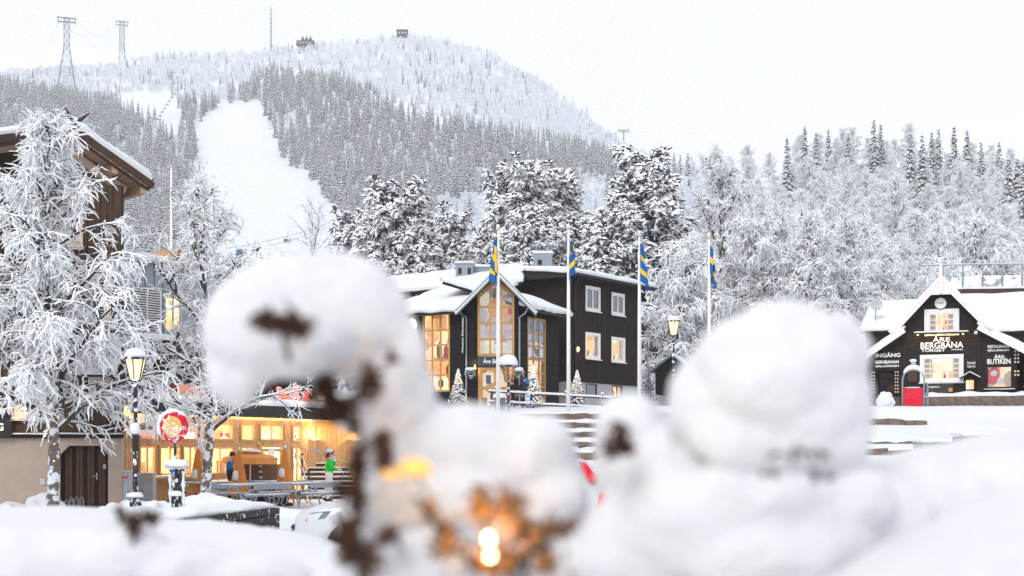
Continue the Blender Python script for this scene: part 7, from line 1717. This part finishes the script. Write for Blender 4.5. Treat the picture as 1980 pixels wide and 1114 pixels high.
for k, c in enumerate('SCO'): lettering(o, c, 0.01, -0.006, 0.42 - k * 0.16, 0.1, 0.11, BLUE, 0.004)

# ------------------------------------------------------------------ silver car parked behind the bush, nose to the left
CARP = mat('silver_paint', (0.6, 0.62, 0.65), 0.3, 0.04, 3, metal=0.4, spec=0.5)
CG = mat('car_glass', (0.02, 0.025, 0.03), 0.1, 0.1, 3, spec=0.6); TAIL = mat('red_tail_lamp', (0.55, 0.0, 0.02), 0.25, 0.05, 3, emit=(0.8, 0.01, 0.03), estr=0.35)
def car():
    c0 = at(580, 1000, 20.3); t = thing('parked_car', 'silver car with red tail lamps parked behind the snowy bush', 'car', (c0.x, 20.3, 0.0), -0.06)
    L, W = 4.45, 1.8
    # stations along the car: x, bottom, sill/belt, roof, half widths at belt and roof
    st_ = [(0.0, 0.42, 0.62, 0.70, 0.55, 0.5), (0.12, 0.28, 0.72, 0.82, 0.72, 0.66), (0.45, 0.24, 0.84, 0.92, 0.84, 0.72), (0.95, 0.22, 0.9, 1.0, 0.88, 0.76), (1.25, 0.22, 0.94, 1.06, 0.9, 0.74), (1.75, 0.2, 0.98, 1.42, 0.9, 0.64), (2.2, 0.2, 1.0, 1.58, 0.9, 0.62), (3.0, 0.2, 1.02, 1.6, 0.9, 0.62), (3.6, 0.22, 1.03, 1.56, 0.9, 0.62), (4.0, 0.26, 1.04, 1.54, 0.9, 0.64), (4.1, 0.27, 1.04, 1.5, 0.9, 0.66), (4.38, 0.3, 1.02, 1.14, 0.89, 0.72), (4.46, 0.34, 0.94, 1.0, 0.86, 0.72), (4.5, 0.42, 0.8, 0.86, 0.8, 0.68)]
    def ring(x, zb, zs_, zr, wb, wr):
        return [(x, -wb * 0.85, zb), (x, -wb, zb + 0.14), (x, -wb * 1.01, (zb + zs_) / 2), (x, -wb * 0.98, zs_), (x, -wr, zs_ + (zr - zs_) * 0.88), (x, -wr * 0.82, zr), (x, 0, zr + 0.02), (x, wr * 0.82, zr), (x, wr, zs_ + (zr - zs_) * 0.88), (x, wb * 0.98, zs_), (x, wb * 1.01, (zb + zs_) / 2), (x, wb, zb + 0.14), (x, wb * 0.85, zb)]
    v = []; f = []
    for s_ in st_: v += ring(*s_)
    n = 13
    for i in range(len(st_) - 1):
        for k in range(n): f.append((i * n + k, i * n + (k + 1) % n, (i + 1) * n + (k + 1) % n, (i + 1) * n + k))
    f.append(tuple(range(n))); f.append(tuple((len(st_) - 1) * n + k for k in range(n)))
    o = MB().add(v, f).build('body', CARP, t, smooth=True); sb_ = o.modifiers.new('sub', 'SUBSURF'); sb_.levels = 2; sb_.render_levels = 2
    for x in (0.88, 3.55):
        for s_ in (-1, 1):
            w = MB().lathe([(0.2, -0.11), (0.31, -0.11), (0.335, -0.07), (0.335, 0.07), (0.31, 0.11), (0.2, 0.11)], 28).build('wheel', mat('tyre', (0.02, 0.02, 0.02), 0.9, 0.2, 12), t, loc=(x, s_ * 0.8, 0.335), rot=(R(90), 0, 0))
            MB().lathe([(0.0, -0.08), (0.2, -0.1), (0.2, 0.1), (0.0, 0.08)], 16).build('rim', STEEL, w)
    sd_ = lambda px0, px1: None
    for s_ in (-1, 1):
        y = s_ * 0.0
        gl = [[(1.45, 0.905, 1.03), (1.85, 0.73, 1.38), (2.25, 0.67, 1.5), (2.35, 0.67, 1.5), (2.35, 0.905, 1.06)], [(2.43, 0.905, 1.06), (2.43, 0.67, 1.5), (3.25, 0.67, 1.5), (3.4, 0.905, 1.07)], [(3.48, 0.905, 1.07), (3.35, 0.67, 1.5), (3.75, 0.67, 1.44), (3.95, 0.86, 1.1)]]
        for g in gl: MB().add([(x, s_ * (yy + 0.015), z) for x, yy, z in g], [tuple(range(len(g)))]).build('side_window', CG, t)
        hl = MB().add([(0.10, s_ * 0.55, 0.62), (0.2, s_ * 0.70, 0.63), (0.52, s_ * 0.815, 0.72), (0.6, s_ * 0.82, 0.82), (0.34, s_ * 0.755, 0.79), (0.16, s_ * 0.62, 0.73)], [tuple(range(6))]).build('headlight', mat('headlight_glass', (0.16, 0.18, 0.2), 0.12, 0.3, 20, spec=0.8), t)
        sdf = hl.modifiers.new('solid', 'SOLIDIFY'); sdf.thickness = 0.05; sdf.offset = 0
        MB().blob((0.25, s_ * 0.74, 0.69), (0.022, 0.02, 0.03), 2, 0).build('indicator', mat('amber_lens', (0.7, 0.35, 0.08), 0.2, 0.2, 30), hl, smooth=True)
        tl = MB().prism([(3.98, 1.5), (4.08, 1.48), (4.26, 1.25), (4.14, 1.22)], s_ * 0.74 - 0.09, s_ * 0.74 + 0.09).build('tail_lamp', TAIL, t)
        MB().prism([(4.22, 0.86), (4.27, 1.08), (4.36, 1.06), (4.46, 0.86)], s_ * 0.84 - 0.06, s_ * 0.84 + 0.05).build('tail_lamp', TAIL, t)
        MB().box(1.5, 1.68, s_ * 0.98 - 0.1, s_ * 0.98 + 0.1, 1.0, 1.13).build('mirror', CARP, t, bevel=0.03)
        for x in (2.3, 3.2): MB().box(x, x + 0.18, s_ * 0.925 - 0.012, s_ * 0.925 + 0.012, 0.9, 0.93).build('door_handle', CARP, t)
    MB().add([(1.32, -0.72, 1.06), (1.32, 0.72, 1.06), (1.86, 0.6, 1.49), (1.86, -0.6, 1.49)], [(0, 1, 2, 3)]).build('windscreen', CG, t); MB().add([(4.03, -0.55, 1.47), (4.03, 0.55, 1.47), (4.25, 0.68, 1.14), (4.25, -0.68, 1.14)], [(0, 1, 2, 3)]).build('rear_window', CG, t)
    gr = MB().box(-0.02, 0.04, -0.5, 0.5, 0.44, 0.62).build('grille', BLACK, t, bevel=0.02)
    for k in range(3): MB().box(-0.035, -0.018, -0.48, 0.48, 0.47 + k * 0.05, 0.485 + k * 0.05).build('grille_bar', STEEL, gr)
    snow_on('snow_cover', [(2.25, -0.5, 1.55), (3.7, -0.5, 1.56), (3.7, 0.5, 1.56), (2.25, 0.5, 1.55)], 0.07, t, nx=8, ny=5)
car()

# ------------------------------------------------------------------ snow bank and snow-covered bush right in front of the camera
def bank_z(X, Y):
    ang = X / max(Y, 0.3) * F + CX
    top = np.interp(ang, [-400, 0, 200, 330, 400, 480, 620, 900, 1250, 1640, 1760, 1980, 2400], [992, 992, 990, 1012, 1004, 1016, 1045, 1080, 1010, 908, 884, 848, 846])
    Yc = np.interp(ang, [0, 400, 700, 1200, 1700, 2000], [5.2, 5.2, 4.0, 3.2, 3.0, 3.0])
    zc = EYE - (top - HY) / F * Yc
    fall = (Y - Yc)
    z = zc - (0.05 * fall * fall if fall < 0 else 0.16 * fall * fall) + 0.02 * noise.noise((X * 3.1, Y * 3.1, 2)) + 0.008 * noise.noise((X * 9.0, Y * 9.0, 4)) + 0.03 * noise.noise((X * 0.9, Y * 0.9, 7))
    return max(z, -0.3)
xs = np.linspace(-6, 6, 130); ysb = np.linspace(0.9, 9, 90); n = len(xs)
bk = MB().add([(x * (0.35 + 0.12 * y), y, bank_z(x * (0.35 + 0.12 * y), y)) for y in ysb for x in xs], [(i * n + j, i * n + j + 1, (i + 1) * n + j + 1, (i + 1) * n + j) for i in range(len(ysb) - 1) for j in range(n - 1)]).build('snow_bank', SNOWF, None, smooth=True, kind='structure')

YB = 1.8
bush = thing('snowy_bush', 'blurred garden bush heaped with big balls of snow close to the camera', 'bush', (0, YB, 0.6))
def fuse(blobs, name, vox, Yd, parent, amp=0.10, freq=1.6):
    """snow heaps grown together into one soft skin"""
    m = MB()
    for i, (px, py, rx, ry, dy) in enumerate(blobs):
        c = at(px, py, Yd + dy); k = (Yd + dy) / F
        m.blob((c.x, c.y - parent.location.y, c.z - parent.location.z), (rx * k, min(rx, ry) * k * 0.85, ry * k), 3, amp, freq, seed=i * 2.7 + px * 0.01)
    o = m.build(name, SNOWF, parent, smooth=True)
    r = o.modifiers.new('fuse', 'REMESH'); r.mode = 'VOXEL'; r.voxel_size = vox; r.use_smooth_shade = True
    s = o.modifiers.new('soft', 'SMOOTH'); s.factor = 0.5; s.iterations = 8
    for sz, st in ((0.06, 0.018), (0.016, 0.003)):
        tx = bpy.data.textures.new('lumps', 'CLOUDS'); tx.noise_scale = sz; tx.noise_depth = 2
        d = o.modifiers.new('lumps', 'DISPLACE'); d.texture = tx; d.strength = st; d.mid_level = 0.5; d.texture_coords = 'LOCAL'
    return o
fuse([(590, 612, 190, 122, 0), (500, 645, 112, 100, 0), (675, 610, 120, 105, 0.02), (758, 700, 68, 115, 0.02), (458, 722, 62, 62, 0.0), (782, 770, 66, 95, 0.04), (720, 705, 80, 60, 0.04), (630, 560, 130, 75, 0.02), (540, 638, 110, 60, 0.0), (670, 660, 90, 60, 0.03)], 'snow_ball', 0.006, YB, bush)
fuse([(905, 890, 160, 115, 0.05), (1000, 895, 125, 105, 0.06), (800, 830, 70, 80, 0.06), (780, 960, 110, 90, 0.02), (740, 890, 60, 60, 0.03), (1060, 968, 78, 78, 0.05), (880, 970, 120, 60, 0.0), (700, 1010, 60, 60, -0.02), (820, 1090, 120, 70, -0.06), (730, 1120, 110, 60, -0.06), (710, 800, 70, 50, 0.03)], 'snow_ball', 0.006, YB, bush)
fuse([(1510, 725, 165, 145, -0.05), (1630, 680, 55, 85, -0.03), (1375, 770, 85, 95, -0.02), (1440, 690, 90, 80, -0.03), (1560, 790, 125, 130, -0.05), (1440, 800, 150, 110, -0.03), (1600, 850, 85, 75, -0.06), (1480, 850, 150, 80, -0.06)], 'snow_ball', 0.006, YB, bush)
fuse([(1225, 860, 82, 105, 0.03), (1290, 930, 110, 120, 0.02), (1200, 920, 50, 60, 0.03), (1350, 1010, 170, 130, -0.02), (1480, 1060, 220, 120, -0.03), (1470, 965, 190, 85, -0.05), (1620, 960, 120, 70, -0.04), (1250, 1060, 150, 110, 0.0), (1620, 1010, 200, 110, 0.02), (1100, 1100, 130, 60, -0.04), (1750, 990, 200, 110, 0.1), (1950, 1000, 200, 130, 0.15)], 'snow_ball', 0.006, YB, bush)
# twigs and withered flower heads showing through
WITH = mat('withered_flowers', (0.07, 0.035, 0.022), 0.9, 0.5, 90); WITH_LIT = mat('withered_flowers_bulb_lit', (0.2, 0.11, 0.05), 0.9, 0.6, 90); STEM = mat('brown_stem', (0.07, 0.04, 0.03), 0.9, 0.4, 60)  # second flower tone is lightened, with the fairy bulbs' amber light put into its colour
fg = random.Random(77)
FL = []
def head(px, py, r, nb, dy, wide=1.0, tall=1.0, lit=False):
    m = MB(); k = (YB + dy) / F
    for i in range(int(nb * 2.0)):
        c = at(px + r * 0.46 * wide * fg.gauss(0, 1), py + r * 0.46 * tall * fg.gauss(0, 1), YB + dy + fg.uniform(-0.02, 0.015)); s = fg.uniform(5, 11) * k
        d = Vector((fg.gauss(0, 1), fg.gauss(0, 1), fg.gauss(0, 1))).normalized(); e = d.orthogonal().normalized(); c = Vector((c.x, c.y - YB, c.z - 0.6)); b_ = d.cross(e) * s * 0.35
        m.add([c - d * s * 2.2, c + e * s * 0.7 + b_, c + d * s * 2.2, c - e * s * 0.7 + b_], [(0, 1, 2), (0, 2, 3)])       # a curled dry petal
    m.build('withered_flower_head', WITH_LIT if 780 < px < 1110 and py > 940 else WITH, bush, kind='stuff')  # heads round the bulbs take the copy with bulb light painted in
def stem(pts, r=0.004):
    m = MB(); m.tube([(lambda c: (c.x, c.y - YB, c.z - 0.6))(at(a, b, YB + d)) for a, b, d in pts], [r * (1 - 0.08 * i) for i in range(len(pts))], 6); m.build('twig', STEM, bush, smooth=True)
head(548, 626, 42, 60, -0.135, 1.1, 0.55); head(510, 618, 20, 16, -0.13); head(580, 640, 20, 18, -0.13)
head(715, 745, 34, 46, -0.08, 0.8, 1.0); head(640, 780, 34, 50, -0.03, 0.9, 1.2); head(625, 745, 20, 20, -0.02); head(670, 800, 30, 30, -0.04); head(760, 690, 10, 8, -0.06)
head(690, 900, 30, 40, -0.08, 0.8, 1.2); head(740, 880, 26, 34, -0.09, 0.8, 1.3); head(735, 850, 14, 10, -0.08); head(690, 960, 24, 40, -0.1, 0.7, 1.5); head(672, 1040, 30, 50, -0.12, 0.8, 1.6); head(745, 1040, 20, 14, -0.13); head(700, 1080, 34, 40, -0.13, 1.0, 1.0); head(660, 950, 14, 14, -0.09)
head(1197, 850, 22, 26, -0.09, 0.7, 1.3); head(1180, 868, 14, 14, -0.09); head(1213, 868, 14, 12, -0.09)
head(1545, 880, 40, 9, -0.16, 1.4, 0.4); head(1500, 915, 18, 4, -0.16, 1.5, 0.3); head(1585, 920, 20, 4, -0.16, 1.5, 0.3)
head(255, 1015, 16, 12, 0.3, 1.0, 1.6); head(292, 1000, 18, 11, 0.3); head(232, 1000, 9, 8, 0.3, 0.6, 2.0)
fuse([(262, 1060, 70, 38, 0.32), (150, 1085, 160, 70, 0.35), (340, 1090, 140, 50, 0.33), (20, 1090, 160, 80, 0.35), (255, 1020, 26, 22, 0.33), (480, 1110, 130, 45, 0.33)], 'snow_ball', 0.008, YB, bush)
head(985, 985, 42, 40, -0.17, 0.8, 1.2); head(1040, 1030, 40, 40, -0.17, 1.4, 0.8); head(930, 975, 34, 40, -0.15, 0.8, 1.2); head(860, 1040, 26, 34, -0.15, 0.8, 1.4); head(1085, 1020, 24, 14, -0.17, 1.4, 0.5); head(965, 1080, 60, 70, -0.14, 1.2, 0.7); head(830, 985, 18, 14, -0.15, 0.7, 1.4); head(1060, 1085, 30, 24, -0.15)
for pts in ([(700, 1140, -0.1), (690, 1040, -0.1), (680, 950, -0.09), (700, 860, -0.06), (690, 790, -0.03), (715, 720, -0.06)], [(690, 790, -0.03), (650, 770, -0.02), (620, 740, -0.02)], [(960, 1140, -0.14), (945, 1040, -0.15), (930, 960, -0.14)], [(950, 1120, -0.14), (1000, 1030, -0.16), (1080, 1010, -0.17)], [(940, 1110, -0.14), (880, 1060, -0.15), (800, 960, -0.14)], [(1000, 1140, -0.12), (1030, 1060, -0.15), (985, 960, -0.16)], [(560, 700, -0.12), (545, 630, -0.13)], [(258, 1060, 0.3), (262, 1020, 0.3), (236, 985, 0.3)], [(262, 1020, 0.3), (300, 992, 0.3)],
            [(980, 1110, -0.15), (1010, 1070, -0.16), (1060, 1060, -0.165)], [(930, 1110, -0.15), (900, 1070, -0.155), (870, 1060, -0.155)]): stem(pts)
# fairy bulbs glowing in the bush
for k, (px, py, dy, e, lab) in enumerate(((945, 1045, -0.21, 0.5, 'bright fairy bulb glowing among the brown twigs of the bush'), (948, 1076, -0.19, 0.25, 'dimmer fairy bulb just under the bright one in the bush'), (800, 905, -0.105, 0.03, 'amber glow of a fairy bulb half buried in the snow of the bush'))):
    c = at(px, py, YB + dy); t = thing('fairy_bulb', lab, 'fairy light', c)
    if k == 2:
        MB().blob((0, 0, 0), (0.02, 0.012, 0.011), 2, 0.5, 3).blob((-0.025, 0.002, -0.008), (0.016, 0.008, 0.006), 2, 0.4).build('bulb', mat('amber_glow', (0.9, 0.5, 0.15), 0.4, 0.1, 40, emit=(1, 0.5, 0.12), estr=0.3), t, smooth=True)  # glowing blobs shaped as the amber smear of light a buried bulb spreads
    else: MB().lathe([(0.001, 0.007), (0.0035, 0.005), (0.0045, 0.0), (0.0035, -0.004)], 10).build('bulb', BULB, t, smooth=True); MB().lathe([(0.003, -0.004), (0.003, -0.012)], 8).build('socket', BLACK, t)
    point_light('bulb_glow', (0, 0.0, 0.012), e, (1, 0.55, 0.15), 0.006, t)
pts = [at(a, b, YB + d) for a, b, d in ((780, 900, -0.1), (802, 912, -0.105), (850, 1000, -0.15), (920, 1060, -0.18), (947, 1052, -0.2), (952, 1084, -0.19), (1000, 1130, -0.18))]
o = MB().tube(pts, 0.0016, 5).build('light_cable', BLACK); tag(o, 'thin dark light cable threaded through the snowy bush', 'cable')

# ------------------------------------------------------------------ haze: the cold moist air over the valley
hz = MB().box(-3600, 3600, -60, 3800, -1.5, 475).build('haze', mat('haze_empty', (1, 1, 1)), kind='stuff')
tag(hz, 'cold pale haze fading the far mountain', 'haze')
hm = bpy.data.materials.new('haze'); hm.use_nodes = True; hn = hm.node_tree.nodes; hn.clear()
pv = hn.new('ShaderNodeVolumePrincipled'); pv.inputs['Density'].default_value = 0.0002; pv.inputs['Color'].default_value = (0.96, 0.97, 1, 1); pv.inputs['Anisotropy'].default_value = 0.0
oo = hn.new('ShaderNodeOutputMaterial'); hm.node_tree.links.new(pv.outputs[0], oo.inputs['Volume'])
hz.data.materials.clear(); hz.data.materials.append(hm)
